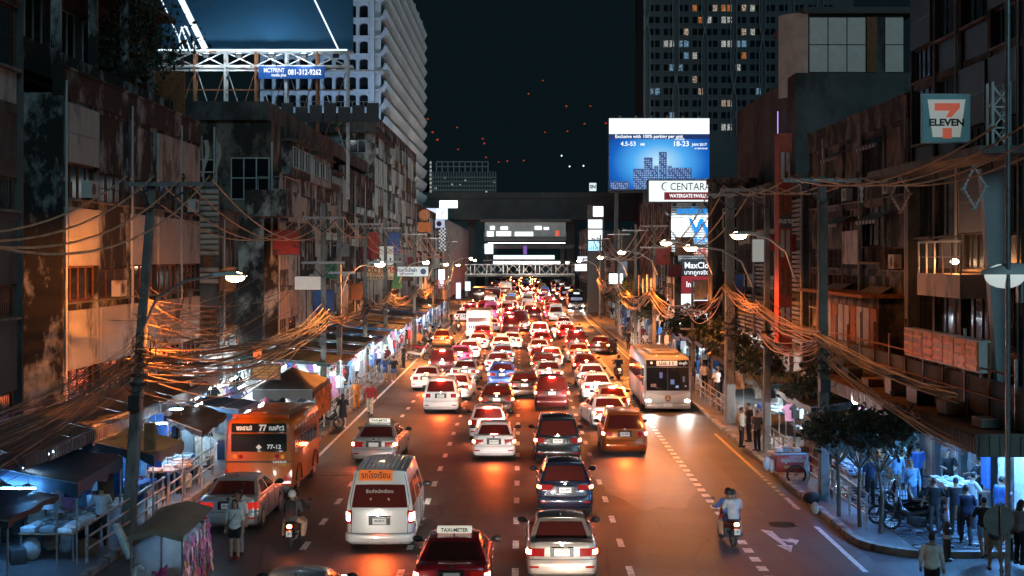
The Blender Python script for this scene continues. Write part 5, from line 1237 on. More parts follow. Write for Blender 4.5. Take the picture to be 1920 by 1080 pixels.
def half_outline(p):
    rcx, rcy, bow = .17, .34, .07
    L = p['L']; out = []
    for i in range(7): out.append((i/6*(1-rcx), bow*(i/6*(1-rcx))**2))
    y1 = out[-1][1]
    for a in (18,36,54,72,90): out.append(((1-rcx)+rcx*math.sin(R(a)), y1+rcy*(1-math.cos(R(a)))))
    y = y1+rcy; yf = L-.55-.10
    while y < yf-.05:
        near = any(abs(y-a) < p['wr']+.16 for a in p['ax'])
        y += .07 if near else .22
        if y < yf-.03: out.append((1, y))
    fc = [((1-.3)+.3*math.cos(R(a)), yf+.5*math.sin(R(a))) for a in (0,22,45,68,90)]
    out += fc
    for i in range(1, 6): out.append((.7*(1-i/5), yf+.5+.08*(i/5)))
    return out
class Car:
    def __init__(s, kind):
        s.kind = kind; s.p = p = CARS[kind]; s.hw = p['W']/2
        s.half = half_outline(p)
    def zb(s, k, y):
        z = .21
        if k > .86:
            for a in s.p['ax']:
                Ra = s.p['wr']+.055
                if abs(y-a) < Ra: z = max(z, s.p['wr']+math.sqrt(Ra*Ra-(y-a)**2)-.01)
        return z
    def pt(s, k, y, row):
        fr, w, yr, yf = row; p = s.p
        zb = s.zb(k, y); zt = interp(p['top'], y)
        z = zb+fr*(zt-zb)
        wr = max(0, 1-y/.9); wf = max(0, 1-(p['L']-y)/1.3)
        return Vector((k*s.hw*w, y+yr*wr-yf*wf, z))
    def rear(s, q, z, off=.008):
        """point of the rear skin: q 0 centre, 1 start of the corner, 2 end of it, beyond that metres along the flank"""
        sg = -1 if q < 0 else 1; q = abs(q); rcx, rcy, bow = .17, .34, .07
        if q <= 1: k = q*(1-rcx); y = bow*k*k; nx, ny = .1*q, -1
        elif q <= 2:
            a = R((q-1)*90); k = (1-rcx)+rcx*math.sin(a); y = bow*(1-rcx)**2+rcy*(1-math.cos(a)); nx, ny = math.sin(a), -math.cos(a)
        else: k = 1; y = bow*(1-rcx)**2+rcy+(q-2); nx, ny = 1, 0
        zt = interp(s.p['top'], y); fr = (z-.21)/(zt-.21)
        rows = s.p['rows']
        w = interp([(r[0], r[1]) for r in rows], fr); yr = interp([(r[0], r[2]) for r in rows], fr)
        return Vector((sg*(k*s.hw*w+nx*off), y+yr*max(0, 1-y/.9)+ny*off, z))
    def patch(s, q0, q1, z0, z1, off=.008, nq=6, nz=2, thick=True):
        b = MB(); rows = []
        for i in range(nz+1):
            rows.append([s.rear(lerp(q0, q1, j/nq), lerp(z0, z1, i/nz), off) for j in range(nq+1)])
        b.grid(rows)
        if thick:
            inn = [[s.rear(lerp(q0, q1, j/nq), lerp(z0, z1, i/nz), -.01) for j in range(nq+1)] for i in (0, nz)]
            b.grid([inn[0], rows[0]]); b.grid([rows[-1], inn[1]])
            b.grid([[rows[i][0] for i in range(nz+1)], [s.rear(q0, lerp(z0,z1,i/nz), -.01) for i in range(nz+1)]])
            b.grid([[s.rear(q1, lerp(z0,z1,i/nz), -.01) for i in range(nz+1)], [rows[i][-1] for i in range(nz+1)]])
        return b
    def body(s):
        b = MB(); p = s.p
        full = s.half+[(-k, y) for k, y in s.half[-2:0:-1]]
        rows = [[(lambda v: Vector((v.x if k >= 0 else -abs(v.x), v.y, v.z)))(s.pt(abs(k), y, r)) for k, y in full] for r in p['rows']]
        b.grid(rows, closed=True)
        top = rows[-1]
        inner = [[Vector((v.x*f, v.y, v.z+dz)) for v in top] for f, dz in ((.9,.012),(.55,.026),(0,.032))]
        b.grid([top]+inner, closed=True)
        # under tray
        n = len(full); b.add([Vector((v.x*.98, v.y, .24)) for v in rows[0]], [tuple(range(n-1,-1,-1))])
        return b
    def house(s):
        """greenhouse: pillars + roof into one shell, panes as separate shells"""
        g = s.p['gh']; bowr, bowf = .06, .14
        def X(v): return lerp(g['xb'], g['xt'], v**1.15)
        def Z(v): return lerp(g['zb'], g['zt'], v)
        def rear(u, v): return Vector((X(v)*u, lerp(g['yrb'], g['yrt'], v**1.1)+bowr*u*u, Z(v)+.03*(1-u*u)*v))
        def front(u, v): return Vector((X(v)*u, lerp(g['yfb'], g['yft'], v**1.05)-bowf*u*u, Z(v)+.03*(1-u*u)*v))
        def side(t, v, sg):
            y0 = lerp(g['yrb'], g['yrt'], v**1.1)+bowr; y1 = lerp(g['yfb'], g['yft'], v**1.05)-bowf
            return Vector((sg*(X(v)+.02*math.sin(PI*t)), lerp(y0, y1, t), Z(v)+.0*t))
        sh = MB(); panes = {}
        vs = (0, .10, .86, 1) if s.kind != 'van' else (0, .08, .66, .72, .9, 1)
        gl = 1
        def patch(fn, us, nu, v0, v1, target, flip):
            rows = [[fn(lerp(us[0], us[1], i/nu), lerp(v0, v1, j/3)) for i in range(nu+1)] for j in range(4)]
            target.grid(rows, flip=flip)
        def zone(name, fn, cuts, flip):
            for (a, bb, isg) in cuts:
                for vi in range(len(vs)-1):
                    if isg and vi == gl:
                        panes.setdefault(isg, []).append(None)
                        m = MB(); patch(fn, (a, bb), 8, vs[vi], vs[vi+1], m, flip); panes[isg][-1] = m
                    else: patch(fn, (a, bb), 8 if bb-a > .5 else 3, vs[vi], vs[vi+1], sh, flip)
        zone('rear', rear, [(-1,-.86,0),(-.86,.86,'rear_window'),(.86,1,0)], False)
        zone('front', front, [(-1,-.93,0),(-.93,.93,'windscreen'),(.93,1,0)], True)
        cuts = [(0,.15,0),(.15,.50,'side_window'),(.50,.54,0),(.54,.93,'side_window'),(.93,1,0)]
        if s.kind == 'van': cuts = [(0,.05,0),(.05,.30,'side_window'),(.30,.33,0),(.33,.62,'side_window'),(.62,.66,0),(.66,.90,'side_window'),(.90,1,0)]
        for sg in (-1, 1):
            zone('side', lambda t, v, sg=sg: side(t, v, sg), cuts, sg < 0)
        # roof
        rows = []
        for i in range(11):
            t = i/10; row = []
            for j in range(13):
                u = -1+j/6
                a = rear(u, 1); c = front(u, 1)
                row.append(Vector((a.x*(1-.0*t), lerp(a.y, c.y, t), a.z+.035*math.sin(PI*t)+.012*(1-u**4))))
            rows.append(row)
        sh.grid(rows)
        for i, sg in ((0,-1),(12,1)):      # close the roof edge down to the side top
            e = [r[i] for r in rows]; l = [side(t/10, 1, sg) for t in range(11)]
            sh.grid([l, e], flip=(sg > 0))
        e0 = rows[0]; sh.grid([[rear(-1+j/6, 1) for j in range(13)], e0]); e1 = rows[-1]; sh.grid([e1, [front(-1+j/6, 1) for j in range(13)]])
        s.rearfn = rear; s.sidefn = side; s.roofrows = rows
        return sh, panes
def wheel_mesh(r, w, detail=True):
    b = MB(); b.lathe([(r*.62,-w/2),(r*.9,-w/2),(r*.985,-w*.42),(r,-w*.25),(r,w*.25),(r*.985,w*.42),(r*.9,w/2),(r*.62,w/2)], 22, axis='x', cap=False)
    t = b.mesh('tyre', 40); t.materials.append(M_TYRE)
    b = MB(); b.lathe([(0,-w*.36),(r*.2,-w*.38),(r*.24,-w*.3),(r*.5,-w*.3),(r*.62,-w*.5)], 18, axis='x'); b.lathe([(r*.62,w*.5),(r*.5,w*.3),(r*.24,w*.3),(r*.2,w*.38),(0,w*.36)], 18, axis='x')
    for k in range(5):
        a = 2*PI*k/5
        for sx in (-1, 1): b.beam((sx*w*.38, r*.15*math.cos(a), r*.15*math.sin(a)), (sx*w*.44, r*.6*math.cos(a), r*.6*math.sin(a)), r*.13)
    m = b.mesh('rim', 40); m.materials.append(M_RIM)
    return t, m
PROTO = {}
M_BODY0 = paint('plain', (.5,.5,.5))
def car_proto(kind, far=False, taxi=False):
    key = (kind, far, taxi)
    if key in PROTO: return PROTO[key]
    c = Car(kind); p = c.p; W = p['W']
    L = []     # (name, mesh, loc, [subparts])
    def me(name, b, m, sm=35):
        x = b.mesh(name, sm); 
        for q in (m if isinstance(m, list) else [m]): x.materials.append(q)
        return x
    sh, panes = c.house()
    bd = c.body(); bd.add(sh.v, sh.f)
    L.append(('body', me('body', bd, M_BODY0, 38), None, []))
    if far:
        b = MB()
        for k, ms in panes.items():
            for m in ms: b.add(m.v, m.f)
        L.append(('window', me('window', b, M_CARGLASS, 60), None, []))
    else:
        for k, ms in panes.items():
            for m in ms: L.append((k, me(k, m, M_CARGLASS, 60), None, []))
    t, r = wheel_mesh(p['wr'], .22)
    for y in p['ax']:
        for sg in (-1, 1): L.append(('wheel', t, (sg*(W/2-.125), y, p['wr']), [] if far else [('rim', r, None)]))
    q0, q1, z0, z1 = p['tail']
    for sg in (-1, 1):
        b = c.patch(sg*q0, sg*q1, z0, z1, .012, 10, 3); 
        if sg < 0: b.f = [f[::-1] for f in b.f]
        cz = (z0+z1)/2; hh = (z1-z0)*.26
        if kind == 'van': b2 = c.patch(sg*1.2, sg*1.9, cz-.12, cz+.10, .022, 6, 2)
        else: b2 = c.patch(sg*lerp(q0, q1, .42), sg*lerp(q0, q1, .88), cz-hh, cz+hh, .022, 6, 2)
        if sg < 0: b2.f = [f[::-1] for f in b2.f]
        L.append(('taillight', me('taillight', b, M_LENSRED), None, [('lamp_core', me('lamp_core', b2, G_TAIL), None)]))
    # plate with its recess
    zp = p['plate']
    b = MB(); yb = c.rear(0, zp, 0).y
    b.mat(0).box(-.30,.30, yb-.012, yb+.05, zp-.11, zp+.10)
    L.append(('plate_recess', me('plate_recess', b, M_BLACK), None, []))
    b = MB(); b.box(-.19,.19, yb-.028, yb-.013, zp-.085, zp+.075); L.append(('number_plate', me('number_plate', b, M_PLATE), None, []))
    if not far:
        for sg in (-1, 1):
            b = MB(); yb_ = g0 = p['gh']['yfb']-.45
            b.ball((sg*(W/2+.10), yb_, p['gh']['zb']+.10), (.13,.07,.085), 12, 8); b.beam((sg*(W/2-.08), yb_+.02, p['gh']['zb']+.04), (sg*(W/2+.04), yb_+.01, p['gh']['zb']+.07), .05)
            L.append(('mirror', me('mirror', b, M_BLACK, 50), None, []))
            for yh in ([1.75, 2.75] if kind != 'van' else [3.3]):
                b = MB(); b.bbox(-.014,.014,-.10,.10,-.018,.018,.008)
                L.append(('door_handle', me('door_handle', b, M_CHROME, 40), (sg*(W/2+.006), yh, .90 if kind in ('sedan','hatch') else 1.0), []))
        # lid gaps and bumper seam as dark grooves on the skin
        b = MB(); zb_ = p['bump']
        b.tube([c.rear(q/10, zb_, .002) for q in range(-19, 20)], .008, 4)
        if kind in ('sedan',):
            for sg in (-1, 1): b.tube([c.rear(sg*.98, z, .002) for z in (zb_, .7, .8, .9, .99)], .006, 4)
        elif kind == 'van':
            for sg in (-1, 1): b.tube([c.rear(sg*1.0, z, .003) for z in (zb_, .7, .9, 1.1)]+[c.rearfn(sg*.93, v) - Vector((0,.004,0)) for v in (.2,.5,.8,.95)], .008, 4)
        else:
            for sg in (-1, 1): b.tube([c.rear(sg*1.0, z, .002) for z in (zb_, .8, .9, 1.0)], .006, 4)
        for sg in (-1, 1):
            for y in (p['ax'][0]+.75, p['ax'][0]+1.75):
                b.tube([c.pt(1, y, r_)*1.0 + Vector((.003,0,0)) if sg > 0 else Vector((-c.pt(1, y, r_).x-.003, y, c.pt(1, y, r_).z)) for r_ in p['rows'][1:-1]], .006, 4)
        L.append(('panel_gap', me('panel_gap', b, M_BLACK), None, []))
        b = c.patch(-1.75, 1.75, .225, .33, .006, 20, 1); L.append(('lower_bumper', me('lower_bumper', b, M_BLACK if kind != 'van' else M_BODY0), None, []))
        b = MB(); b.tube([c.rear(q/10, zp+.125, .012) for q in range(-4, 5)], .016, 5); L.append(('chrome_strip', me('chrome_strip', b, M_CHROME, 50), None, []))
        b = MB(); b.lathe([(.05,-.012),(.05,.0),(.03,.01),(0,.012)], 14, (0, c.rear(0, zp+.2, 0).y-.014, zp+.2), axis='y'); L.append(('badge', me('badge', b, M_CHROME, 40), None, []))
        for sg in (-1, 1):
            b = c.patch(sg*.78, sg*1.25, .42, .47, .008, 4, 1)
            if sg < 0: b.f = [f[::-1] for f in b.f]
            L.append(('reflector', me('reflector', b, M_LENSRED), None, []))
            b = MB(); b.lathe([(.0,0),(.1,0),(.1,.05),(.0,.05)], 12, (sg*.62, p['L']-.16, .66), axis='y'); L.append(('headlight', me('headlight', b, G_HEAD), None, []))
        if kind in ('suv','crossover'):
            for sg in (-1, 1):
                b = MB(); rr = [Vector((r_[0].x*sg*-1*.93, r_[0].y, r_[0].z+.055)) for r_ in c.roofrows]
                rr[0].z -= .05; rr[-1].z -= .05
                b.tube(rr, .022, 6); L.append(('roof_rail', me('roof_rail', b, M_STEEL, 50), None, []))
            b = MB(); a0 = c.rearfn(0, 1); b.grid([[c.rearfn(u/6*.9, 1)+Vector((0,dy,dz)) for u in range(-6,7)] for dy, dz in ((.16,.045),(-.06,.035),(-.07,.005),(.05,-.02))]); L.append(('spoiler', me('spoiler', b, M_BODY0, 50), None, []))
        if kind in ('sedan','hatch'):
            b = MB(); rr = c.roofrows[2][6]; b.add([(rr.x-.02,rr.y-.1,rr.z),(rr.x+.02,rr.y-.1,rr.z),(rr.x,rr.y+.08,rr.z),(rr.x,rr.y-.1,rr.z+.07)], [(0,1,3),(1,2,3),(2,0,3)]); L.append(('antenna', me('antenna', b, M_BLACK), None, []))
        if kind == 'van':
            b = MB()
            for u in range(-4, 5):
                b.tube([Vector((c.roofrows[i][6].x+u*.14, c.roofrows[i][6].y, c.roofrows[i][6].z+.004-.0012*u*u)) for i in range(1, 10)], .016, 4)
            L.append(('roof_rib', me('roof_rib', b, M_BODY0), None, []))
            b = c.patch(-1.9, 1.9, .30, .50, .05, 20, 3); L.append(('bumper', me('bumper', b, M_BODY0), None, []))
    st = p['stop']
    if st != 'none':
        b = MB()
        if st == 'low': v = c.rearfn(0, .06); b.obox(v+Vector((0,-.06,.035)), (.14,0,0), (0,.012,.004), (0,-.004,.016))
        else: v = c.rearfn(0, .93); b.obox(v+Vector((0,-.05,.02)), (.16,0,0), (0,.014,0), (0,0,.016))
        L.append(('brake_light', me('brake_light', b, G_STOPBAR), None, []))
    if taxi:
        rr = c.roofrows[3][6]; b = MB(); b.bbox(-.42,.42, rr.y-.09, rr.y+.09, rr.z+.01, rr.z+.17, .02)
        L.append(('taxi_sign', me('taxi_sign', b, M_TAXI, 40), None, [('#', (0, rr.y-.094, rr.z+.09))]))
    PROTO[key] = (c, L)
    return PROTO[key]
M_TAXI = mat('taxi_sign_plastic', (.75,.74,.68), .4, var=0, emit=(1,.9,.7,.55))
CARSPOTS = []
def car(kind, x, y, col, label, rz=0.0, far=False, taxi=False, beam=2600, group='cars queuing in the traffic', glass=None, lights='tail', plate=None, cat='car', stop=True, name=None, scale=1.0, tilt=-2.5):
    c, L = car_proto(kind, far, taxi)
    nm = name or {'sedan':'saloon_car','hatch':'small_car','suv':'sport_utility','crossover':'crossover_car','van':'passenger_van'}[kind]
    if taxi: nm = 'taxi'; cat = 'taxi'
    t = thing(nm, label, cat, (x, y, 0), rz, group)
    if scale != 1.0: t.scale = (scale,)*3
    for (n, me, loc, subs) in L:
        if n == 'brake_light' and not stop: continue
        o = link(n, me, t, loc)
        if n == 'panel_gap': o['kind'] = 'stuff'
        if me.materials and me.materials[0] == M_BODY0: recolor(o, col)
        if glass is not None and n in ('rear_window','side_window','window','windscreen'): recolor(o, glass)
        if n == 'taillight' and lights == 'off': recolor(o, M_TAILOFF)
        for sn, sme, sloc in [q for q in subs if q[0] != '#']:
            if sn == 'lamp_core' and lights == 'off': continue
            so = link(sn, sme, o, sloc)
            if sn == 'lamp_core' and lights == 'brake': recolor(so, G_BRAKE)
        for q in subs:
            if q[0] == '#': lettering('TAXI-METER', .125, M_INK, q[1], FACE_CAM, o, .003, sx=.95)
        if n == 'number_plate' and plate and not far:
            cb = CARS[kind]; lettering(plate, .085, M_INK, (0, c.rear(0, cb['plate'], 0).y-.030, cb['plate']+.005), FACE_CAM, o, .002, extrude=.001)
    if lights != 'off' and y < 400: lamp('brake_glow', 'SPOT', (0,-.12,.8), (560 if lights == 'brake' else 430)*(2.2 if far else 1), (1,.12,.02), t, .3, (R(-44),0,0), 120, .9)
    if beam: lamp('headlight_beam', 'SPOT', (0, CARS[kind]['L']+.05, .66), beam, (1,.9,.78), t, .25, (R(90+tilt), 0, 0), 62, .8)
    return t
# ------------------------------------------------------------------ the traffic, from the footbridge up the road
def C(kind, px, py, col, label, **k):
    x, y = gp(px, py); return car(kind, x, y, col, label, **k)
G_FAR = 'small distant cars packed together up the road'
C('sedan', 1054, 1097, P_CHAMP, 'champagne silver saloon at the bottom edge with a dark rear window', plate='2กท 8338', beam=900, stop=False, lights='brake')
C('crossover', 1060, 968, P_NAVY, 'dark navy crossover with chrome strip directly ahead of the champagne saloon', plate='5กบ 899', beam=1500)
C('suv', 1046, 871, P_BLACK, 'black sport utility with roof rails ahead of the navy crossover', plate='3กข 185', beam=1500, stop=False)
C('suv', 1172, 857, P_BROWN, 'copper brown sport utility alone beside the short dashed line', plate='4กฮ 6683', beam=1500, stop=False)
C('van', 711, 1036, P_PEARL, 'white commuter van with an orange Thai school sign on its roof end', plate='30-0512', cat='van', beam=1500, name='passenger_van')
C('sedan', 846, 1146, P_RED, 'deep red taxi with a roof sign at the bottom edge', taxi=True, beam=1800, stop=False)
C('sedan', 700, 872, P_SILVER, 'silver taxi with a roof sign ahead of the white van', taxi=True, beam=1500, stop=False, lights='brake', rz=R(-3))
C('sedan', 426, 1000, P_SILVER, 'silver saloon parked by the left stalls behind the orange bus', lights='off', beam=0, stop=False, plate='ฎค 6903', rz=R(-1))
C('sedan', 533, 1245, P_SILVER, 'car of which only the pale roof shows at the bottom left edge', lights='off', beam=700, stop=False)
C('sedan', 926, 865, P_WHITE, 'white saloon with glowing lamps nearest in the middle left lane', plate='2กค 2295', scale=.97, beam=1500)
C('hatch', 915, 828, P_PEARL, 'pale car half hidden ahead of the nearest white saloon', beam=1500)
C('sedan', 931, 778, P_DBROWN, 'dark brown saloon ahead of the pale half hidden car', plate='1กง 471')
C('suv', 826, 776, P_WHITE, 'white sport utility standing on tall tyres in the second lane from the left', plate='6กฉ 114')
C('sedan', 853, 752, P_WHITE, 'white saloon just right of the tall white sport utility', rz=R(-2))
C('sedan', 797, 734, P_WHITE, 'white saloon with red rear window nearest the left kerb', rz=R(-2))
C('sedan', 870, 720, P_SILVER, 'silver gold saloon beside the blue taxi', rz=R(-3))
C('suv', 829, 706, P_MAROON, 'maroon boxy wagon with a broad dark window on the left')
C('sedan', 862, 687, P_PINK, 'pink and gold taxi ahead of the maroon wagon', taxi=False)
C('sedan', 879, 674, P_WHITE, 'white saloon in the left queue ahead of the pink taxi')
C('sedan', 896, 657, P_WHITE, 'white saloon directly behind the white open sided bus')
C('crossover', 828, 652, P_GOLD, 'gold crossover stopped at the left kerb with its lamps on', rz=R(-2))
C('sedan', 941, 726, P_BLUE, 'blue taxi shining in the middle of the traffic', taxi=False, plate='ทข 3121')
C('sedan', 933, 702, P_SILVER, 'silver saloon half hidden ahead of the blue taxi')
C('sedan', 942, 684, P_LBLUE, 'pale blue saloon third in line ahead of the blue taxi')
C('sedan', 940, 664, P_WHITE, 'white taxi fourth in line ahead of the blue taxi', taxi=True)
C('sedan', 960, 655, P_WHITE, 'white saloon between the white taxi and the dark pickup')
C('sedan', 984, 748, P_DBROWN, 'dark saloon with bright chrome bumper left of the red black sport utility', plate='8กฬ 20')
C('suv', 1035, 770, P_MAROON, 'dark red sport utility with glowing stop bar in the middle lane', plate='1ฒน 908')
C('sedan', 1029, 723, P_CHAMP, 'champagne saloon ahead of the dark red sport utility')
C('sedan', 1020, 704, P_DBROWN, 'brown saloon second ahead of the dark red sport utility')
C('sedan', 1016, 690, P_MAROON, 'maroon saloon third ahead of the dark red sport utility', rz=R(2))
C('hatch', 1034, 690, P_WHITE, 'small white car beside the maroon saloon in the middle lane')
C('sedan', 1011, 671, P_PEARL, 'pearl white saloon with a large red rear window in the middle lane')
C('sedan', 1016, 655, P_RED, 'bright red saloon in the middle lane far ahead')
C('sedan', 1148, 806, P_WHITE, 'white saloon turned slightly beside the copper brown sport utility', rz=R(7))
C('hatch', 1149, 781, P_SILVER, 'silver small car tucked in front of the turned white saloon')
C('sedan', 1121, 752, P_WHITE, 'white saloon left of the grey bus front')
C('sedan', 1112, 730, P_PEARL, 'pearl saloon second along beside the grey bus', rz=R(2))
C('sedan', 1100, 706, P_MAROON, 'maroon saloon by the flank of the grey bus')
C('sedan', 1086, 681, P_SILVER, 'silver saloon beyond the rear of the grey bus', rz=R(2))
C('suv', 1081, 660, P_MAROON, 'maroon sport utility in the right queue beyond the motorcycle')
C('sedan', 1121, 665, P_DBROWN, 'dark car pulling across into the bus lane with red lamps', rz=R(-14))
C('sedan', 1064, 637, P_RED, 'red saloon far up the right queue')
C('suv', 1012, 639, P_WHITE, 'white pickup with a broad tailgate far up the middle lane')
C('sedan', 1058, 620, P_WHITE, 'white saloon far up the right queue behind the pale van', far=True)
C('van', 1043, 603, P_WHITE, 'pale van far up the right queue', cat='van', far=True, name='passenger_van')
C('suv', 958, 628, P_MAROON, 'dark pickup with a tall canopy beside the white open sided bus', far=True, scale=1.08, name='pickup_truck')
C('suv', 957, 606, P_RED, 'red backed van ahead of the dark pickup', far=True, scale=1.05)
C('van', 977, 622, P_MAROON, 'small dark van next to the tall dark pickup', far=True, cat='van', name='passenger_van')
C('sedan', 905, 640, P_RED, 'red car glimpsed right of the white open sided bus', far=True)
C('sedan', 921, 623, P_WHITE, 'white car ahead of the open sided bus in the same gap', far=True)
# the packed far traffic, each car a copy
cols = [(P_WHITE,'white'),(P_WHITE,'white'),(P_PEARL,'pale'),(P_SILVER,'silver'),(P_MAROON,'maroon'),(P_DBROWN,'dark'),(P_RED,'red'),(P_GOLD,'gold'),(P_PINK,'pink'),(P_BLUE,'blue'),(P_YEL,'yellow')]
lanes = [(-7.2,'kerb side'),(-4.6,'far left'),(-1.65,'middle left'),(1.35,'middle right'),(4.5,'far right')]
fr = random.Random(21)
for li, (lx, ln) in enumerate(lanes):
    y = (150, 148, 158, 172, 176)[li]
    while y < 520:
        y += fr.uniform(6.0, 8.6)*(1 if y < 330 else 1.3)
        col, cn = fr.choice(cols); k = fr.choice(('sedan','sedan','sedan','suv','hatch','van'))
        if li == 0 and fr.random() < .45: continue
        if li == 1 and 118 < y < 150: continue
        kn = {'sedan':'saloon','suv':'sport utility','hatch':'small car','van':'van'}[k]
        zone = 'just beyond the nearer queue' if y < 215 else ('half way to the truss footbridge' if y < 280 else 'under and past the truss footbridge')
        car(k, lx+fr.uniform(-.6,.6), y, col, f'tiny {cn} {kn} in the {ln} lane {zone}', far=True, beam=2600 if y < 300 else 0, group=G_FAR, cat='van' if k == 'van' else 'car', lights=fr.choice(('tail','brake','brake')), rz=R(fr.uniform(-1.5,1.5)))
# two cars just below the frame whose headlamps light the road and the tails in front of them
car('sedan', 1.5, 25.5, P_WHITE, 'saloon following the champagne car, below the footbridge', beam=2400, stop=False)
car('sedan', 4.7, 27.0, P_SILVER, 'saloon driving alone below the footbridge, headlamps on the empty lane', beam=0, stop=False)
lamp('headlight_beam','SPOT',(0,4.8,.66),900,(.75,.90,1),[o for o in SC.objects if o.get('label','').startswith('saloon driving alone')][0],.2,(R(87.5),0,0),62,.8)
car('sedan', -4.2, 24.0, P_GREY, 'saloon following behind the commuter van, below the footbridge', beam=1500, stop=False)

# ---------------------------------------------------------------- school sign and glass print on the commuter van
van = [o for o in SC.objects if o.name.startswith('passenger_van') and 'school' in str(o.get('label'))][0]
cv = Car('van'); cv.house()
M_SIGNOR = mat('orange_sign', (.72,.16,.02), .5, var=.05, emit=(1,.2,.02,.25))
v0, v1 = cv.rearfn(0,.76), cv.rearfn(0,.99)
tilt = math.atan2(v1.y-v0.y, v1.z-v0.z)
sg_ = MB(); sg_.obox((0,0,0), (.46,0,0), (0,.01,0), (0,0,.15)); sgn = obj('school_sign', sg_, M_SIGNOR, van, loc=tuple((v0+v1)/2+Vector((-.12,-.028,.02)))); sgn.rotation_euler = (-tilt,0,0)
lettering('รถโรงเรียน', .235, M_INK, (0,-.013,-.015), FACE_CAM, sgn, .004, sx=.80)
v2 = cv.rearfn(0,.38); t2 = math.atan2(cv.rearfn(0,.5).y-cv.rearfn(0,.1).y, cv.rearfn(0,.5).z-cv.rearfn(0,.1).z)
M_GHOST = mat('white_window_print', (.55,.45,.4), .5, var=0)
lettering('รับส่งนักเรียน', .13, M_GHOST, tuple(v2+Vector((.0,-.02,.12))), (R(90)-t2,0,0), van, .001, sx=1.1)
lettering('VIGIET TOUR', .085, M_GHOST, tuple(v2+Vector((.0,-.015,-.10))), (R(90)-t2,0,0), van, .003, sx=1.1)
lp = lambda x, z, q: None
for sg in (-1, 1):
    m = cv.patch(sg*1.15, sg*1.95, .86, 1.0, .03, 6, 2)
    if sg < 0: m.f = [f[::-1] for f in m.f]
    obj('side_lamp', m, glow('violet_lamp_glow', (.45,.35,1), 10), van)

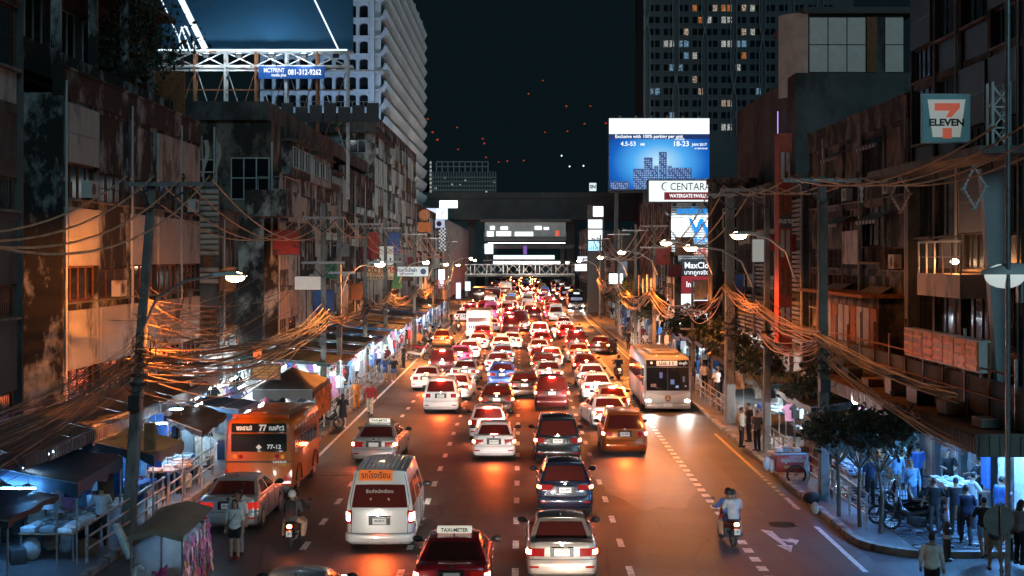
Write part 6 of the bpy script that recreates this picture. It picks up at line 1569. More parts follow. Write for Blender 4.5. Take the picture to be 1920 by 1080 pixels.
# ---------------------------------------------------------------- orange route 77 bus
def orange_bus():
    x, y = (485-977)*48.3/2667+.0, 48.3
    t = thing('orange_bus', 'orange city bus on route 77 pulled in at the left kerb', 'bus', (x, y, 0), R(-1.0))
    W, L, Z0, Z1 = 2.28, 5.9, .36, 2.72
    hw = W/2
    # shell: rounded box with raked tail
    prof = [(0,Z0),(0,.95),(.05,1.75),(.10,2.72),(.28,Z1-.02)]
    b = MB()
    def ring(z, ins, y0, y1):
        c = .10; a = hw-ins
        return [(-a+c,y0,z),(a-c,y0,z),(a,y0+c,z),(a,y1-c,z),(a-c,y1,z),(-a+c,y1,z),(-a,y1-c,z),(-a,y0+c,z)]
    rings = [ring(Z0,.02,.02,L), ring(.95,0,.0,L), ring(1.72,.01,.05,L), ring(2.4,.03,.09,L-.05), ring(2.60,.08,.14,L-.12), ring(Z1-.03,.2,.26,L-.24), ring(Z1,.5,.5,L-.5)]
    b.grid(rings, closed=True); b.add(rings[-1], [tuple(range(8))]); b.add(rings[0], [tuple(range(7,-1,-1))])
    obj('body', b, P_ORANGE, t, 45)
    obj('underbody', MB().box(-hw+.1,hw-.1,.15,L-.15,.22,Z0+.02), M_BLACK, t)
    M_WINB = mat('bus_window', (.02,.022,.022), .1, var=0, spec=.6)
    # rear face
    obj('destination_board', MB().bbox(-.94,.94,.035,.10,2.24,2.54,.03), M_WINB, t, 40)
    obj('rear_window', MB().bbox(-.95,.95,.022,.08,1.58,2.19,.04), M_WINB, t, 40)
    M_GREYINK = mat('grey_lettering', (.55,.55,.53), .5, var=0, emit=(.8,.85,.85,.25))
    d = [o for o in t.children if o.name.startswith('destination')][0]
    lettering('พระราม3', .21, M_GREYINK, (-.50,.030,2.385), FACE_CAM, d, .010, sx=.72)
    lettering('77', .28, M_GREYINK, (.13,.030,2.39), FACE_CAM, d, .012, sx=.9)
    lettering('หมอชิต2', .21, M_GREYINK, (.60,.030,2.385), FACE_CAM, d, .010, sx=.72)
    w = [o for o in t.children if o.name.startswith('rear_window')][0]
    lettering('77-12', .19, M_GREYINK, (.52,.017,1.75), FACE_CAM, w, .006, sx=1.1)
    m = MB(); m.obox((.0,.016,1.60), (.07,0,.0), (0,.003,0), (.0,0,.07)); m.v = [(v[0]*.7+v[2]*.7-1.12, v[1], (v[2]-1.6)*.7-v[0]*.7+1.74) for v in m.v]; obj('diamond_emblem', m, M_GREYINK, w)
    for x_, c in ((-.82,M_LENSOR),(-.62,M_LENSRED),(.62,M_LENSRED),(.82,M_LENSOR)):
        m = MB(); m.lathe([(0,-.03),(.06,-.02),(.075,0),(.075,.04)], 14, (x_,.015,1.42), axis='y'); obj('round_lamp', m, c, t, 40)
    obj('black_band', MB().box(-1.10,1.10,.0,.04,1.22,1.27), M_BLACK, t)
    lettering('ร.ส.พ.ขนส่ง', .10, M_GREYINK, (.72,-.006,1.245), FACE_CAM, t, .003)
    lettering('J.CoSu', .10, mat('gold_lettering', (.6,.35,.05), .5, var=0), (.80,-.006,1.15), FACE_CAM, t, .003, shear=.3)
    for sg in (-1, 1):
        m = MB(); pts = [(sg*1.13,1.02),(sg*1.13,.48),(sg*.74,.48),(sg*.92,.78)]
        m.add([(p[0],-.012,p[1]) for p in pts]+[(p[0],.05,p[1]) for p in pts], [(0,1,2,3),(0,4,5,1),(1,5,6,2),(2,6,7,3),(3,7,4,0)]); tl = obj('taillight', m, M_LENSRED, t)
        m = MB(); m.box(sg*.93-.17,sg*.93+.17,-.03,-.014,.51,.60); obj('lamp_core', m, mat('clear_lens',(.7,.7,.68),.2,var=0,emit=(1,.9,.8,.7)), tl)
    obj('bumper', MB().bbox(-1.1,1.1,-.06,.06,.20,.44,.03), M_BLACK, t, 40)
    for k, x_ in enumerate((-.20,.05,.30)):
        m = MB(); m.lathe([(0,-.02),(.055,-.01),(.055,.03)], 12, (.35+x_,-.06,.33), axis='y'); obj('round_lamp', m, M_LENSRED if k < 2 else M_LENSOR, t, 40)
    # roof details
    b = MB(); b.box(-.95,.95,.30,.40,Z1-.02,Z1+.10); obj('roof_bar', b, P_ORANGE, t)
    for x_ in (-.8,.62,.74):
        obj('marker_lamp', MB().lathe([(.045,0),(.045,.05),(0,.06)], 10, (x_,.24,Z1-.02)), M_LENSRED, t, 40)
    for x_, y_ in ((-.3,1.8),(.35,2.7),(-.1,4.3)):
        obj('roof_hatch', MB().bbox(x_-.26,x_+.26,y_-.3,y_+.3,Z1-.01,Z1+.05,.03), P_ORANGE, t, 40)
    # right flank: window band, panes, pale rolled blinds
    M_BLIND = mat('pale_blind', (.6,.5,.4), .8, var=.1)
    n = 7; y0, y1 = .55, 5.3
    for i in range(n):
        a = y0+(y1-y0)*i/n; c = a+(y1-y0)/n-.09
        for sg in (1,-1):
            xo = sg*(hw-.012)
            f = obj('window', MB().box(min(xo,xo+sg*.02),max(xo,xo+sg*.02),a,c,1.45,1.95), M_WINB, t)
            obj('transom', MB().box(min(xo-sg*.02,xo+sg*.012),max(xo-sg*.02,xo+sg*.012),a,c,1.98,2.26), mat('red_glass_pane',(.18,.02,.012),.15,var=.1), f)
            obj('blind', MB().box(min(xo-sg*.03,xo+sg*.0),max(xo-sg*.03,xo+sg*.0),a+.12,c-.12,2.27,2.40), M_BLIND, f)
    t_, r_ = wheel_mesh(.46, .26)
    for yy in (1.35, 4.8):
        for sg in (-1, 1): 
            wv = link('wheel', t_, t, (sg*(hw-.15), yy, .46)); link('rim', r_, wv)
            m = MB(); m.tube([(sg*(hw+.005), yy+.56*math.cos(R(a)), .46+.56*math.sin(R(a))) for a in range(-4,185,12)], .03, 5); obj('wheel_arch', m, M_BLACK, t)
    obj('door_panel', MB().box(-hw-.014,-hw+.01,3.0,4.0,.5,2.2), M_WINB, t)
    lamp('headlight_beam','SPOT',(0,L+.1,.8),1500,(1,.85,.65),t,.3,(R(87),0,0),60,.8)
M_LENSOR = mat('amber_lens', (.5,.12,.01), .2, var=0, emit=(1,.3,.05,.35))
orange_bus()

# ---------------------------------------------------------------- grey contraflow bus facing the camera
def grey_bus(px, py, label, L=10.5, name='city_bus', pale=True, far=False, head=1):
    x, y = gp(px, py)
    t = thing(name, label, 'bus', (x, y, 0), group='buses coming down the contraflow lane')
    W, Z0, Z1 = 2.5, .32, 2.95; hw = W/2
    M_BODY = mat('bus_grey_paint' if pale else 'bus_dark_paint', (.42,.41,.40) if pale else (.05,.06,.09), .35, .2, var=.05, coat=.5)
    def ring(z, ins, y0, c=.16):
        a = hw-ins
        return [(-a+c,y0,z),(0,y0-.06,z),(a-c,y0,z),(a-c*.3,y0+c*.3,z),(a,y0+c,z),(a,L-.1,z),(a-.1,L,z),(-a+.1,L,z),(-a,L-.1,z),(-a,y0+c,z),(-a+c*.3,y0+c*.3,z)]
    b = MB(); rings = [ring(Z0,.03,.02), ring(.62,0,-.02), ring(1.05,0,.02), ring(1.9,.01,.10), ring(2.62,.03,.2), ring(2.86,.09,.32), ring(Z1,.30,.6)]
    b.grid(rings, closed=True); b.add(rings[-1], [tuple(range(11))]); b.add(rings[0], [tuple(range(10,-1,-1))])
    obj('body', b, M_BODY, t, 40)
    M_WS = mat('bus_windscreen', (.014,.018,.024), .07, var=0, spec=.7)
    # windscreen and header follow the raked front
    def fr(u, z, off): 
        tab = [(Z0,.02),(.62,-.02),(1.05,.02),(1.9,.10),(2.62,.2),(2.86,.32)]
        return (u, interp(tab, z)-.06*(1-abs(u)/1.1)-off, z)
    def sheet(z0, z1, u0, u1, off, nz=4):
        m = MB(); m.grid([[fr(lerp(u0,u1,i/8), lerp(z0,z1,k/nz), off) for i in range(9)] for k in range(nz+1)])
        inn = [[fr(lerp(u0,u1,i/8), z, -.03) for i in range(9)] for z in (z0, z1)]
        m.grid([inn[0], [fr(lerp(u0,u1,i/8), z0, off) for i in range(9)]]); m.grid([[fr(lerp(u0,u1,i/8), z1, off) for i in range(9)], inn[1]])
        return m
    ws = obj('windscreen', sheet(1.14, 2.36, -1.12, 1.12, .012), M_WS, t, 40)
    hd = obj('destination_board', sheet(2.40, 2.74, -1.12, 1.12, .014), M_WS, t, 40)
    if far:
        obj('lit_board', MB().box(-.45,.45,.05,.1,2.46,2.70), mat('far_board',(.5,.5,.5),.5,var=0,emit=(.8,.9,1,1.2)), hd)
        obj('lit_cabin', MB().box(-.9,.9,-.05,-.03,1.5,1.95), mat('far_cabin',(.1,.12,.2),.3,var=.6,scale=4,emit=(.35,.45,.8,.25)), ws)
    else:
        M_BD = mat('lit_board', (.55,.55,.52), .5, var=0, emit=(.85,.9,.9,.35))
        bd = obj('number_board', sheet(2.45, 2.70, -.58, .52, .022), M_BD, hd)
        lettering('ปอ.11', .26, M_INK, (-.05,.055,2.575), FACE_CAM, bd, .006, sx=1.35)
        lettering('ประตูน้ำ', .17, mat('white_ink',(.7,.7,.7),.5,var=0,emit=(1,1,1,.5)), (.82,.09,2.58), FACE_CAM, hd, .004, sx=.85)
        obj('number_lamp', MB().lathe([(0,-.01),(.07,0),(.07,.03)], 12, (-.85,.11,2.6), axis='y'), mat('disc_lamp',(.7,.6,.5),.4,var=0,emit=(1,.8,.6,.6)), hd)
        # what shows through the windscreen: wheel, dash cloth, cabin light
        obj('wiper', MB().tube([fr(-.2,1.18,.03), fr(-.75,1.34,.03)], .012, 4).tube([fr(.75,1.18,.03), fr(.2,1.34,.03)], .012, 4), M_BLACK, ws)
        obj('window_pillar', sheet(1.14, 2.36, -.02, .02, .02), M_BLACK, ws)
        for k, (u, z, w_, h_, cc, e) in enumerate([(-.35,1.95,.16,.3,(.3,.35,.9),.25),(.25,1.6,.2,.25,(.25,.4,.9),.35),(-.75,1.42,.28,.16,(.9,.3,.12),.2),(.85,1.75,.12,.3,(.5,.6,.8),.10),(.5,1.35,.16,.12,(.4,.6,1),.5),(.95,1.38,.08,.08,(.9,.9,.8),.3)]):
            obj('cabin_light', sheet(z-h_/2, z+h_/2, u-w_/2, u+w_/2, .016, 2), mat(f'cabin_{k}', (.05,.05,.06), .3, var=.7, scale=9, emit=(cc[0],cc[1],cc[2],e)), ws)
    # smiling silver nose band, emblem, bumper
    M_SIL = mat('silver_band', (.55,.55,.54), .3, .3, var=0, coat=.4)
    m = MB(); rows = []
    for k in range(3):
        row = []
        for i in range(17):
            u = -1.18+2.36*i/16; zt = .86+.22*abs(u/1.18)**1.6; zb = .50+.20*(1-abs(u/1.18))*.2
            zz = lerp(zb, zt, k/2); row.append(fr(u, zz, .05-.02*(k == 1)*-1))
        rows.append(row)
    m.grid(rows); m.grid([[fr(p[0],p[2],-.02) for p in rows[0]], rows[0]]); m.grid([rows[2], [fr(p[0],p[2],-.02) for p in rows[2]]]); obj('nose_band', m, M_SIL, t, 40)
    e = obj('emblem', MB().lathe([(0,-.04),(.15,-.035),(.18,0),(.18,.06)], 20, (0,-.11,.74), axis='y'), mat('emblem_bronze',(.30,.14,.06),.4,.5,var=.1), t, 40)
    m = MB()
    for k in range(3): m.obox((.06*math.sin(2*PI*k/3),-.158,.74+.06*math.cos(2*PI*k/3)), (.02*math.cos(2*PI*k/3),0,-.02*math.sin(2*PI*k/3)), (0,.004,0), (.06*math.sin(2*PI*k/3),0,.06*math.cos(2*PI*k/3)))
    obj('star', m, M_SIL, e)
    obj('bumper', MB().bbox(-1.2,1.2,-.10,.1,.20,.46,.04), M_BODY, t, 40)
    obj('number_plate', MB().box(-.24,.24,-.125,-.104,.30,.48), M_PLATE, t)
    for sg in (-1, 1):
        h = obj('headlight', MB().ball((sg*1.0, .0, .62), (.19,.10,.10), 14, 8), G_HEAD, t, 60)
        lamp('headlight_beam', 'SPOT', (sg*.95, -.16, .62), 420 if not far else 700, (1,.95,.86), t, .12, (R(-83),0,0), 60, .6)
        m = MB(); m.bbox(sg*1.34-.06,sg*1.34+.06,-.12,-.02,1.9,2.35,.03); m.tube([(sg*1.2,.2,2.5),(sg*1.34,-.07,2.45),(sg*1.34,-.07,2.3)], .02, 5); obj('mirror', m, M_BLACK, t, 40)
        obj('marker_lamp', MB().lathe([(.04,0),(.04,.04),(0,.05)], 8, (sg*.55,.55,Z1-.01)), mat('marker_lens',(.6,.5,.4),.3,var=0,emit=(1,.8,.6,1.5)), t)
    # roof cooling unit with its grille
    m = MB(); m.bbox(-.82,.82,1.6,5.4,Z1-.02,Z1+.16,.06); ru = obj('roof_unit', m, M_BODY, t, 40)
    m = MB()
    for i in range(6): m.box(-.33+.12*i,-.27+.12*i,1.75,2.5,Z1+.155,Z1+.17)
    obj('grille', m, M_BLACK, ru)
    # left-hand flank (seen from the bridge): panes, pale advert panel, doors
    for sg in (-1, 1):
        xo = sg*(hw-.012)
        for i in range(6):
            a = 1.5+1.45*i; obj('side_window', MB().box(min(xo,xo+sg*.022),max(xo,xo+sg*.022),a,a+1.36,1.45,2.35), M_WS, t)
    obj('driver_window', MB().box(-hw-.012,-hw+.01,.45,1.3,1.35,2.3), M_WS, t)
    obj('advert_panel', MB().box(-hw-.016,-hw+.01,1.7,8.5,.55,1.35), mat('bus_advert',(.5,.46,.42),.4,var=.3,scale=1.2), t)
    t_, r_ = wheel_mesh(.48, .28)
    for yy in (2.2, 7.9):
        for sg in (-1, 1): wv = link('wheel', t_, t, (sg*(hw-.15), yy, .48)); link('rim', r_, wv)
    return t
grey_bus(1252, 773, 'grey city bus on route 11 facing the footbridge in the contraflow lane')
b2 = grey_bus(1081, 581, 'dark bus with lit destination board far up the contraflow lane', pale=False, far=True)
for k, (px, py) in enumerate(((1066,566),(1055,556),(1047,549))):
    x, y = gp(px, py); c = copy_tree(b2); c.location = (x-.2, y, 0)
    c['label'] = ('first','second','third')[k]+' of the dim buses queued behind the dark far bus'
    for ch in [q for q in SC.objects if q.parent == c and q.name.startswith('headlight_beam')]: bpy.data.objects.remove(ch)
    for ch in kids(c):
        if ch.name.startswith('body'): recolor(ch, (P_RED, P_ORANGE, P_CHAMP)[k])
# ---------------------------------------------------------------- white open-sided minibus and far buses seen from behind
def back_bus(px, py, label, col, W=2.4, Hh=2.85, L=7.0, lit=True, name='minibus'):
    x, y = gp(px, py); t = thing(name, label, 'bus', (x, y, 0), group='buses and trucks seen from behind up the road'); hw = W/2
    b = MB(); b.bbox(-hw,hw,0,L,.42,Hh,.10); obj('body', b, col, t, 40)
    obj('rear_window', MB().bbox(-hw+.18,hw-.18,-.02,.06,1.75,2.2,.03), M_CARGLASS, t)
    m = MB()
    for i in range(9): m.box(-hw+.25+i*(W-.5)/9, -hw+.25+(i+.6)*(W-.5)/9, -.025, .03, 1.12, 1.42)
    obj('vent_slot', m, M_BLACK, t)
    obj('bumper', MB().bbox(-hw-.02,hw+.02,-.12,.05,.32,.52,.03), M_STEEL, t)
    obj('roof_rack', MB().bbox(-hw+.1,hw-.1,.2,L-.2,Hh,Hh+.10,.03), M_STEEL, t)
    obj('sign_plate', MB().box(-.2,.2,-.03,.0,2.42,2.62), M_PLATE, t)
    for sg in (-1, 1):
        obj('taillight', MB().bbox(sg*(hw-.12)-.08,sg*(hw-.12)+.08,-.05,.02,.62,.85,.02), G_TAIL, t)
        m = MB(); m.lathe([(0,-.03),(.06,0),(.06,.03)], 10, (sg*(hw-.25),-.02,2.55), axis='y'); obj('round_lamp', m, M_LENSRED, t)
    tm_, rm_ = wheel_mesh(.42, .24)
    for yy in (1.3, 5.6):
        for sg in (-1, 1): wv = link('wheel', tm_, t, (sg*(hw-.15), yy, .42)); link('rim', rm_, wv)
back_bus(897, 637, 'white minibus with slatted tail boards in the left lane', P_WHITE)
back_bus(922, 578, 'dark maroon bus with lit rear window far up the left lane', P_MAROON, 2.5, 3.1, 10)
back_bus(948, 560, 'pale tall truck far up the middle of the traffic', P_CHAMP, 2.4, 3.2, 8, name='box_truck')
back_bus(899, 572, 'red tailed bus beside the maroon bus far left', P_DBROWN, 2.4, 2.9, 9)
# ------------------------------------------------------------------ people: each figure is one continuous skin with clothes, hair and shoes over it
WORK = bpy.data.scenes.new('workbench')      # a scene of its own, so that smoothing one figure does not re-evaluate the street
def remesh(mb, name, voxel, m, ratio=.4, smooth=2):
    me = mb.mesh(name+'_raw'); o = bpy.data.objects.new(name+'_raw', me); WORK.collection.objects.link(o)
    md = o.modifiers.new('r', 'REMESH'); md.mode = 'VOXEL'; md.voxel_size = voxel
    if smooth: sm = o.modifiers.new('s', 'SMOOTH'); sm.iterations = smooth; sm.factor = .5
    if ratio < 1: dc = o.modifiers.new('d', 'DECIMATE'); dc.ratio = ratio
    
    with bpy.context.temp_override(scene=WORK, view_layer=WORK.view_layers[0]): dg = bpy.context.evaluated_depsgraph_get()
    ev = o.evaluated_get(dg)
    out = bpy.data.meshes.new_from_object(ev); out.name = name
    bpy.data.objects.remove(o); bpy.data.meshes.remove(me)
    out.polygons.foreach_set('use_smooth', [True]*len(out.polygons)); out.materials.clear(); out.materials.append(m)
    return out
M_SKIN = mat('skin', (.34,.19,.12), .55, var=.08, scale=8)
M_SKIN2 = mat('pale_skin', (.46,.29,.20), .55, var=.08, scale=8)
M_HAIR = mat('black_hair', (.012,.010,.009), .5, var=.3, scale=20)
M_HAIRB = mat('brown_hair', (.10,.05,.025), .5, var=.3, scale=20)
CL = {}
def cloth(name, c):
    return mat('cloth_'+name, c, .85, var=.22, scale=7, bump=.15, bscale=25)
for n, c in dict(black=(.014,.014,.016), navy=(.02,.03,.07), white=(.72,.72,.72), pale=(.42,.46,.5), blue=(.05,.14,.42), sky=(.16,.32,.5), red=(.36,.03,.03), maroon=(.18,.02,.03), orange=(.55,.16,.03), pink=(.55,.2,.32), grey=(.2,.2,.21), dgrey=(.07,.07,.075), khaki=(.36,.28,.18), denim=(.06,.10,.2), green=(.06,.16,.08), brown=(.14,.08,.05), cream=(.55,.48,.38), purple=(.22,.1,.3), yellow=(.5,.36,.06), tan=(.42,.32,.24)).items():
    CL[n] = cloth(n, c)
POSES = {
 # joints: hips, knees, ankles, shoulders, elbows, wrists (left -x, right +x), chest lean
 'stand': dict(),
 'walk': dict(kneeL=(-.10,.16,.50), ankL=(-.10,.22,.09), kneeR=(.10,-.02,.50), ankR=(.10,-.28,.14), elbL=(-.27,-.10,1.10), wrL=(-.29,-.14,.86), elbR=(.27,.09,1.10), wrR=(.28,.20,.88)),
 'walk_b': dict(kneeR=(.10,.16,.50), ankR=(.10,.22,.09), kneeL=(-.10,-.02,.50), ankL=(-.10,-.28,.14), elbR=(.27,-.10,1.10), wrR=(.29,-.14,.86), elbL=(-.27,.09,1.10), wrL=(-.28,.20,.88)),
 'browse': dict(elbR=(.26,.14,1.14), wrR=(.20,.36,1.12), elbL=(-.26,.10,1.12), wrL=(-.16,.33,1.05), headY=.05),
 'phone': dict(elbR=(.24,.04,1.10), wrR=(.10,.28,1.16), elbL=(-.26,.0,1.12), wrL=(-.27,.02,.88), headY=.04),
 'crossed': dict(elbR=(.26,.10,1.12), wrR=(-.06,.20,1.12), elbL=(-.26,.10,1.12), wrL=(.08,.19,1.09)),
 'bag': dict(elbR=(.30,.0,1.14), wrR=(.36,.03,.90), elbL=(-.30,-.04,1.14), wrL=(-.36,.02,.92), kneeR=(.11,.05,.5), ankR=(.12,-.02,.09)),
 'ride': dict(hipZ=.80, kneeL=(-.24,.34,.66), ankL=(-.22,.16,.28), kneeR=(.24,.34,.66), ankR=(.22,.16,.28), lean=.12, elbL=(-.30,.30,1.02), wrL=(-.32,.54,1.0), elbR=(.30,.30,1.02), wrR=(.32,.54,1.0), drop=.13),
 'pillion': dict(hipZ=.86, kneeL=(-.26,.34,.70), ankL=(-.27,.20,.34), kneeR=(.26,.34,.70), ankR=(.27,.20,.34), lean=.06, elbL=(-.26,.12,1.06), wrL=(-.20,.34,.98), elbR=(.26,.12,1.06), wrR=(.20,.34,.98), drop=.07),
 'sit': dict(hipZ=.5, kneeL=(-.12,.42,.50), ankL=(-.12,.40,.09), kneeR=(.12,.42,.50), ankR=(.12,.40,.09), lean=.05, elbL=(-.26,.12,.75), wrL=(-.14,.34,.62), elbR=(.26,.12,.75), wrR=(.14,.34,.62), drop=.43),
}
def limb(b, pts, rs, n=10):
    """tapered limb with rounded joints"""
    P = [Vector(p) for p in pts]; out = []; rr = []
    for i in range(len(P)-1):
        for k in range(4):
            u = k/4; out.append(P[i].lerp(P[i+1], u)); rr.append(lerp(rs[i], rs[i+1], u)*(1+.10*math.sin(PI*u)))
    out.append(P[-1]); rr.append(rs[-1])
    b.tube(out, rr, n)
    for p, r in zip(P, rs): b.ball(p, r*.99, 10, 8)
def torso(b, J, grow, z_lo, z_hi, dz, lean):
    prof = [(.86,.145,.105),(.93,.165,.120),(1.00,.155,.112),(1.08,.142,.102),(1.18,.155,.112),(1.28,.175,.118),(1.36,.182,.105),(1.41,.135,.085),(1.445,.065,.062)]
    rows = []
    zs = [p for p in prof if z_lo-1e-6 <= p[0] <= z_hi+1e-6]
    for z, rx, ry in zs:
        u = (z-.93)/.5; yo = lean*u
        rows.append([((rx+grow)*math.cos(2*PI*j/16), yo+(ry+grow)*math.sin(2*PI*j/16), z-dz) for j in range(16)])
    b.grid(rows, closed=True); b.add(rows[0], [tuple(range(15,-1,-1))]); b.add(rows[-1], [tuple(range(16))])
ARCH = {}
def arch(pose):
    if pose in ARCH: return ARCH[pose]
    P = POSES[pose]; dz = P.get('drop', 0); lean = P.get('lean', 0); hz = P.get('hipZ', .90)
    g = lambda k, d: Vector(P.get(k, d))
    hipL, hipR = Vector((-.085,0,hz)), Vector((.085,0,hz))
    kL, kR = g('kneeL',(-.095,.02,.49)), g('kneeR',(.095,.02,.49)); aL, aR = g('ankL',(-.10,-.01,.09)), g('ankR',(.10,-.01,.09))
    sL, sR = Vector((-.185,lean*.92,1.37-dz)), Vector((.185,lean*.92,1.37-dz))
    eL, eR = g('elbL',(-.245,-.02,1.10)), g('elbR',(.245,-.02,1.10)); wL, wR = g('wrL',(-.26,.04,.87)), g('wrR',(.26,.04,.87))
    hy = lean+P.get('headY', 0)
    b = MB()
    torso(b, None, 0, .86, 1.445, dz if 'hipZ' in P and pose != 'x' else dz, lean)
    b.ball((0,0,hz), (.155,.115,.10), 14, 10)
    for h, k, a in ((hipL,kL,aL),(hipR,kR,aR)):
        limb(b, [h, k, a], [.082,.054,.037])
        fwd = Vector((0,1,0)); f0 = a+Vector((0,-.05,-.045)); limb(b, [f0, a+fwd*.13+Vector((0,0,-.055))], [.038,.032])
    for s, e, w in ((sL,eL,wL),(sR,eR,wR)):
        limb(b, [s, e, w], [.052,.040,.028])
        d = (w-e).normalized(); sx = 1 if s.x > 0 else -1
        side = d.cross(Vector((sx,0,0))); side = side.normalized() if side.length > .1 else Vector((0,1,0))
        c = w+d*.055; pal = [(c+side*(.03*math.cos(2*PI*j/8))) for j in range(8)]
        limb(b, [w, w+d*.05, w+d*.085], [.027,.036,.036], 8)
        for q in range(4):
            o_ = side*(.030-.020*q); L_ = (.066,.076,.072,.058)[q]
            bend = Vector((-sx*.018, 0, 0)); r0 = w+d*.085+o_
            limb(b, [r0, r0+d*L_*.55+bend*.4, r0+d*L_*.85+bend*1.4], [.0095,.009,.008], 6)
        th = w+d*.03+side*.03; limb(b, [th, th+side*.03+d*.03, th+side*.03+d*.062-Vector((sx*.01,0,0))], [.012,.011,.009], 6)
    limb(b, [(0,lean*.98,1.41-dz), (0,hy,1.51-dz)], [.056,.052])
    hc = Vector((0,hy+.015,1.585-dz))
    b.ball(hc, (.076,.094,.105), 16, 12); b.ball(hc+Vector((0,.03,-.055)), (.056,.062,.062), 12, 8)
    b.ball(hc+Vector((0,.096,-.015)), (.014,.02,.022), 8, 6)
    for sx in (-1,1): b.ball(hc+Vector((sx*.077,-.005,-.01)), (.012,.022,.03), 8, 6)
    A = dict(body=remesh(b, 'body', .010, M_SKIN, .35, 1))
    # clothes
    b = MB(); torso(b, None, .018, .86 if 'hipZ' not in P else .86, 1.41, dz, lean)
    for s, e in ((sL,eL),(sR,eR)): limb(b, [s+Vector((0,0,-.005)), s.lerp(e, .85)], [.062,.056])
    A['shirt'] = remesh(b, 'shirt', .014, CL['white'], .35, 2)
    b = MB(); torso(b, None, .020, .86, 1.41, dz, lean)
    for s, e, w in ((sL,eL,wL),(sR,eR,wR)): limb(b, [s, e, e.lerp(w,.92)], [.064,.052,.042])
    A['long_shirt'] = remesh(b, 'shirt', .014, CL['white'], .35, 2)
    b = MB()
    b.ball((0,0,hz+.03), (.172,.130,.11), 14, 10)
    for h, k, a in ((hipL,kL,aL),(hipR,kR,aR)): limb(b, [h, k, k.lerp(a,.96)], [.098,.070,.056])
    A['trousers'] = remesh(b, 'trousers', .014, CL['black'], .35, 2)
    b = MB(); b.ball((0,0,hz+.03), (.172,.130,.11), 14, 10)
    for h, k in ((hipL,kL),(hipR,kR)): limb(b, [h, h.lerp(k,.62)], [.100,.088])
    A['shorts'] = remesh(b, 'shorts', .014, CL['black'], .35, 2)
    if 'hipZ' not in P:
        b = MB(); rows = []
        for z, rx, ry in ((1.02,.155,.118),(.92,.185,.14),(.75,.20,.16),(.55,.22,.18),(.52,.215,.175)):
            rows.append([((rx+.008*math.sin(6*2*PI*j/24))*math.cos(2*PI*j/24), (ry+.008*math.sin(6*2*PI*j/24))*math.sin(2*PI*j/24), z) for j in range(24)])
        b.grid(rows, closed=True, flip=True); me = b.mesh('skirt', 60); me.materials.append(CL['black']); A['skirt'] = me
    b = MB()
    for a in (aL, aR): f0 = a+Vector((0,-.055,-.05)); limb(b, [f0, a+Vector((0,.14,-.06))], [.045,.039]); 
    A['shoes'] = remesh(b, 'shoes', .012, CL['black'], .5, 1)
    b = MB(); b.ball(hc+Vector((0,-.014,.018)), (.086,.098,.104), 16, 12)
    me_cut = b
    b.v = [(v[0], v[1], v[2]) for v in b.v]
    # short hair: cap lifted off the face
    b2 = MB(); rows = []
    for i in range(7):
        t = i/6*2.2; row = []
        for j in range(20):
            a = 2*PI*j/20; front = max(0, math.sin(a)); tt = t*(1-.56*front)
            row.append(hc+Vector((.084*math.sin(tt)*math.cos(a), -.006+.103*math.sin(tt)*math.sin(a), .012+.107*math.cos(tt))))
        rows.append(row)
    b2.grid(rows, closed=True, flip=True); me = b2.mesh('hair', 80); me.materials.append(M_HAIR); A['hair'] = me
    b3 = MB(); b3.v = list(b2.v); b3.f = list(b2.f); b3.m = list(b2.m)
    rows = []
    for z, w, y in ((.03,.082,-.03),(-.06,.088,-.045),(-.16,.095,-.06),(-.27,.085,-.062),(-.33,.05,-.06)):
        rows.append([hc+Vector((w*math.cos(a_), y-.03+ -.055*math.sin(a_), z+.006*(k % 2))) for k, a_ in enumerate([PI*q/10 for q in range(11)])]+[hc+Vector((w*.8*math.cos(a_), y, z)) for a_ in (PI,PI*.5,0)])
    b3.grid(rows, closed=True); me = b3.mesh('hair', 60); me.materials.append(M_HAIR); A['long_hair'] = me
    # face
    b = MB()
    for sx in (-1,1): b.ball(hc+Vector((sx*.03,.090,.006)), (.012,.006,.006), 8, 6)
    b.box(-.022+hc.x,.022+hc.x,hc.y+.088,hc.y+.094,hc.z-.062,hc.z-.056)
    for sx in (-1,1): b.obox(hc+Vector((sx*.031,.091,.024)), (.015,0,0), (0,.003,0), (0,0,.003))
    me = b.mesh('eyes_and_mouth', 40); me.materials.append(M_INK2); A['face'] = me
    A['hc'] = hc; A['chest'] = Vector((0,lean*.7,1.25-dz)); A['wR'] = wR; A['wL'] = wL; A['sR'] = sR
    ARCH[pose] = A
    return A
M_INK2 = mat('dark_brown_ink', (.03,.015,.012), .5, var=0)
M_HELM = mat('helmet_shell', (.02,.02,.022), .15, var=0, coat=.8)
M_HELMW = mat('pale_helmet_shell', (.5,.5,.5), .15, var=0, coat=.8)
PEOPLE = 'people on foot along the street'
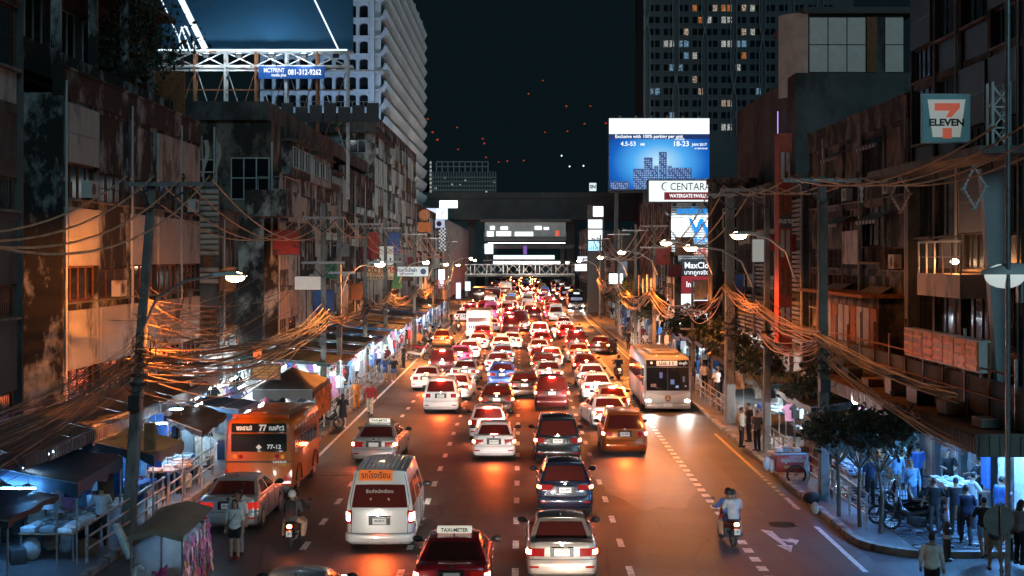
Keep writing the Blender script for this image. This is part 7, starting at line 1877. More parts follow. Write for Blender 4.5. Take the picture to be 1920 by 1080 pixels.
def person(x, y, rz, pose, top, bottom, label, z=.14, hair='hair', h=1.0, bkind='trousers', sleeve='shirt', bag=None, shoes='black', skin=None, group=PEOPLE, hairm=None, helmet=None, low=False):
    A = arch(pose); t = thing('person', label, 'person', (x, y, z), R(rz), group); t.scale = (h,h,h)
    link('body', A['body'], t, mats=skin or M_SKIN)
    link('shirt', A[sleeve], t, mats=CL[top]); 
    if bkind in A: link(bkind, A[bkind], t, mats=CL[bottom])
    link('shoes', A['shoes'], t, mats=CL[shoes])
    hc = A['hc']
    if helmet:
        b = MB(); rows = []
        for i in range(8):
            tt0 = i/7*2.0; row = []
            for j in range(20):
                a = 2*PI*j/20; fr_ = max(0, math.sin(a)); tt = tt0*(1-.4*fr_)
                row.append(hc+Vector((.118*math.sin(tt)*math.cos(a), -.004+.135*math.sin(tt)*math.sin(a), .0+.135*math.cos(tt))))
            rows.append(row)
        b.grid(rows, closed=True, flip=True); obj('helmet', b, helmet, t, 80)
    elif hair: link('hair', A[hair], t, mats=hairm or M_HAIR)
    if not low: link('eyes_and_mouth', A['face'], t)
    if bag == 'shoulder':
        b = MB(); c = Vector((.22,-.08,.86)); b.bbox(c.x-.05,c.x+.07,c.y-.16,c.y+.16,c.z-.13,c.z+.13,.03); obj('shoulder_bag', b, CL[rng.choice(('black','maroon','brown','pink'))], t, 50)
        obj('strap', MB().tube([(.2,-.1,.98),(.05,-.15,1.25),(-.13,-.08,1.42),(-.06,.15,1.28),(.16,.12,1.0)], .012, 4), CL['black'], t)
    if bag == 'backpack':
        b = MB(); c = A['chest']+Vector((0,-.20,-.02)); b.bbox(c.x-.15,c.x+.15,c.y-.09,c.y+.08,c.z-.22,c.z+.20,.05); obj('backpack', b, CL[rng.choice(('black','dgrey','navy'))], t, 50)
    if bag == 'carrier':
        w = A['wR']; b = MB(); rows = [[(w.x+rx*math.cos(2*PI*j/10), w.y+ry*math.sin(2*PI*j/10), w.z-.08-dz_) for j in range(10)] for dz_, rx, ry in ((.05,.02,.02),(.14,.07,.10),(.34,.09,.14),(.42,.07,.12))]
        b.grid(rows, closed=True, flip=True); b.add(rows[-1], [tuple(range(9,-1,-1))]); obj('carrier_bag', b, CL[rng.choice(('white','maroon','pale'))], t, 50)
    return t
# ------------------------------------------------------------------ motorcycles (origin under the rear wheel, nose +Y)
def bike_proto(col, key):
    if ('bike', key) in PROTO: return PROTO[('bike', key)]
    L = []
    def me(n, b, m, sm=40): x = b.mesh(n, sm); x.materials.append(m); L.append([n, x, None, []]); return L[-1]
    for y in (0, 1.24):
        b = MB(); n = 24; b.lathe([(.225,-.035),(.27,-.045),(.29,-.02),(.295,0),(.29,.02),(.27,.045),(.225,.035)], n, (0,y,.295), axis='x', cap=False); w = me('wheel', b, M_RUBBER)
        b = MB(); b.lathe([(.23,-.02),(.21,-.02),(.21,.02),(.23,.02)], n, (0,y,.295), axis='x', cap=False); b.lathe([(0,-.05),(.05,-.05),(.05,.05),(0,.05)], 10, (0,y,.295), axis='x')
        for k in range(8): a = 2*PI*k/8; b.tube([(0,y+.04*math.cos(a),.295+.04*math.sin(a)),(0,y+.215*math.cos(a+.2),.295+.215*math.sin(a+.2))], .008, 4)
        x = b.mesh('rim', 40); x.materials.append(M_STEEL_D); w[3].append(('rim', x))
    b = MB()   # frame, engine, fork, swingarm
    b.tube([(0,1.24,.295),(0,1.02,.95)], .03, 6); b.tube([(.07,1.24,.295),(.07,1.02,.92)], .02, 6); b.tube([(-.07,1.24,.295),(-.07,1.02,.92)], .02, 6)
    b.tube([(.06,0,.295),(.06,.45,.40)], .03, 6); b.tube([(-.06,0,.295),(-.06,.45,.40)], .03, 6)
    b.bbox(-.14,.14,.40,.78,.20,.48,.06); b.tube([(.12,.5,.28),(.15,.2,.3),(.17,-.22,.40)], [.025,.04,.05], 8)
    me('frame', b, M_STEEL_D)
    b = MB()   # body fairing
    rows = []
    for y, w, z0, z1 in ((-.30,.06,.66,.76),(-.1,.13,.56,.78),(.2,.15,.48,.78),(.5,.15,.42,.66),(.72,.12,.40,.56),(.9,.10,.42,.72),(1.0,.13,.5,.98),(1.08,.08,.6,.98)):
        rows.append([(w*math.cos(2*PI*j/12), y, (z0+z1)/2+(z1-z0)/2*math.sin(2*PI*j/12)) for j in range(12)])
    b.grid(rows, closed=True); b.add(rows[0], [tuple(range(11,-1,-1))]); b.add(rows[-1], [tuple(range(12))]); me('body', b, col, 60)
    b = MB(); rows = [[(sx*w, y, z) for sx in (-1,-.6,.6,1)] for y, w, z in ((-.28,.09,.80),(-.05,.14,.83),(.2,.15,.83),(.45,.13,.80),(.6,.08,.74))]
    b.grid(rows, flip=True); b.grid([[(p[0],p[1],p[2]-.06) for p in r] for r in rows]); b.tube([(-.14,.2,.79),(0,.55,.74),(.14,.2,.79)], .03, 6); me('seat', b, M_BLACK)
    b = MB(); b.tube([(-.36,.88,1.02),(-.2,1.0,1.03),(0,1.03,1.0),(.2,1.0,1.03),(.36,.88,1.02)], .016, 6)
    for sg in (-1,1): b.tube([(sg*.24,.98,1.04),(sg*.30,1.0,1.2)], .008, 5); b.ball((sg*.32,.99,1.23), (.06,.02,.045), 10, 6)
    me('handlebar', b, M_BLACK)
    b = MB(); b.bbox(-.06,.06,-.36,-.29,.66,.74,.015); me('taillight', b, G_TAIL)
    b = MB(); b.box(-.085,.085,-.40,-.385,.42,.58); me('number_plate', b, M_PLATE)
    b = MB(); b.tube([(0,-.2,.66),(0,-.42,.5)], .02, 5); b.grid([[(w*.07, -.30-.12*u, .60-.22*u) for w in (-1,0,1)] for u in (0,.5,1)]); me('mudguard', b, M_BLACK)
    b = MB(); b.lathe([(0,.04),(.08,.02),(.09,-.05),(.03,-.09)], 12, (0,1.12,.88), axis='y'); me('headlight', b, mat('bike_lamp',(.7,.7,.65),.2,var=0))
    PROTO[('bike', key)] = L
    return L
def bike(x, y, rz, col, label, lean=0.0, z=0.0, tail=True, group='motorcycles', key=None):
    L = bike_proto(P_BLACK, 'b'); t = thing('motorcycle', label, 'motorcycle', (x, y, z), R(rz), group)
    t.rotation_euler = (0, R(lean), R(rz))
    for n, me, loc, subs in L:
        o = link(n, me, t)
        if n == 'body': recolor(o, col)
        if n == 'taillight' and not tail: recolor(o, M_LENSRED)
        for sn, sm in subs: link(sn, sm, o)
    return t
def rider(px, py, rz, col, label_bike, rl, top, bottom, helmet=M_HELM, pil=None, sleeve='long_shirt', bkind='trousers', z=0):
    x, y = gp(px, py); a = R(rz)
    bike(x, y, rz, col, label_bike)
    def off(d): return x-math.sin(a)*d, y+math.cos(a)*d
    p = off(.38); person(p[0], p[1], rz, 'ride', top, bottom, rl, z=.02, helmet=helmet, sleeve=sleeve, bkind=bkind, group='people riding motorcycles')
    if pil:
        p = off(-.02); person(p[0], p[1], rz, 'pillion', pil[0], pil[1], pil[2], z=.02, helmet=pil[3], bkind=pil[4], sleeve=pil[5], bag=pil[6], group='people riding motorcycles')
rider(1375, 1026, 8, P_MAROON, 'scooter with a lit red tail lamp carrying two people on the right', 'rider in a black helmet steering the scooter with two people on the right', 'blue', 'red', M_HELM, ('pale','navy','passenger in a pale shirt sitting behind the rider on the right','' and None,'shorts','shirt',None), bkind='shorts')
rider(547, 1030, -3, P_DBROWN, 'scooter with a white plate carrying two people in the lower left', 'rider in a dark jacket on the lower left scooter', 'black', 'khaki', M_HELM, ('dgrey','khaki','passenger with a pale bag on the lower left scooter',M_HELMW,'trousers','long_shirt','backpack'))
rider(1161, 712, 2, P_MAROON, 'motorcycle with a bright tail lamp beside the grey bus flank', 'rider in dark clothes on the motorcycle beside the grey bus', 'black', 'dgrey')
rider(1040, 640, 0, P_WHITE, 'motorcycle between the queues with a rider in white', 'rider in a white shirt threading between the car queues', 'white', 'black')
rider(1087, 638, 0, P_BLACK, 'dark motorcycle far up beside the contraflow lane', 'rider in black far up beside the contraflow lane', 'black', 'black')
rider(860, 622, 0, P_BLACK, 'motorcycle left of the white minibus', 'rider in dark clothes left of the white minibus', 'dgrey', 'black')
# parked motorcycles
GPM = 'motorcycles'
def park(px, py, rz, col, label, lean=9, z=0):  x, y = gp(px, py, z); return bike(x, y, rz, col, label, lean, z, False)
park(588, 806, -65, P_BLACK, 'motorcycle parked at the kerb in front of the orange bus', 7)
park(770, 676, -70, P_WHITE, 'white scooter parked at the left kerb by the standing men')
park(778, 664, -75, P_RED, 'red scooter parked behind the white scooter on the left')
park(790, 650, -70, P_BLACK, 'dark scooter third in the row at the left kerb')
park(800, 636, -70, P_MAROON, 'maroon scooter near the gold crossover at the left kerb')
park(808, 624, -70, P_BLACK, 'black scooter farthest up the left kerb row')
park(395, 985, -100, P_DBROWN, 'scooter squeezed beside the railing left of the parked silver saloon', z=.14)
for k, (px, py, rz, l) in enumerate([(1722,990,62,'black motorcycle at the front of the cluster by the small trees'),(1752,1000,66,'motorcycle second in the cluster by the small trees'),(1765,975,58,'motorcycle with a chrome mirror third in the dark cluster'),(1778,960,50,'red lensed motorcycle parked rearmost beside the bollard'),(1738,962,64,'motorcycle deepest in the cluster behind the railing end')]):
    park(px, py, rz, (P_BLACK,P_BLACK,P_DBROWN,P_MAROON,P_BLACK)[k], l, 8, .14)
# ------------------------------------------------------------------ market stalls, goods, lamps
G_TUBE = glow('white_tube_glow', (.74,.93,1), 620)
G_TUBE_B = glow('blue_white_tube_glow', (.13,.45,1), 260)
M_TARP = {k: mat('tarp_'+k, c, .55, var=.3, scale=1.5, bump=.3, bscale=5) for k, c in dict(black=(.02,.02,.022), navy=(.022,.045,.08), blue=(.03,.12,.26), green=(.02,.05,.045), grey=(.14,.14,.14), brown=(.16,.09,.06), white=(.45,.47,.48), orange=(.40,.10,.02)).items()}
def tarp(x0, x1, y0, y1, z, dz=(0,0,0,0), peak=0.0, sag_=.10, val=.25, seed=0):
    """sagging cloth roof: corner offsets dz, optional centre peak, hanging valance"""
    r = random.Random(seed); b = MB(); n = 10; rows = []
    def P(u, v):
        z_ = z+(dz[0]*(1-u)*(1-v)+dz[1]*u*(1-v)+dz[2]*u*v+dz[3]*(1-u)*v)
        e = min(u,1-u,v,1-v)*2
        z_ += peak*min(e*1.0,1) - sag_*math.sin(PI*u)*math.sin(PI*v)*(1 if not peak else .4) + .03*math.sin(u*17+seed)*math.sin(v*13+seed*2)
        return Vector((lerp(x0,x1,u), lerp(y0,y1,v), z_))
    rows = [[P(i/n, k/n) for i in range(n+1)] for k in range(n+1)]
    b.grid(rows, flip=True); b.grid([[p-Vector((0,0,.012)) for p in r_] for r_ in rows])
    if val:
        per = [rows[0][i] for i in range(n+1)]+[rows[k][n] for k in range(1,n+1)]+[rows[n][i] for i in range(n-1,-1,-1)]+[rows[k][0] for k in range(n-1,0,-1)]
        low = [p+Vector((.03*math.sin(i*1.3),.03*math.cos(i*1.7),-val*(1+.25*math.sin(i*2.1)))) for i, p in enumerate(per)]
        b.grid([per, low], closed=True)
    return b
def tube_lamp(x, y, z, label, g=None, L=1.2, along='x', group='bright tube lamps in the market stalls'):
    t = thing('tube_lamp', label, 'lamp', (x, y, z), group=group)
    d = Vector((L/2,0,0)) if along == 'x' else Vector((0,L/2,0))
    obj('lit_tube', MB().tube([-d, d], .022, 8), g or G_TUBE, t, 50)
    m = MB(); m.obox((0,0,.05), d+d.normalized()*.03, (0,.03,0) if along == 'x' else (.03,0,0), (0,0,.018)); m.tube([-d*.7+Vector((0,0,.05)), -d*.7+Vector((0,0,.4))], .006, 4); m.tube([d*.7+Vector((0,0,.05)), d*.7+Vector((0,0,.4))], .006, 4); obj('fitting', m, M_WHITE, t)
    return t
# garments: shirts, dresses and trousers hung on hangers
def garment_mesh(kind):
    P = {'shirt': [(-.06,0),(-.20,-.05),(-.36,-.26),(-.27,-.32),(-.20,-.22),(-.21,-.70),(.21,-.70),(.20,-.22),(.27,-.32),(.36,-.26),(.20,-.05),(.06,0),(0,-.05)],
         'dress': [(-.06,0),(-.16,-.03),(-.15,-.30),(-.30,-1.05),(0,-1.10),(.30,-1.05),(.15,-.30),(.16,-.03),(.06,0),(0,-.08)],
         'trousers': [(-.19,0),(-.22,-.95),(-.05,-.97),(0,-.3),(.05,-.97),(.22,-.95),(.19,0)]}[kind]
    b = MB(); n = len(P); 
    f = lambda p, s: (p[0], s*.018+.02*math.sin(p[0]*14)*min(1,-p[1]*2), p[1])
    b.add([f(p,-1) for p in P]+[f(p,1) for p in P], [tuple(range(n)), tuple(range(2*n-1,n-1,-1))]+[(i,n+i,n+(i+1) % n,(i+1) % n) for i in range(n)])
    b.tube([(-.17,0,-.03),(0,0,.03),(.17,0,-.03)], .008, 4); b.tube([(0,0,.03),(0,0,.13)], .006, 4)
    me = b.mesh('garment'); me.materials.append(CL['white']); return me
GARM = {k: garment_mesh(k) for k in ('shirt','dress','trousers')}
ORD = ['first','second','third','fourth','fifth','sixth','seventh','eighth','ninth','tenth','eleventh','twelfth','thirteenth','fourteenth','fifteenth','sixteenth','seventeenth','eighteenth','nineteenth']
GNAME = {'shirt':'T-shirt','dress':'dress','trousers':'pair of trousers'}
def garment(kind, x, y, z, rz, col, where, i):
    o = bpy.data.objects.new('garment', GARM[kind]); COL.objects.link(o); o.location = (x,y,z); o.rotation_euler = (R(rng.uniform(-3,3)),0,R(rz+rng.uniform(-12,12))); o.scale = (1,1,rng.uniform(.9,1.12)); recolor(o, CL[col])
    tag(o, f'{col.replace("dgrey","dark grey").replace("sky","sky blue").replace("pale","pale grey")} {GNAME[kind]}, {ORD[i]} along, {where}', 'garment', 'clothes hanging for sale in the market')
GC = ['white','white','white','pale','sky','white','black','blue','cream','pink','grey','white','navy','purple','red','pale']
def rail_of(x0, y0, x1, y1, z, n, where, kinds=('shirt','dress','shirt'), cols=GC, face=0):
    L = math.hypot(x1-x0, y1-y0); a = math.degrees(math.atan2(y1-y0, x1-x0))
    t = thing('clothes_rail', 'steel clothes rail '+where, 'clothes rail', (x0,y0,z+.13), group='rails of clothes in the market')
    obj('bar', MB().tube([(0,0,0),(x1-x0,y1-y0,0)], .015, 6), M_STEEL, t)
    b = MB()
    for p in ((0,0),(x1-x0,y1-y0)): b.tube([(p[0],p[1],0),(p[0],p[1],-z+.03)], .016, 6)
    obj('upright', b, M_STEEL, t)
    for i in range(n):
        u = (i+.5)/n; garment(rng.choice(kinds), lerp(x0,x1,u), lerp(y0,y1,u), z, face, rng.choice(cols), where, i)
def goods_table(x0, x1, y0, y1, h, label, cloths=('white','pale','sky','blue'), n=(3,4), kind='folded', group='tables of goods in the market'):
    t = thing('goods_table', label, 'table', ((x0+x1)/2,(y0+y1)/2,.14), group=group); w, d = (x1-x0)/2, (y1-y0)/2
    obj('table_top', MB().bbox(-w,w,-d,d,h-.04,h,.01), M_TIMBER, t)
    for sx in (-1,1):
        for sy in (-1,1): obj('leg', MB().box(sx*(w-.06)-.025,sx*(w-.06)+.025,sy*(d-.06)-.025,sy*(d-.06)+.025,0,h-.043), M_STEEL, t)
    for i in range(n[0]):
        for k in range(n[1]):
            cx, cy = (x0+x1)/2-w+(i+.5)*2*w/n[0], (y0+y1)/2-d+(k+.5)*2*d/n[1]; c = rng.choice(cloths); b = MB()
            sx, sy = w/n[0]*.8, d/n[1]*.8
            if kind == 'folded':
                q = rng.randint(2,5)
                for j in range(q): e = rng.uniform(-.02,.02); b.bbox(-sx+e,sx+e,-sy+e,sy-e,j*.045,j*.045+.04,.015)
                nm, lb, ct = 'folded_pile', f'{c} cloth pile, {ORD[k]} row {ORD[i]} from left, ', 'clothes'
            else:
                b.bbox(-sx,sx,-sy,sy,0,rng.uniform(.06,.16),.02); b.ball((rng.uniform(-.1,.1)*sx,0,.12),(sx*.7,sy*.7,.07),8,5); nm, lb, ct = 'food_tray', f'{c} tray, {ORD[k]} row {ORD[i]} from left, ', 'tray'
            o = obj(nm, b, CL[c], None, 40, (cx,cy,.14+h+.001), rng.uniform(-.15,.15)); tag(o, lb+label, ct, 'goods laid out on market tables')
    return t
def stall(x0, x1, y0, y1, z, col, label, dz=(0,0,0,0), peak=0.0, val=.25, seed=0, posts=True):
    t = thing('market_stall', label, 'market stall', ((x0+x1)/2,(y0+y1)/2,.14), group='market stalls under cloth roofs'); cx, cy = (x0+x1)/2, (y0+y1)/2
    obj('canopy', tarp(x0-cx,x1-cx,y0-cy,y1-cy,z-.14,dz,peak,.10,val,seed), M_TARP[col], t, 70)
    if posts:
        for i, (sx, sy) in enumerate(((0,0),(1,0),(1,1),(0,1))): 
            X, Y = (x0-cx, x1-cx)[sx]*.97, (y0-cy, y1-cy)[sy]*.97; obj('post', MB().tube([(X,Y,0),(X,Y,z-.16+dz[i])], .025, 6), M_STEEL, t)
    m = MB(); m.tube([(x0-cx,y0-cy,z-.16+dz[0]),(x1-cx,y0-cy,z-.16+dz[1])], .02, 5); m.tube([(x0-cx,y1-cy,z-.16+dz[3]),(x1-cx,y1-cy,z-.16+dz[2])], .02, 5); obj('frame', m, M_STEEL, t)
    return t
# --- near left, dim and blue
stall(-14.0,-11.9,33.0,36.6,2.1,'black','black canopy with an orange lit hem in the bottom left corner', dz=(.2,0,0,.2), val=.15, seed=1)
stall(-14.2,-11.6,37.2,41.4,2.5,'navy','dark blue drooping canopy over the lowest left stall', dz=(.3,-.2,-.1,.3), val=.35, seed=2)
stall(-13.0,-10.9,42.2,46.0,2.45,'navy','navy canopy with a blue hem in front of the leaning pole', dz=(.35,-.1,-.2,.35), val=.3, seed=3)
stall(-12.1,-10.9,48.6,52.6,2.5,'black','wrinkled black sheet roof left of the orange bus', dz=(.2,-.25,-.1,.35), val=.2, seed=4)
stall(-12.6,-10.6,53.4,57.4,2.5,'blue','shiny blue sheet roof behind the orange bus', dz=(.2,0,-.1,.1), val=.2, seed=5)
stall(-11.9,-9.25,63.0,68.8,2.35,'black','dark brown peaked tent with orange cloth down its road side', peak=.8, val=.45, seed=6)
t = thing('hanging_cloth', 'orange patterned cloth hung down the road side of the peaked tent', 'cloth', (-9.15,63.1,2.15))
b = MB(); rows = [[(.05*math.sin(i*.9+k*.3), 5.6*i/24, -1.25*k/6+.04*math.sin(i*1.7)*(k/6)) for i in range(25)] for k in range(7)]; b.grid(rows); b.grid([[(p[0]-.012,p[1],p[2]) for p in r] for r in rows], flip=True); obj('sheet', b, mat('orange_print_cloth',(.45,.11,.02),.7,var=.6,scale=3,stain=(.06,.015,.01),stain_scale=2.5,stain_amt=.6), t, 70)
DIM = dict(group='dim blue tube lamps in the near left stalls')
tube_lamp(-13.0,38.0,2.72,'bright tilted tube lamp on the lowest dark blue canopy',glow('near_tube_glow',(.50,.76,1),30),1.1).rotation_euler = (0,R(-28),R(25))
tube_lamp(-13.2,36.9,2.2,'blue tube lamp under the hem of the lowest canopy',G_TUBE_B,1.2,**DIM)
tube_lamp(-12.4,44.0,2.25,'blue tube lamp under the navy canopy by the leaning pole',G_TUBE_B,1.2,**DIM)
tube_lamp(-12.9,47.3,2.4,'blue white tube lamp behind the man in the checked shirt',glow('blue_white_tube_mid',(.40,.72,1),420),1.3,**DIM)
tube_lamp(-12.4,50.0,2.35,'blue white tube lamp under the wrinkled black sheet',MATS['blue_white_tube_mid'],1.3,**DIM)
tube_lamp(-11.9,52.6,2.75,'bright tube lamp standing above the sheets beside the orange bus',G_TUBE,.9,'y',**DIM)
tube_lamp(-13.0,55.2,2.3,'tube lamp under the shiny blue sheet',MATS['blue_white_tube_mid'],1.3,**DIM)
goods_table(-13.3,-11.8,37.6,40.6,.75,'silver food table under the lowest canopy',('pale','white','grey','pale'),(3,5),'tray')
goods_table(-12.6,-11.6,43.0,45.6,.85,'blue jeans table beside the leaning pole',('blue','denim','blue'),(2,4))
goods_table(-12.7,-11.7,48.2,51.6,.8,'pale cloth table beside the wrinkled sheet',('white','pale','sky'),(2,5))
rail_of(-14.1,46.4,-12.3,46.4,1.75,9,'in the blue lit stall behind the checked shirt',cols=['blue','sky','white','pale','white'])
rail_of(-14.2,48.5,-14.2,53.0,1.9,7,'along the wall behind the wrinkled black sheet',face=90,cols=['white','sky','pale','blue','white'])
rail_of(-12.2,52.7,-11.5,52.7,1.55,4,'under the edge of the black sheet near the railing',kinds=('dress','shirt'),cols=['cream','green','cream','white'])
rail_of(-14.0,40.9,-12.6,40.9,1.7,8,'at the back of the lowest stall',cols=['pink','white','green','cream','sky'])
rail_of(-14.0,58.6,-12.0,58.6,2.1,9,'across the end of the blue sheet roof',cols=['white','sky','pale','white'])
# --- white lit clothes stalls up the left pavement
li = 0
y = 60.0
while y < 176:
    L_ = 5.6 if y < 110 else 7.5; w = ORD[li]+' lit left stall'
    near = 59 < y < 69
    x0 = -14.2; x1 = -12.3 if near else -9.6
    if not near: stall(x0, x1, y, y+L_-.5, 2.75+.15*(li % 3), ('navy','blue','green','black','navy','green','blue')[li % 7], ('navy','blue','green','black','navy','green','blue')[li % 7]+' cloth roof of the '+w, dz=(.25,-.15,-.15,.25), val=.18, seed=10+li, posts=True)
    for k, xx in enumerate((-13.6,-12.4,-10.9)[: 2 if near else 3]): tube_lamp(xx, y+L_*(.3+.25*k), 2.45, ('inner','middle','roadside')[k]+' tube lamp of the '+w, None, 1.3, 'y')
    if y < 128:
        rail_of(-14.3, y+.2, -14.3, y+L_-.3, 2.25, 5, 'along the wall of the '+w, face=90, cols=['white','white','sky','white','pale'])
        if not near: rail_of(-11.3, y+.5, -9.7, y+.5, 1.75, 5, 'at the roadside end of the '+w)
        if not near: 
            rail_of(-14.1, y+L_-.4, -11.6, y+L_-.4, 2.25, 8, 'across the end of the '+w)
            goods_table(-11.3,-10.2,y+1,y+L_-1.4,.8,w+' goods table',n=(2,4))
        else: rail_of(-14.1, y+L_-1.0, -11.9, y+L_-1.0, 2.3, 9, 'across the end of the '+w)
    y += L_; li += 1
# masses of clothes farther off that nobody could count
b = MB()
for i in range(900):
    y = rng.uniform(118,200); x = rng.choice((-14.2,-13.2,-12.0,-10.6)); z = rng.uniform(.9,2.3); w = rng.uniform(.12,.25); h = rng.uniform(.4,.8); a = rng.uniform(-.6,.6)
    b.mat(rng.randint(0,5)); b.quad((x-w*math.cos(a),y-w*math.sin(a),z-h),(x+w*math.cos(a),y+w*math.sin(a),z-h),(x+w*.8*math.cos(a),y+w*.8*math.sin(a),z),(x-w*.8*math.cos(a),y-w*.8*math.sin(a),z))
o = obj('hanging_clothes', b, [CL[k] for k in ('white','sky','pale','blue','black','pink')]); tag(o, 'mass of hanging clothes in the farthest left stalls', 'clothes', kind='stuff')
# --- shop awning running along the left facades
t = thing('shop_awning', 'long low shop awning with a ribbed fringe along the near left facades', 'awning', (-14.4,36,3.15))
M_AWN = mat('awning_tin', (.14,.12,.11), .6, .3, var=.3, scale=1)
pm_ = MB(); pm_.add([(0,0,.45),(1.8,0,.0),(1.8,1.9,.0),(0,1.9,.45),(1.8,0,-.05),(1.8,1.9,-.05)], [(0,1,2,3),(1,4,5,2)]); pme = pm_.mesh('panel'); pme.materials.append(M_AWN)
fm__ = MB()
for i in range(10): fm__.box(1.8,1.83,.02+.19*i,.15+.19*i,-.38,-.051)
fme = fm__.mesh('fringe'); fme.materials.append(M_AWN)
for i in range(11):
    o = link('panel', pme, t, (0,1.95*i,rng.uniform(-.03,.03))); link('fringe', fme, o)
for k, (px, py, q, w_, h_) in enumerate(((209,802,44,1.9,.42),(385,716,57.5,2.6,.38),(330,742,54,1.6,.34))):
    x, z = pz(px, py, q); o = obj('fascia_board', MB().obox((0,0,0),(.03,0,0),(0,w_,0),(0,0,h_/1.4)), (M_PANEL, M_PANEL_T, M_PANEL_T)[k], loc=(x,q,z)); tag(o, ('long pale board on the awning left of the leaning pole','long tan board above the blue lit stalls','short tan board above the wrinkled black sheet')[k], 'board')
obj_ = obj('cable_box', MB().bbox(-.16,.16,-.12,.12,-.4,.4,.02), M_TIMBER, loc=(-10.95,42.0,2.9)); tag(obj_, 'wooden meter box fixed low beside the leaning pole', 'meter box')
# toy vendor's cart in the bottom left
t = thing('vendor_cart', 'toy vendor cart with a tan sheet roof and pink tinsel curtains', 'cart', (-8.1,31.6,0))
b = MB(); rows = [[(x, y, 2.02+.16*(1-abs(x)/.62)+.10*y/2.9-.02*math.sin(y*4)) for x in (-.62,-.3,0,.3,.62)] for y in (-.1,.8,1.7,2.4,2.9)]; b.grid(rows, flip=True); b.grid([[(p[0],p[1],p[2]-.03) for p in r] for r in rows]); b.grid([rows[0], [(p[0],p[1]-.02,p[2]-.14) for p in rows[0]]]); obj('roof', b, mat('tan_sheet',(.30,.22,.17),.6,var=.2,scale=2), t, 40)
for sx in (-.57,.57):
    for y in (0,2.7): obj('post', MB().tube([(sx,y,.25),(sx,y,2.0+.1*y/2.9)], .022, 6), M_STEEL, t)
obj('counter', MB().bbox(-.6,.6,0,2.7,.62,.7,.02), M_TIMBER, t); obj('side_panel', MB().bbox(-.58,.58,.02,.08,.28,.62,.01), M_TARP['brown'], t)
M_TINS = [mat('tinsel_'+k, c, .3, .4, var=.5, scale=12) for k, c in (('magenta',(.5,.06,.32)),('amber',(.55,.25,.05)),('violet',(.30,.10,.42)),('pale',(.55,.4,.45)))]
b = MB()
for i in range(260):
    y = rng.uniform(-.05,2.75); z = rng.uniform(.75,1.95); x = .60+rng.uniform(-.03,.06); a = rng.uniform(-.03,.03); h = rng.uniform(.12,.3); b.mat(rng.randint(0,3)); b.add([(x,y-.04,z),(x+a,y+.04,z),(x+a+.02,y+.03,z-h),(x+.03,y-.03,z-h)], [(0,1,2,3)])
tag(obj('tinsel_curtain', b, M_TINS, t), kind='stuff')
for y in (.4,2.3):
    for sx in (-.5,.5): obj('wheel', MB().lathe([(.1,-.03),(.22,-.03),(.22,.03),(.1,.03)], 16, (sx,y,.22), axis='x'), M_RUBBER, t, 40)
sw = thing('inflatable_swan', 'white inflatable swan float hanging in the toy cart', 'toy', (-8.35,31.42,.95)); m = MB(); m.lathe([(.0,-.02)]+[(.16+.07*math.cos(R(a)),.07*math.sin(R(a))) for a in range(-180,181,30)], 18); obj('ring', m, mat('blue_white_vinyl',(.35,.45,.6),.2,var=.5,scale=3), sw, 60); obj('neck', MB().tube([(-.12,0,.04),(-.2,0,.22),(-.16,0,.38),(-.06,0,.42),(0,0,.36),(.02,0,.32)], [.05,.045,.04,.05,.04,.012], 8), M_WHITE, sw, 60)
pk = obj('inflatable_animal', remesh(MB().ball((0,0,.2),(.14,.2,.12)).ball((.05,.0,.36),(.09,.09,.09)).tube([(-.08,-.1,.15),(-.10,-.12,-.02)],.04).tube([(.08,-.1,.15),(.12,-.12,-.02)],.04).tube([(-.05,.0,.3),(-.2,-.03,.36)],.035).tube([(.1,.02,.42),(.13,.02,.52)],.025), 'inflatable_animal', .02, mat('pink_vinyl',(.55,.05,.2),.2,var=.1,coat=.4), .6), None, loc=(-7.95,31.4,.9)); tag(pk, 'pink inflatable animal beside the swan in the toy cart', 'toy')
t = obj('long_bag', MB().tube([(-.25,0,.95),(0,-.1,.5),(.2,-.2,.05)], [.10,.13,.10], 8), mat('clear_plastic',(.5,.5,.47),.25,var=.3,scale=5), loc=(-10.75,38.6,0), smooth=60); tag(t, 'long clear plastic sack leaning on the lower left railing', 'bag')
t = thing('round_basket', 'round wire basket of goods on the railing left of the parked saloon', 'basket', (-11.3,47.6,1.0)); b = MB(); 
for k in range(5): r_ = .2+.06*k; b.tube([(r_*math.cos(2*PI*j/16),r_*math.sin(2*PI*j/16),.09*k) for j in range(16)], .012, 4, closed=True)
for j in range(12): b.tube([(.2*math.cos(2*PI*j/12),.2*math.sin(2*PI*j/12),0),(.44*math.cos(2*PI*j/12),.44*math.sin(2*PI*j/12),.36)], .008, 4)
obj('basket', b, M_STEEL, t); obj('contents', MB().ball((0,0,.22),(.3,.3,.1),12,6), CL['cream'], t, 60); obj('stand', MB().tube([(0,0,0),(0,0,-.86)], .03, 6), M_STEEL_D, t)

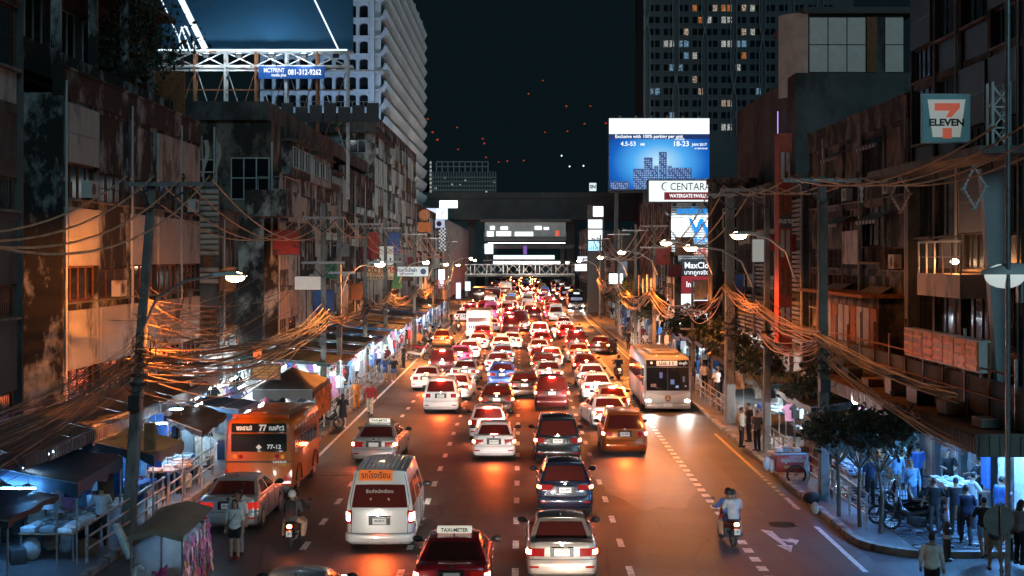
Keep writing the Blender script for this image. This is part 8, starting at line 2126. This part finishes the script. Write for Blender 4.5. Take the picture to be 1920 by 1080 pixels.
# crates, sacks and bundles crowding the near left pavement
cr2 = random.Random(9)
for i in range(46):
    y = 37.5+i*.46+cr2.uniform(-.3,.3); x = cr2.uniform(-14.2,-11.7); c, cn = cr2.choice(((CL['navy'],'navy'),(CL['dgrey'],'dark grey'),(CL['blue'],'blue'),(CL['brown'],'brown'),(CL['pale'],'pale grey'))); k = i % 3; at_ = ('by the lowest stall','by the leaning pole','by the wrinkled sheet','by the blue sheet roof')[min(3,int((y-37)/5.3))]
    if k == 0: o = obj('crate', MB().bbox(-.28,.28,-.2,.2,0,cr2.uniform(.3,.8),.03), c, None, 40, (x,y,.14), cr2.uniform(0,3)); tag(o, f'{cn} goods crate on the pavement {at_}', 'crate', 'crates on the near left pavement')
    elif k == 1: o = obj('cloth_sack', MB().ball((0,0,.3),(.26,.22,.32),10,8), c, None, 60, (x,y,.14)); tag(o, f'{cn} stuffed sack on the pavement {at_}', 'sack', 'sacks on the near left pavement')
    else:
        m = MB(); rows = [[(-.25+.1*j, .03*math.sin(j*2+q), -.2*q) for j in range(6)] for q in range(5)]; m.grid(rows); m.grid([[(p[0],p[1]+.02,p[2]) for p in r] for r in rows], flip=True); o = obj('hung_cloth', m, c, None, 60, (x,y,2.15+cr2.uniform(-.2,.2)), cr2.uniform(-.5,.5)); tag(o, f'{cn} cloth hung from the roof frame {at_}', 'cloth', 'cloths hung in the near left stalls')
# ---------------------------------------------------------------- right hand market
stall(10.9,13.6,64.5,70.0,2.4,'green','dark green sheet roof of the lit stall right of the grey bus', dz=(0,.2,.2,0), seed=31)
stall(11.0,14.2,54.0,61.0,2.6,'black','black sheet roof under the dark trees on the right', dz=(-.1,.3,.3,-.1), seed=32)
stall(11.0,13.8,76.0,84.0,2.7,'navy','navy sheet roof beside the grey bus on the right', dz=(-.1,.3,.3,-.1), seed=33)
stall(11.2,14.0,88.0,104.0,2.9,'grey','long grey sheet roof past the grey bus on the right', dz=(-.1,.3,.3,-.1), seed=34)
stall(10.6,12.4,50.8,53.4,2.3,'green','ragged translucent sheet hung over the red food cart', dz=(0,.2,.2,0), val=1.3, seed=35)
for k, (x, y, z, L_, s_) in enumerate(((12.2,67,2.15,1.3,'lit stall right of the grey bus'),(12.6,57,2.3,1.3,'stall behind the white railing'),(12.8,60,2.3,1.3,'stall beneath the dark trees'),(12.4,80,2.4,1.3,'stall beside the grey bus'),(12.6,92,2.5,1.3,'long grey roofed stall'),(12.6,99,2.5,1.3,'far end of the long grey roofed stall'),(13.2,118,2.7,1.5,'dim stalls past the pale posts'),(13.2,140,2.7,1.5,'far right stalls'),(13.4,165,2.7,1.5,'farthest right stalls'))):
    tube_lamp(x,y,z,'tube lamp in the '+s_,G_TUBE,L_,'y')
goods_table(11.2,12.6,65.2,68.8,.85,'white goods table right of the grey bus',('white','sky','pale','blue'),(3,5))
rail_of(13.5,64.8,13.5,69.8,2.0,6,'in the lit stall right of the grey bus',face=90)
rail_of(11.6,70.2,13.4,70.2,2.0,6,'at the end of the stall right of the grey bus')
rail_of(13.9,54.5,13.9,61,2.1,6,'in the stall behind the white railing',face=90)
rail_of(11.4,61.2,13.6,61.2,1.9,7,'across the stall under the dark trees',cols=['pink','pale','black','sky','grey'])
rail_of(13.7,76.4,13.7,84,2.1,6,'in the stall beside the grey bus',face=90,cols=['white','sky','blue','white','pale'])
rail_of(11.2,76.0,13.4,76.0,2.2,7,'at the front of the stall beside the grey bus',cols=['sky','white','pale','blue','black'])
goods_table(11.4,12.8,55.2,59.6,.85,'goods table behind the white railing',('white','cream','pale','sky'),(3,5))
b = MB()
for i in range(420):
    y = rng.uniform(86,190); x = rng.choice((11.6,12.6,13.7)); z = rng.uniform(.9,2.5); w = rng.uniform(.12,.25); h = rng.uniform(.5,.9); a = rng.uniform(-.6,.6)
    b.mat(rng.randint(0,5)); b.quad((x-w*math.cos(a),y-w*math.sin(a),z-h),(x+w*math.cos(a),y+w*math.sin(a),z-h),(x+w*.8*math.cos(a),y+w*.8*math.sin(a),z),(x-w*.8*math.cos(a),y-w*.8*math.sin(a),z))
o = obj('hanging_clothes', b, [CL[k] for k in ('white','sky','pale','blue','black','dgrey')]); tag(o, 'mass of hanging clothes in the far right stalls', 'clothes', kind='stuff')
# ribbed awning over the plaza
t = thing('ribbed_awning', 'ribbed metal awning with an orange lit top over the blue plaza', 'awning', (0,0,0))
M_RIB = mat('ribbed_metal', (.22,.21,.20), .5, .5, var=.2, scale=2)
b = MB(); b.add([(11.8,36.9,3.55),(14.7,36.9,3.62),(14.7,60,3.62),(11.8,60,3.55)], [(3,2,1,0)]); b.add([(11.8,36.9,3.48),(14.7,36.9,3.55),(14.7,60,3.55),(11.8,60,3.48)], [(0,1,2,3)]); obj('roof', b, mat('awning_top',(.15,.075,.04),.7,.1,var=.4,scale=.8), t)
rib = MB(); rib.box(-.02,.02,.0,.16,-.45,.0); rme = rib.mesh('rib'); rme.materials.append(M_RIB)
obj('fascia', MB().box(11.83,11.86,36.9,60,3.06,3.53), M_RIB, t)
for i in range(92): link('rib', rme, t, (11.80, 36.95+.25*i, 3.53))
w_ = obj('upstand', MB().box(13.15,13.3,37.0,60,3.6,4.75), M_WALL_D, t)
for i in range(11): obj('post', MB().beam((13.08,37.6+2.15*i,3.6),(13.08,37.6+2.15*i,5.5+.3*(i % 3)),.07), M_RUST if i % 2 else M_STEEL, t)
for k in range(2): obj('rail', MB().beam((13.06,37.6,4.3+.75*k),(13.06,59,4.3+.75*k),.05), M_RUST, t)
for i in range(7): obj('crate', MB().bbox(12.35,12.9,38.2+3.1*i,39.0+3.1*i+.2*(i % 3),3.60,3.85+.14*(i % 4),.02), (M_SHUT,M_TIMBER,M_STEEL_D)[i % 3], t)
ff = obj('front_fascia', MB().box(11.78,14.75,36.80,36.88,3.02,3.62), M_RIB, t); rib2 = MB(); rib2.box(0,.20,-.02,.02,-.5,.02); r2 = rib2.mesh('rib'); r2.materials.append(M_RIB)
for i in range(11): link('rib', r2, t, (11.85+.27*i, 36.79, 3.55))
G_PLZ = glow('plaza_tube_glow', (.14,.44,1), 900)
for k, (x, y) in enumerate(((13.0,39.5),(13.2,42.8),(13.0,46.2),(12.6,49.4),(14.3,41.0))): tube_lamp(x,y,3.0 if k < 4 else 2.8,('tube lamp nearest the camera','second tube lamp','third tube lamp','fourth tube lamp','inner tube lamp by the curtains')[k]+' under the ribbed awning',G_PLZ,1.4,'y',group='blue tube lamps under the ribbed awning')
t = thing('light_bulb', 'round bright bulb hanging beyond the small dark trees on the right', 'lamp', (11.9,50.6,3.1)); obj('bulb', MB().ball((0,0,0),.13,12,8), glow('bulb_glow',(1,.95,.9),90), t, 60); obj('flex', MB().tube([(0,0,.12),(0,0,.7)], .01, 4), M_BLACK, t)
# hanging white curtains and posters at the shop front under the awning
for k, (y, z0, z1, w, c, lb) in enumerate(((40.2,.5,2.9,1.1,'white','white curtain hanging at the shop front under the ribbed awning'),(41.8,.6,2.9,.9,'cream','cream patterned curtain beside the white one'),(43.5,1.1,2.9,.8,'blue','blue poster behind the seller'),(38.7,.4,2.9,1.0,'sky','pale blue curtain nearest the camera'))):
    t = thing('hanging_cloth', lb, 'cloth', (14.35,y,z0)); b = MB(); rows = [[(.04*math.sin(i*1.9), w*i/12, (z1-z0)*j/4+(.0 if j else .05*math.sin(i*2.3))) for i in range(13)] for j in range(5)]; b.grid(rows); b.grid([[(p[0]+.015,p[1],p[2]) for p in r] for r in rows], flip=True); obj('sheet', b, CL[c], t, 70)
goods_table(13.0,14.0,43.4,45.4,.95,'counter of white plastic cups under the awning',('white','white','pale'),(3,4),'tray')
goods_table(10.9,12.2,47.4,50.2,.8,'long food table by the small trees',('white','pale','sky','blue'),(4,6),'tray')
t = thing('water_pack', 'shrink wrapped pack of water bottles on the plaza floor', 'bottles', gp(1690,968,.14)+(.14,)); m = MB()
for i in range(4):
    for k in range(3): m.lathe([(.035,0),(.04,.02),(.04,.2),(.018,.25),(.018,.28),(0,.28)], 8, (.085*i-.13,.085*k-.085,.55))
obj('bottle', m, mat('bottle_plastic',(.45,.6,.75),.12,var=.1), t, 50); obj('crate', MB().bbox(-.22,.22,-.16,.16,0,.54,.02), CL['navy'], t)
# red food cart with writing
x, y = gp(1488,905,0)
t = thing('food_cart', 'red food cart with pale Thai letters beside the right kerb', 'cart', (x,y,0), R(4))
M_CART = mat('red_cart_paint',(.42,.03,.02),.4,var=.15,coat=.3)
obj('body', MB().bbox(-.72,.60,-.35,.45,.42,1.05,.03), M_CART, t, 40); obj('tray', MB().bbox(-.85,.75,-.42,.5,1.052,1.12,.02), M_STEEL, t, 40)
lettering('หมูแดดเดียว', .20, mat('cart_letters',(.6,.5,.4),.5,var=0), (-.08,-.36,.86), FACE_CAM, t, .006, sx=.95); lettering('089-036-8941', .14, mat('cart_letters2',(.5,.3,.05),.5,var=0), (-.05,-.36,.62), FACE_CAM, t, .004)
w_ = obj('wheel', MB().lathe([(.31,-.03),(.36,-.03),(.36,.03),(.31,.03)], 22, (-.02,-.46,.36), axis='y', cap=False), M_RUBBER, t, 40); m = MB(); m.lathe([(.29,-.015),(.31,-.02),(.31,.02),(.29,.015)], 20, (-.02,-.46,.36), axis='y', cap=False)
for k in range(12): m.tube([(-.02,-.46,.36),(-.02+.3*math.cos(2*PI*k/12),-.46,.36+.3*math.sin(2*PI*k/12))], .006, 4)
obj('rim', m, M_CHROME, w_); obj('handle', MB().tube([(-.7,.0,.9),(-1.15,.0,.95),(-1.15,.4,.95),(-.7,.4,.9)], .02, 6), M_STEEL, t, 50); obj('leg', MB().tube([(.5,-.3,.42),(.5,-.3,.02)], .025, 6), M_STEEL, t)
for k, (dx, c) in enumerate(((-.55,'white'),(-.25,'pale'),(.1,'white'),(.4,'brown'))): o = obj('food_box', MB().bbox(-.14,.14,-.2,.2,0,.14+.05*(k % 2),.03), CL[c], None, 40, (x+dx,y+.05,1.125)); tag(o, ('white','pale','second white','brown')[k]+' box of food on top of the red cart', 'box', 'boxes on the red food cart')
for k, dx in enumerate((-1.0,-.8)): o = obj('plastic_bag', MB().ball((0,0,0),(.14,.12,.26),10,8), M_WHITE, None, 60, (x+dx,y-.1,.72-.1*k)); tag(o, ('white plastic bag tied on the red cart handle','second plastic bag drooping from the red cart')[k], 'bag')
for k, (px, py, c, l, s_) in enumerate(((1522,945,'black','black rubbish bag on the kerb by the tall grey pole',(.3,.25,.2)),(1528,965,'cream','pale tied rubbish bag at the foot of the tall grey pole',(.13,.13,.2)),(1512,900,'white','tall white printed sack leaning near the red cart',(.12,.12,.42)))):
    x_, y_ = gp(px,py,.14); o = obj('rubbish_bag', MB().ball((0,0,s_[2]),s_,12,8), CL[c], None, 60, (x_,y_,.14)); tag(o, l, 'bag')
# bollards, sign seen from behind
for k, (px, py) in enumerate(((1776,1052),(1893,1050))):
    x_, y_ = gp(px,py,.14); t = thing('bollard', ('dark bollard with a round top right of the person in a white shirt','dark bollard behind the back of the round road sign')[k], 'bollard', (x_,y_,.14), group='bollards at the side street'); obj('shaft', MB().lathe([(.13,0),(.13,.06),(.095,.08),(.095,.78),(.12,.80),(.12,.86),(.07,.90)], 14), M_STEEL_D, t, 40); obj('knob', MB().ball((0,0,.97),.10,12,8), M_STEEL_D, t, 60); obj('band', MB().lathe([(.098,.60),(.098,.70)], 14), M_WHITE, t)
x_, y_ = gp(1873,1120,.0); t = thing('road_sign', 'round road sign seen from its plain grey back at the lower right', 'road sign', (x_,y_,.0)); obj('disc', MB().lathe([(.37,.0),(.37,.02),(0,.02)], 28, (0,0,1.85), axis='y'), mat('sign_back',(.26,.26,.25),.5,.4,var=.2), t, 40); obj('pole', MB().tube([(.04,-.04,0),(.04,-.04,2.3)], .032, 8), M_STEEL, t, 50)
# small stools, boxes
for k, (px, py) in enumerate(((1355,770),(1342,764))): x_, y_ = gp(px,py,.14); t = thing('stool', ('wooden stool below the lit stall right of the bus','second stool tucked behind the first')[k], 'stool', (x_,y_,.14)); obj('seat', MB().bbox(-.2,.2,-.16,.16,.40,.44,.01), M_TIMBER, t); [obj('leg', MB().beam((sx*.17,sy*.13,0),(sx*.15,sy*.11,.4),.035), M_TIMBER, t) for sx in (-1,1) for sy in (-1,1)]
o = obj('blue_bin', MB().lathe([(.2,0),(.26,.6),(.28,.62),(.24,.64)], 14), CL['blue'], None, 40, gp(1366,772,.14)+(.14,)); tag(o, 'blue plastic tub beside the stools right of the bus', 'tub')
# ---------------------------------------------------------------- trees
def crown_mesh(c, r, n, seed, size=.13):
    q = random.Random(seed); b = MB(); cl = []
    for i in range(max(6, n//70)):
        a = q.uniform(0,2*PI); u = q.uniform(-1,1); s = math.sqrt(1-u*u); f = q.uniform(.35,.95); cl.append((Vector((c[0]+r[0]*s*math.cos(a)*f, c[1]+r[1]*s*math.sin(a)*f, c[2]+r[2]*u*f)), q.uniform(.22,.45)*min(r)))
    for i in range(n):
        p0, rr = q.choice(cl); p = p0+Vector((q.gauss(0,.55),q.gauss(0,.55),q.gauss(0,.5)))*rr*1.3
        d = Vector((q.gauss(0,1),q.gauss(0,1),q.gauss(0,.7))).normalized(); e = d.orthogonal().normalized(); e = Matrix.Rotation(q.uniform(0,6.3),3,d) @ e; g = d.cross(e); s = size*q.choice((.5,.7,.9,1.1,1.7))
        b.add([p-e*s*.5, p+g*s*.28, p+e*s*.6, p-g*s*.28], [(0,1,2,3)])
    return b
def tree(x, y, z0, hgt, r, label, n=900, seed=1, trunk_r=.07, size=.13, twin=False):
    t = thing('street_tree', label, 'tree', (x,y,z0), group='small dark trees along the street'); q = random.Random(seed)
    obj('trunk', MB().tube([(0,0,0),(q.uniform(-.05,.05),0,hgt*.35),(q.uniform(-.1,.1),q.uniform(-.1,.1),hgt*.75)], [trunk_r,trunk_r*.8,trunk_r*.55], 8), M_BARK, t, 60)
    b = MB()
    for k in range(6): a = 2*PI*k/6+q.uniform(-.3,.3); b.tube([(0,0,hgt*.6),(r[0]*.4*math.cos(a),r[1]*.4*math.sin(a),hgt*.85),(r[0]*.75*math.cos(a),r[1]*.75*math.sin(a),hgt+q.uniform(-.2,.3))], [trunk_r*.5,trunk_r*.35,.012], 5)
    obj('branch', b, M_BARK, t); obj('crown', crown_mesh((0,0,hgt), r, n, seed, size), M_LEAF, t)
for k, (px, py, h, r, lb) in enumerate(((1573,968,2.75,(1.5,1.3,.55),'small dark tree nearest the tall grey pole'),(1612,988,2.9,(1.8,1.5,.6),'small dark tree in the middle of the three on the right'),(1651,1000,3.0,(2.0,1.6,.7),'small dark tree next to the parked motorcycles'))):
    x_, y_ = gp(px,py,.14); tree(x_+.0,y_,.14,h,r,lb,2600,50+k)
for k, (x_, y_, h, r, lb, n) in enumerate(((11.4,57.0,3.2,(1.5,1.6,.8),'dark tree right of the brown concrete pole',1500),(10.9,63.5,3.3,(1.5,1.8,.8),'dark tree between the two brown poles',1500),(10.9,74,3.6,(1.5,2,.9),'dark bushy tree behind the grey bus roof',1500),(11.0,82,3.7,(1.6,2.2,.9),'dark tree behind the thin pole beside the bus',1300),(11.2,92,3.9,(1.6,2.4,1.0),'dark tree beyond the bus under the lit panels',1200),(10.9,118,4.2,(1.6,3,1.2),'dark tree on the right before the far railing',1200),(10.9,140,4.4,(1.7,3,1.3),'dark tree by the far right railing',1000),(11,165,4.6,(1.8,3.4,1.4),'farthest dark tree on the right pavement',900))): tree(x_,y_,.14,h,r,lb,n,70+k,.09,.16 if y_ < 90 else .24)
tree(-16.2,60.0,14.3,3.0,(2.0,2.6,1.9),'leafy tree growing on the roof terrace at the upper left',3200,91,.1,.17)
t = thing('potted_palm', 'small spiky potted plant on the left roof edge below the blue sign', 'plant', pz(632,238,100)[0:1]+(100,pz(632,245,100)[1])); b = MB()
for k in range(14): a = 2*PI*k/14; b.add([(0,0,.2),(.35*math.cos(a)-.04*math.sin(a),.35*math.sin(a)+.04*math.cos(a),.6),(.7*math.cos(a),.7*math.sin(a),.45),(.35*math.cos(a)+.04*math.sin(a),.35*math.sin(a)-.04*math.cos(a),.6)], [(0,1,2,3)])
obj('leaves', b, mat('palm_leaf',(.05,.12,.07),.5,var=.3), t); obj('pot', MB().lathe([(.16,0),(.22,.25),(0,.25)], 10), M_RUST, t, 40)
# small bulb lamp on the right balcony, and wall lamp glow
t = thing('wall_lamp', 'small lit wall lamp left of the orange balcony on the right facade', 'lamp', (14.2,46.6,8.05)); obj('lens', MB().ball((0,0,0),(.14,.10,.09),10,6), G_SODIUM, t, 60); lamp('lamp_light','POINT',(-.05,-.3,-.1),60,SODIUM,t,.1)
# ------------------------------------------------------------------ the people in their places
def pp(px, py, rz, pose, top, bottom, label, z=.14, **k):
    x, y = gp(px, py, z); return person(x, y, rz, pose, top, bottom, label, z=z, **k)
# in the road, lower left
pp(440,1048,176,'stand','white','black','woman in white top, black shorts and red shoes in the road by the silver saloon',z=0,hair='long_hair',bkind='shorts',shoes='red',h=.96,skin=M_SKIN2,bag='shoulder')
pp(446,1040,170,'stand','white','grey','man in a white shirt standing just behind the young woman in black shorts',z=0,h=1.04)
# walking by the left kerb
pp(643,802,8,'walk','black','black','woman in a black dress walking beside the orange lit railing',z=0,hair='long_hair',bkind='skirt',h=.97,skin=M_SKIN2,shoes='white')
pp(668,768,185,'walk_b','orange','orange','woman in an orange patterned dress by the orange lit railing',z=0,hair='long_hair',h=.95,bkind='trousers')
pp(694,778,180,'walk','red','cream','man in a red jersey and cream trousers walking towards the footbridge',z=0,h=1.02,sleeve='long_shirt')
pp(722,716,5,'walk_b','blue','denim','man in a blue shirt with a backpack walking away by the left kerb',z=0,bkind='shorts',bag='backpack',shoes='white')
pp(738,716,3,'walk','black','blue','man in black shirt and blue shorts walking away beside the blue shirted man',z=0,bkind='shorts',shoes='white')
pp(726,694,180,'stand','maroon','dgrey','person in a maroon top leaning on the railing ahead of the walking pair',z=.14)
# near left stalls
pp(190,1022,15,'browse','pale','black','man in a pale shirt leaning over the silver food table',z=.14,h=1.0)
pp(189,915,10,'stand','blue','black','man in a bright blue shirt under the lowest dark canopy')
pp(222,925,0,'stand','black','black','person in black beside the man in the bright blue shirt')
pp(318,902,8,'stand','blue','denim','man in a blue checked shirt seen from behind at the blue lit stall',h=1.04)
pp(291,890,20,'browse','black','black','person in black reaching at the rail left of the checked shirt')
pp(392,880,-60,'stand','black','dgrey','seller in black standing by the railing left of the orange bus')
pp(75,1000,40,'browse','dgrey','black','dark figure at the food table in the bottom left stall')
pp(12,1015,60,'stand','black','black','dark figure at the extreme lower left edge')
# crowd behind the orange bus, lit white
lab = ['man in a white shirt seen from behind by the peaked tent','woman in a pink scarf beside the white shirted man','person in a pale top looking at clothes behind the orange bus','person in a white blouse at the hanging dresses','person with dark clothes among the white ones behind the bus','person in a grey shirt bending to the clothes table','tall person in white under the market name board','person in black at the end of the white lit stall','person in sky blue deep in the first white lit stall','person in a cream top below the brown board']
for k, (px, py, c, p) in enumerate([(541,792,'white','stand'),(496,796,'pink','browse'),(476,800,'pale','browse'),(512,782,'white','bag'),(525,798,'black','stand'),(463,806,'grey','browse'),(505,770,'white','stand'),(567,786,'black','browse'),(552,772,'sky','stand'),(485,775,'cream','browse')]):
    pp(px,py,rng.uniform(-50,50) if k else 0,p,c,rng.choice(('black','denim','dgrey')),lab[k],hair='long_hair' if k in (1,3,8) else 'hair',low=True)
# crowd farther up the left pavement
tops = ['black','black','white','navy','dgrey','white','maroon','pale','black','sky','pink','blue']
place = ['by the green cloth roofs','near the walking pair','under the third cloth roof','beside the parked scooters','in the white lit passage','by the gold crossover']
for k in range(46):
    Y = rng.uniform(78,150); X = rng.uniform(-12.6,-9.6); c = tops[k % 12]
    person(X, Y, rng.choice((0,180,90,-90))+rng.uniform(-40,40), rng.choice(('stand','walk','walk_b','browse','bag','phone')), c, rng.choice(('black','denim','dgrey','khaki')), f'{"small figure" if Y > 110 else "shopper"} in a {c.replace("dgrey","dark grey")} top {place[min(5,int((Y-78)/12))]} on the left', hair=rng.choice(('hair','hair','long_hair')), bkind=rng.choice(('trousers','trousers','shorts')), low=True, h=rng.uniform(.93,1.05), group='shoppers crowding the left pavement')
for k, (px, py, c, l) in enumerate([(757,690,'black','man in black by the white scooter'),(786,658,'orange','person in an orange vest among the parked scooters'),(796,646,'black','standing man in black between the parked scooters'),(806,640,'white','person in white near the far end of the scooter row'),(816,630,'navy','person in navy at the kerb left of the white minibus'),(846,612,'black','dark figure crossing far up the left lane'),(838,606,'dgrey','grey figure stepping off the far left kerb')]): pp(px,py,rng.uniform(-180,180),'stand',c,'black',l,z=.14 if k < 5 else 0,low=True)
# right hand plaza
pp(1747,1134,-25,'stand','white','black','person in a long sleeved white shirt standing in the side street at the bottom right',z=0,sleeve='long_shirt',skin=M_SKIN,h=1.0)
pp(1752,1000,-10,'bag','black','dgrey','woman in a black printed T-shirt with a maroon bag walking into the plaza',hair='hair',hairm=M_HAIRB,bag='carrier',h=.96)
pp(1792,1004,-15,'stand','black','black','woman in black with short hair walking left of the navy shirt',h=.99,bag='shoulder')
pp(1811,1022,-12,'walk','navy','black','person in a navy T-shirt and black trousers walking away in the plaza',h=1.0)
pp(1823,992,-75,'browse','white','denim','man in a short sleeved white shirt facing the counter',h=1.0)
pp(1876,1002,-70,'phone','blue','navy','man in a bright blue shirt looking at his hands on the right',h=1.0,sleeve='long_shirt')
pp(1708,966,165,'stand','sky','denim','man in a light blue shirt with a bag facing the camera by the water bottles',sleeve='long_shirt',bag='shoulder',h=1.03)
pp(1681,938,0,'stand','sky','khaki','man in a grey blue T-shirt and shorts seen from behind by the food table',bkind='shorts',h=1.0)
pp(1632,948,15,'stand','navy','black','man in navy standing at the food table by the small trees')
pp(1641,918,-90,'browse','orange','dgrey','vendor in an orange vest at the food table')
pp(1721,925,10,'stand','blue','black','person in royal blue behind the light blue shirted man')
pp(1778,938,175,'browse','black','black','seller in black behind the counter of white cups',z=.14)
pp(1836,955,100,'browse','black','black','dark shirted seller at the white curtains')
pp(1754,955,160,'stand','pink','pink','child in a pink T-shirt beside the counter of white cups',h=.62,hair='long_hair')
pp(1845,1046,-5,'walk_b','black','sky','woman in black with pale shorts walking in front of the curtains',bkind='shorts',h=.97)
pp(1912,1058,-60,'phone','grey','black','woman in a grey striped top at the lower right edge',h=1.0,hair='long_hair')
pp(1909,1000,-100,'phone','brown','black','person holding up a phone at the right edge',h=1.02)
pp(1866,1072,-5,'walk','dgrey','khaki','person in shorts behind the round road sign',bkind='shorts',h=.97)
# right stalls farther up
rl = ['person in cream leaning on the white railing','person in black sitting low behind the white railing','person in dark clothes at the stall behind the white railing','person in white at the lit stall right of the bus','person in black browsing right of the bus','figure in black by the board on the far railing','figure in white by the pale posts','figure in navy walking near the far railing','figure in maroon on the pavement beyond the bus','person in black under the dark tree past the bus']
for k, (px, py, c) in enumerate([(1390,838,'cream'),(1405,828,'black'),(1420,845,'dgrey'),(1345,745,'white'),(1352,738,'black'),(1178,655,'black'),(1210,660,'white'),(1170,640,'navy'),(1205,645,'maroon'),(1300,720,'black')]): pp(px,py,rng.uniform(-180,180),rng.choice(('stand','browse','phone')),c,'black',rl[k],low=True)
for k in range(10):
    Y = rng.uniform(86,150); c = rng.choice(('black','white','navy','dgrey')); person(rng.uniform(11.0,13.4), Y, rng.uniform(-180,180), rng.choice(('stand','walk','browse')), c, 'black', f'small figure in a {c.replace("dgrey","dark grey")} top far along the right pavement', low=True, group='shoppers far along the right pavement')
# ------------------------------------------------------------------ lettering becomes plain mesh
dg = bpy.context.evaluated_depsgraph_get()
for o in LETTERS:
    me = bpy.data.meshes.new_from_object(o.evaluated_get(dg)); me.name = 'lettering'
    n = bpy.data.objects.new('tmp', me); COL.objects.link(n); n.parent = o.parent; n.location = o.location; n.rotation_euler = o.rotation_euler; n.scale = o.scale
    nm = o.name; bpy.data.objects.remove(o); n.name = nm
bpy.data.scenes.remove(WORK)
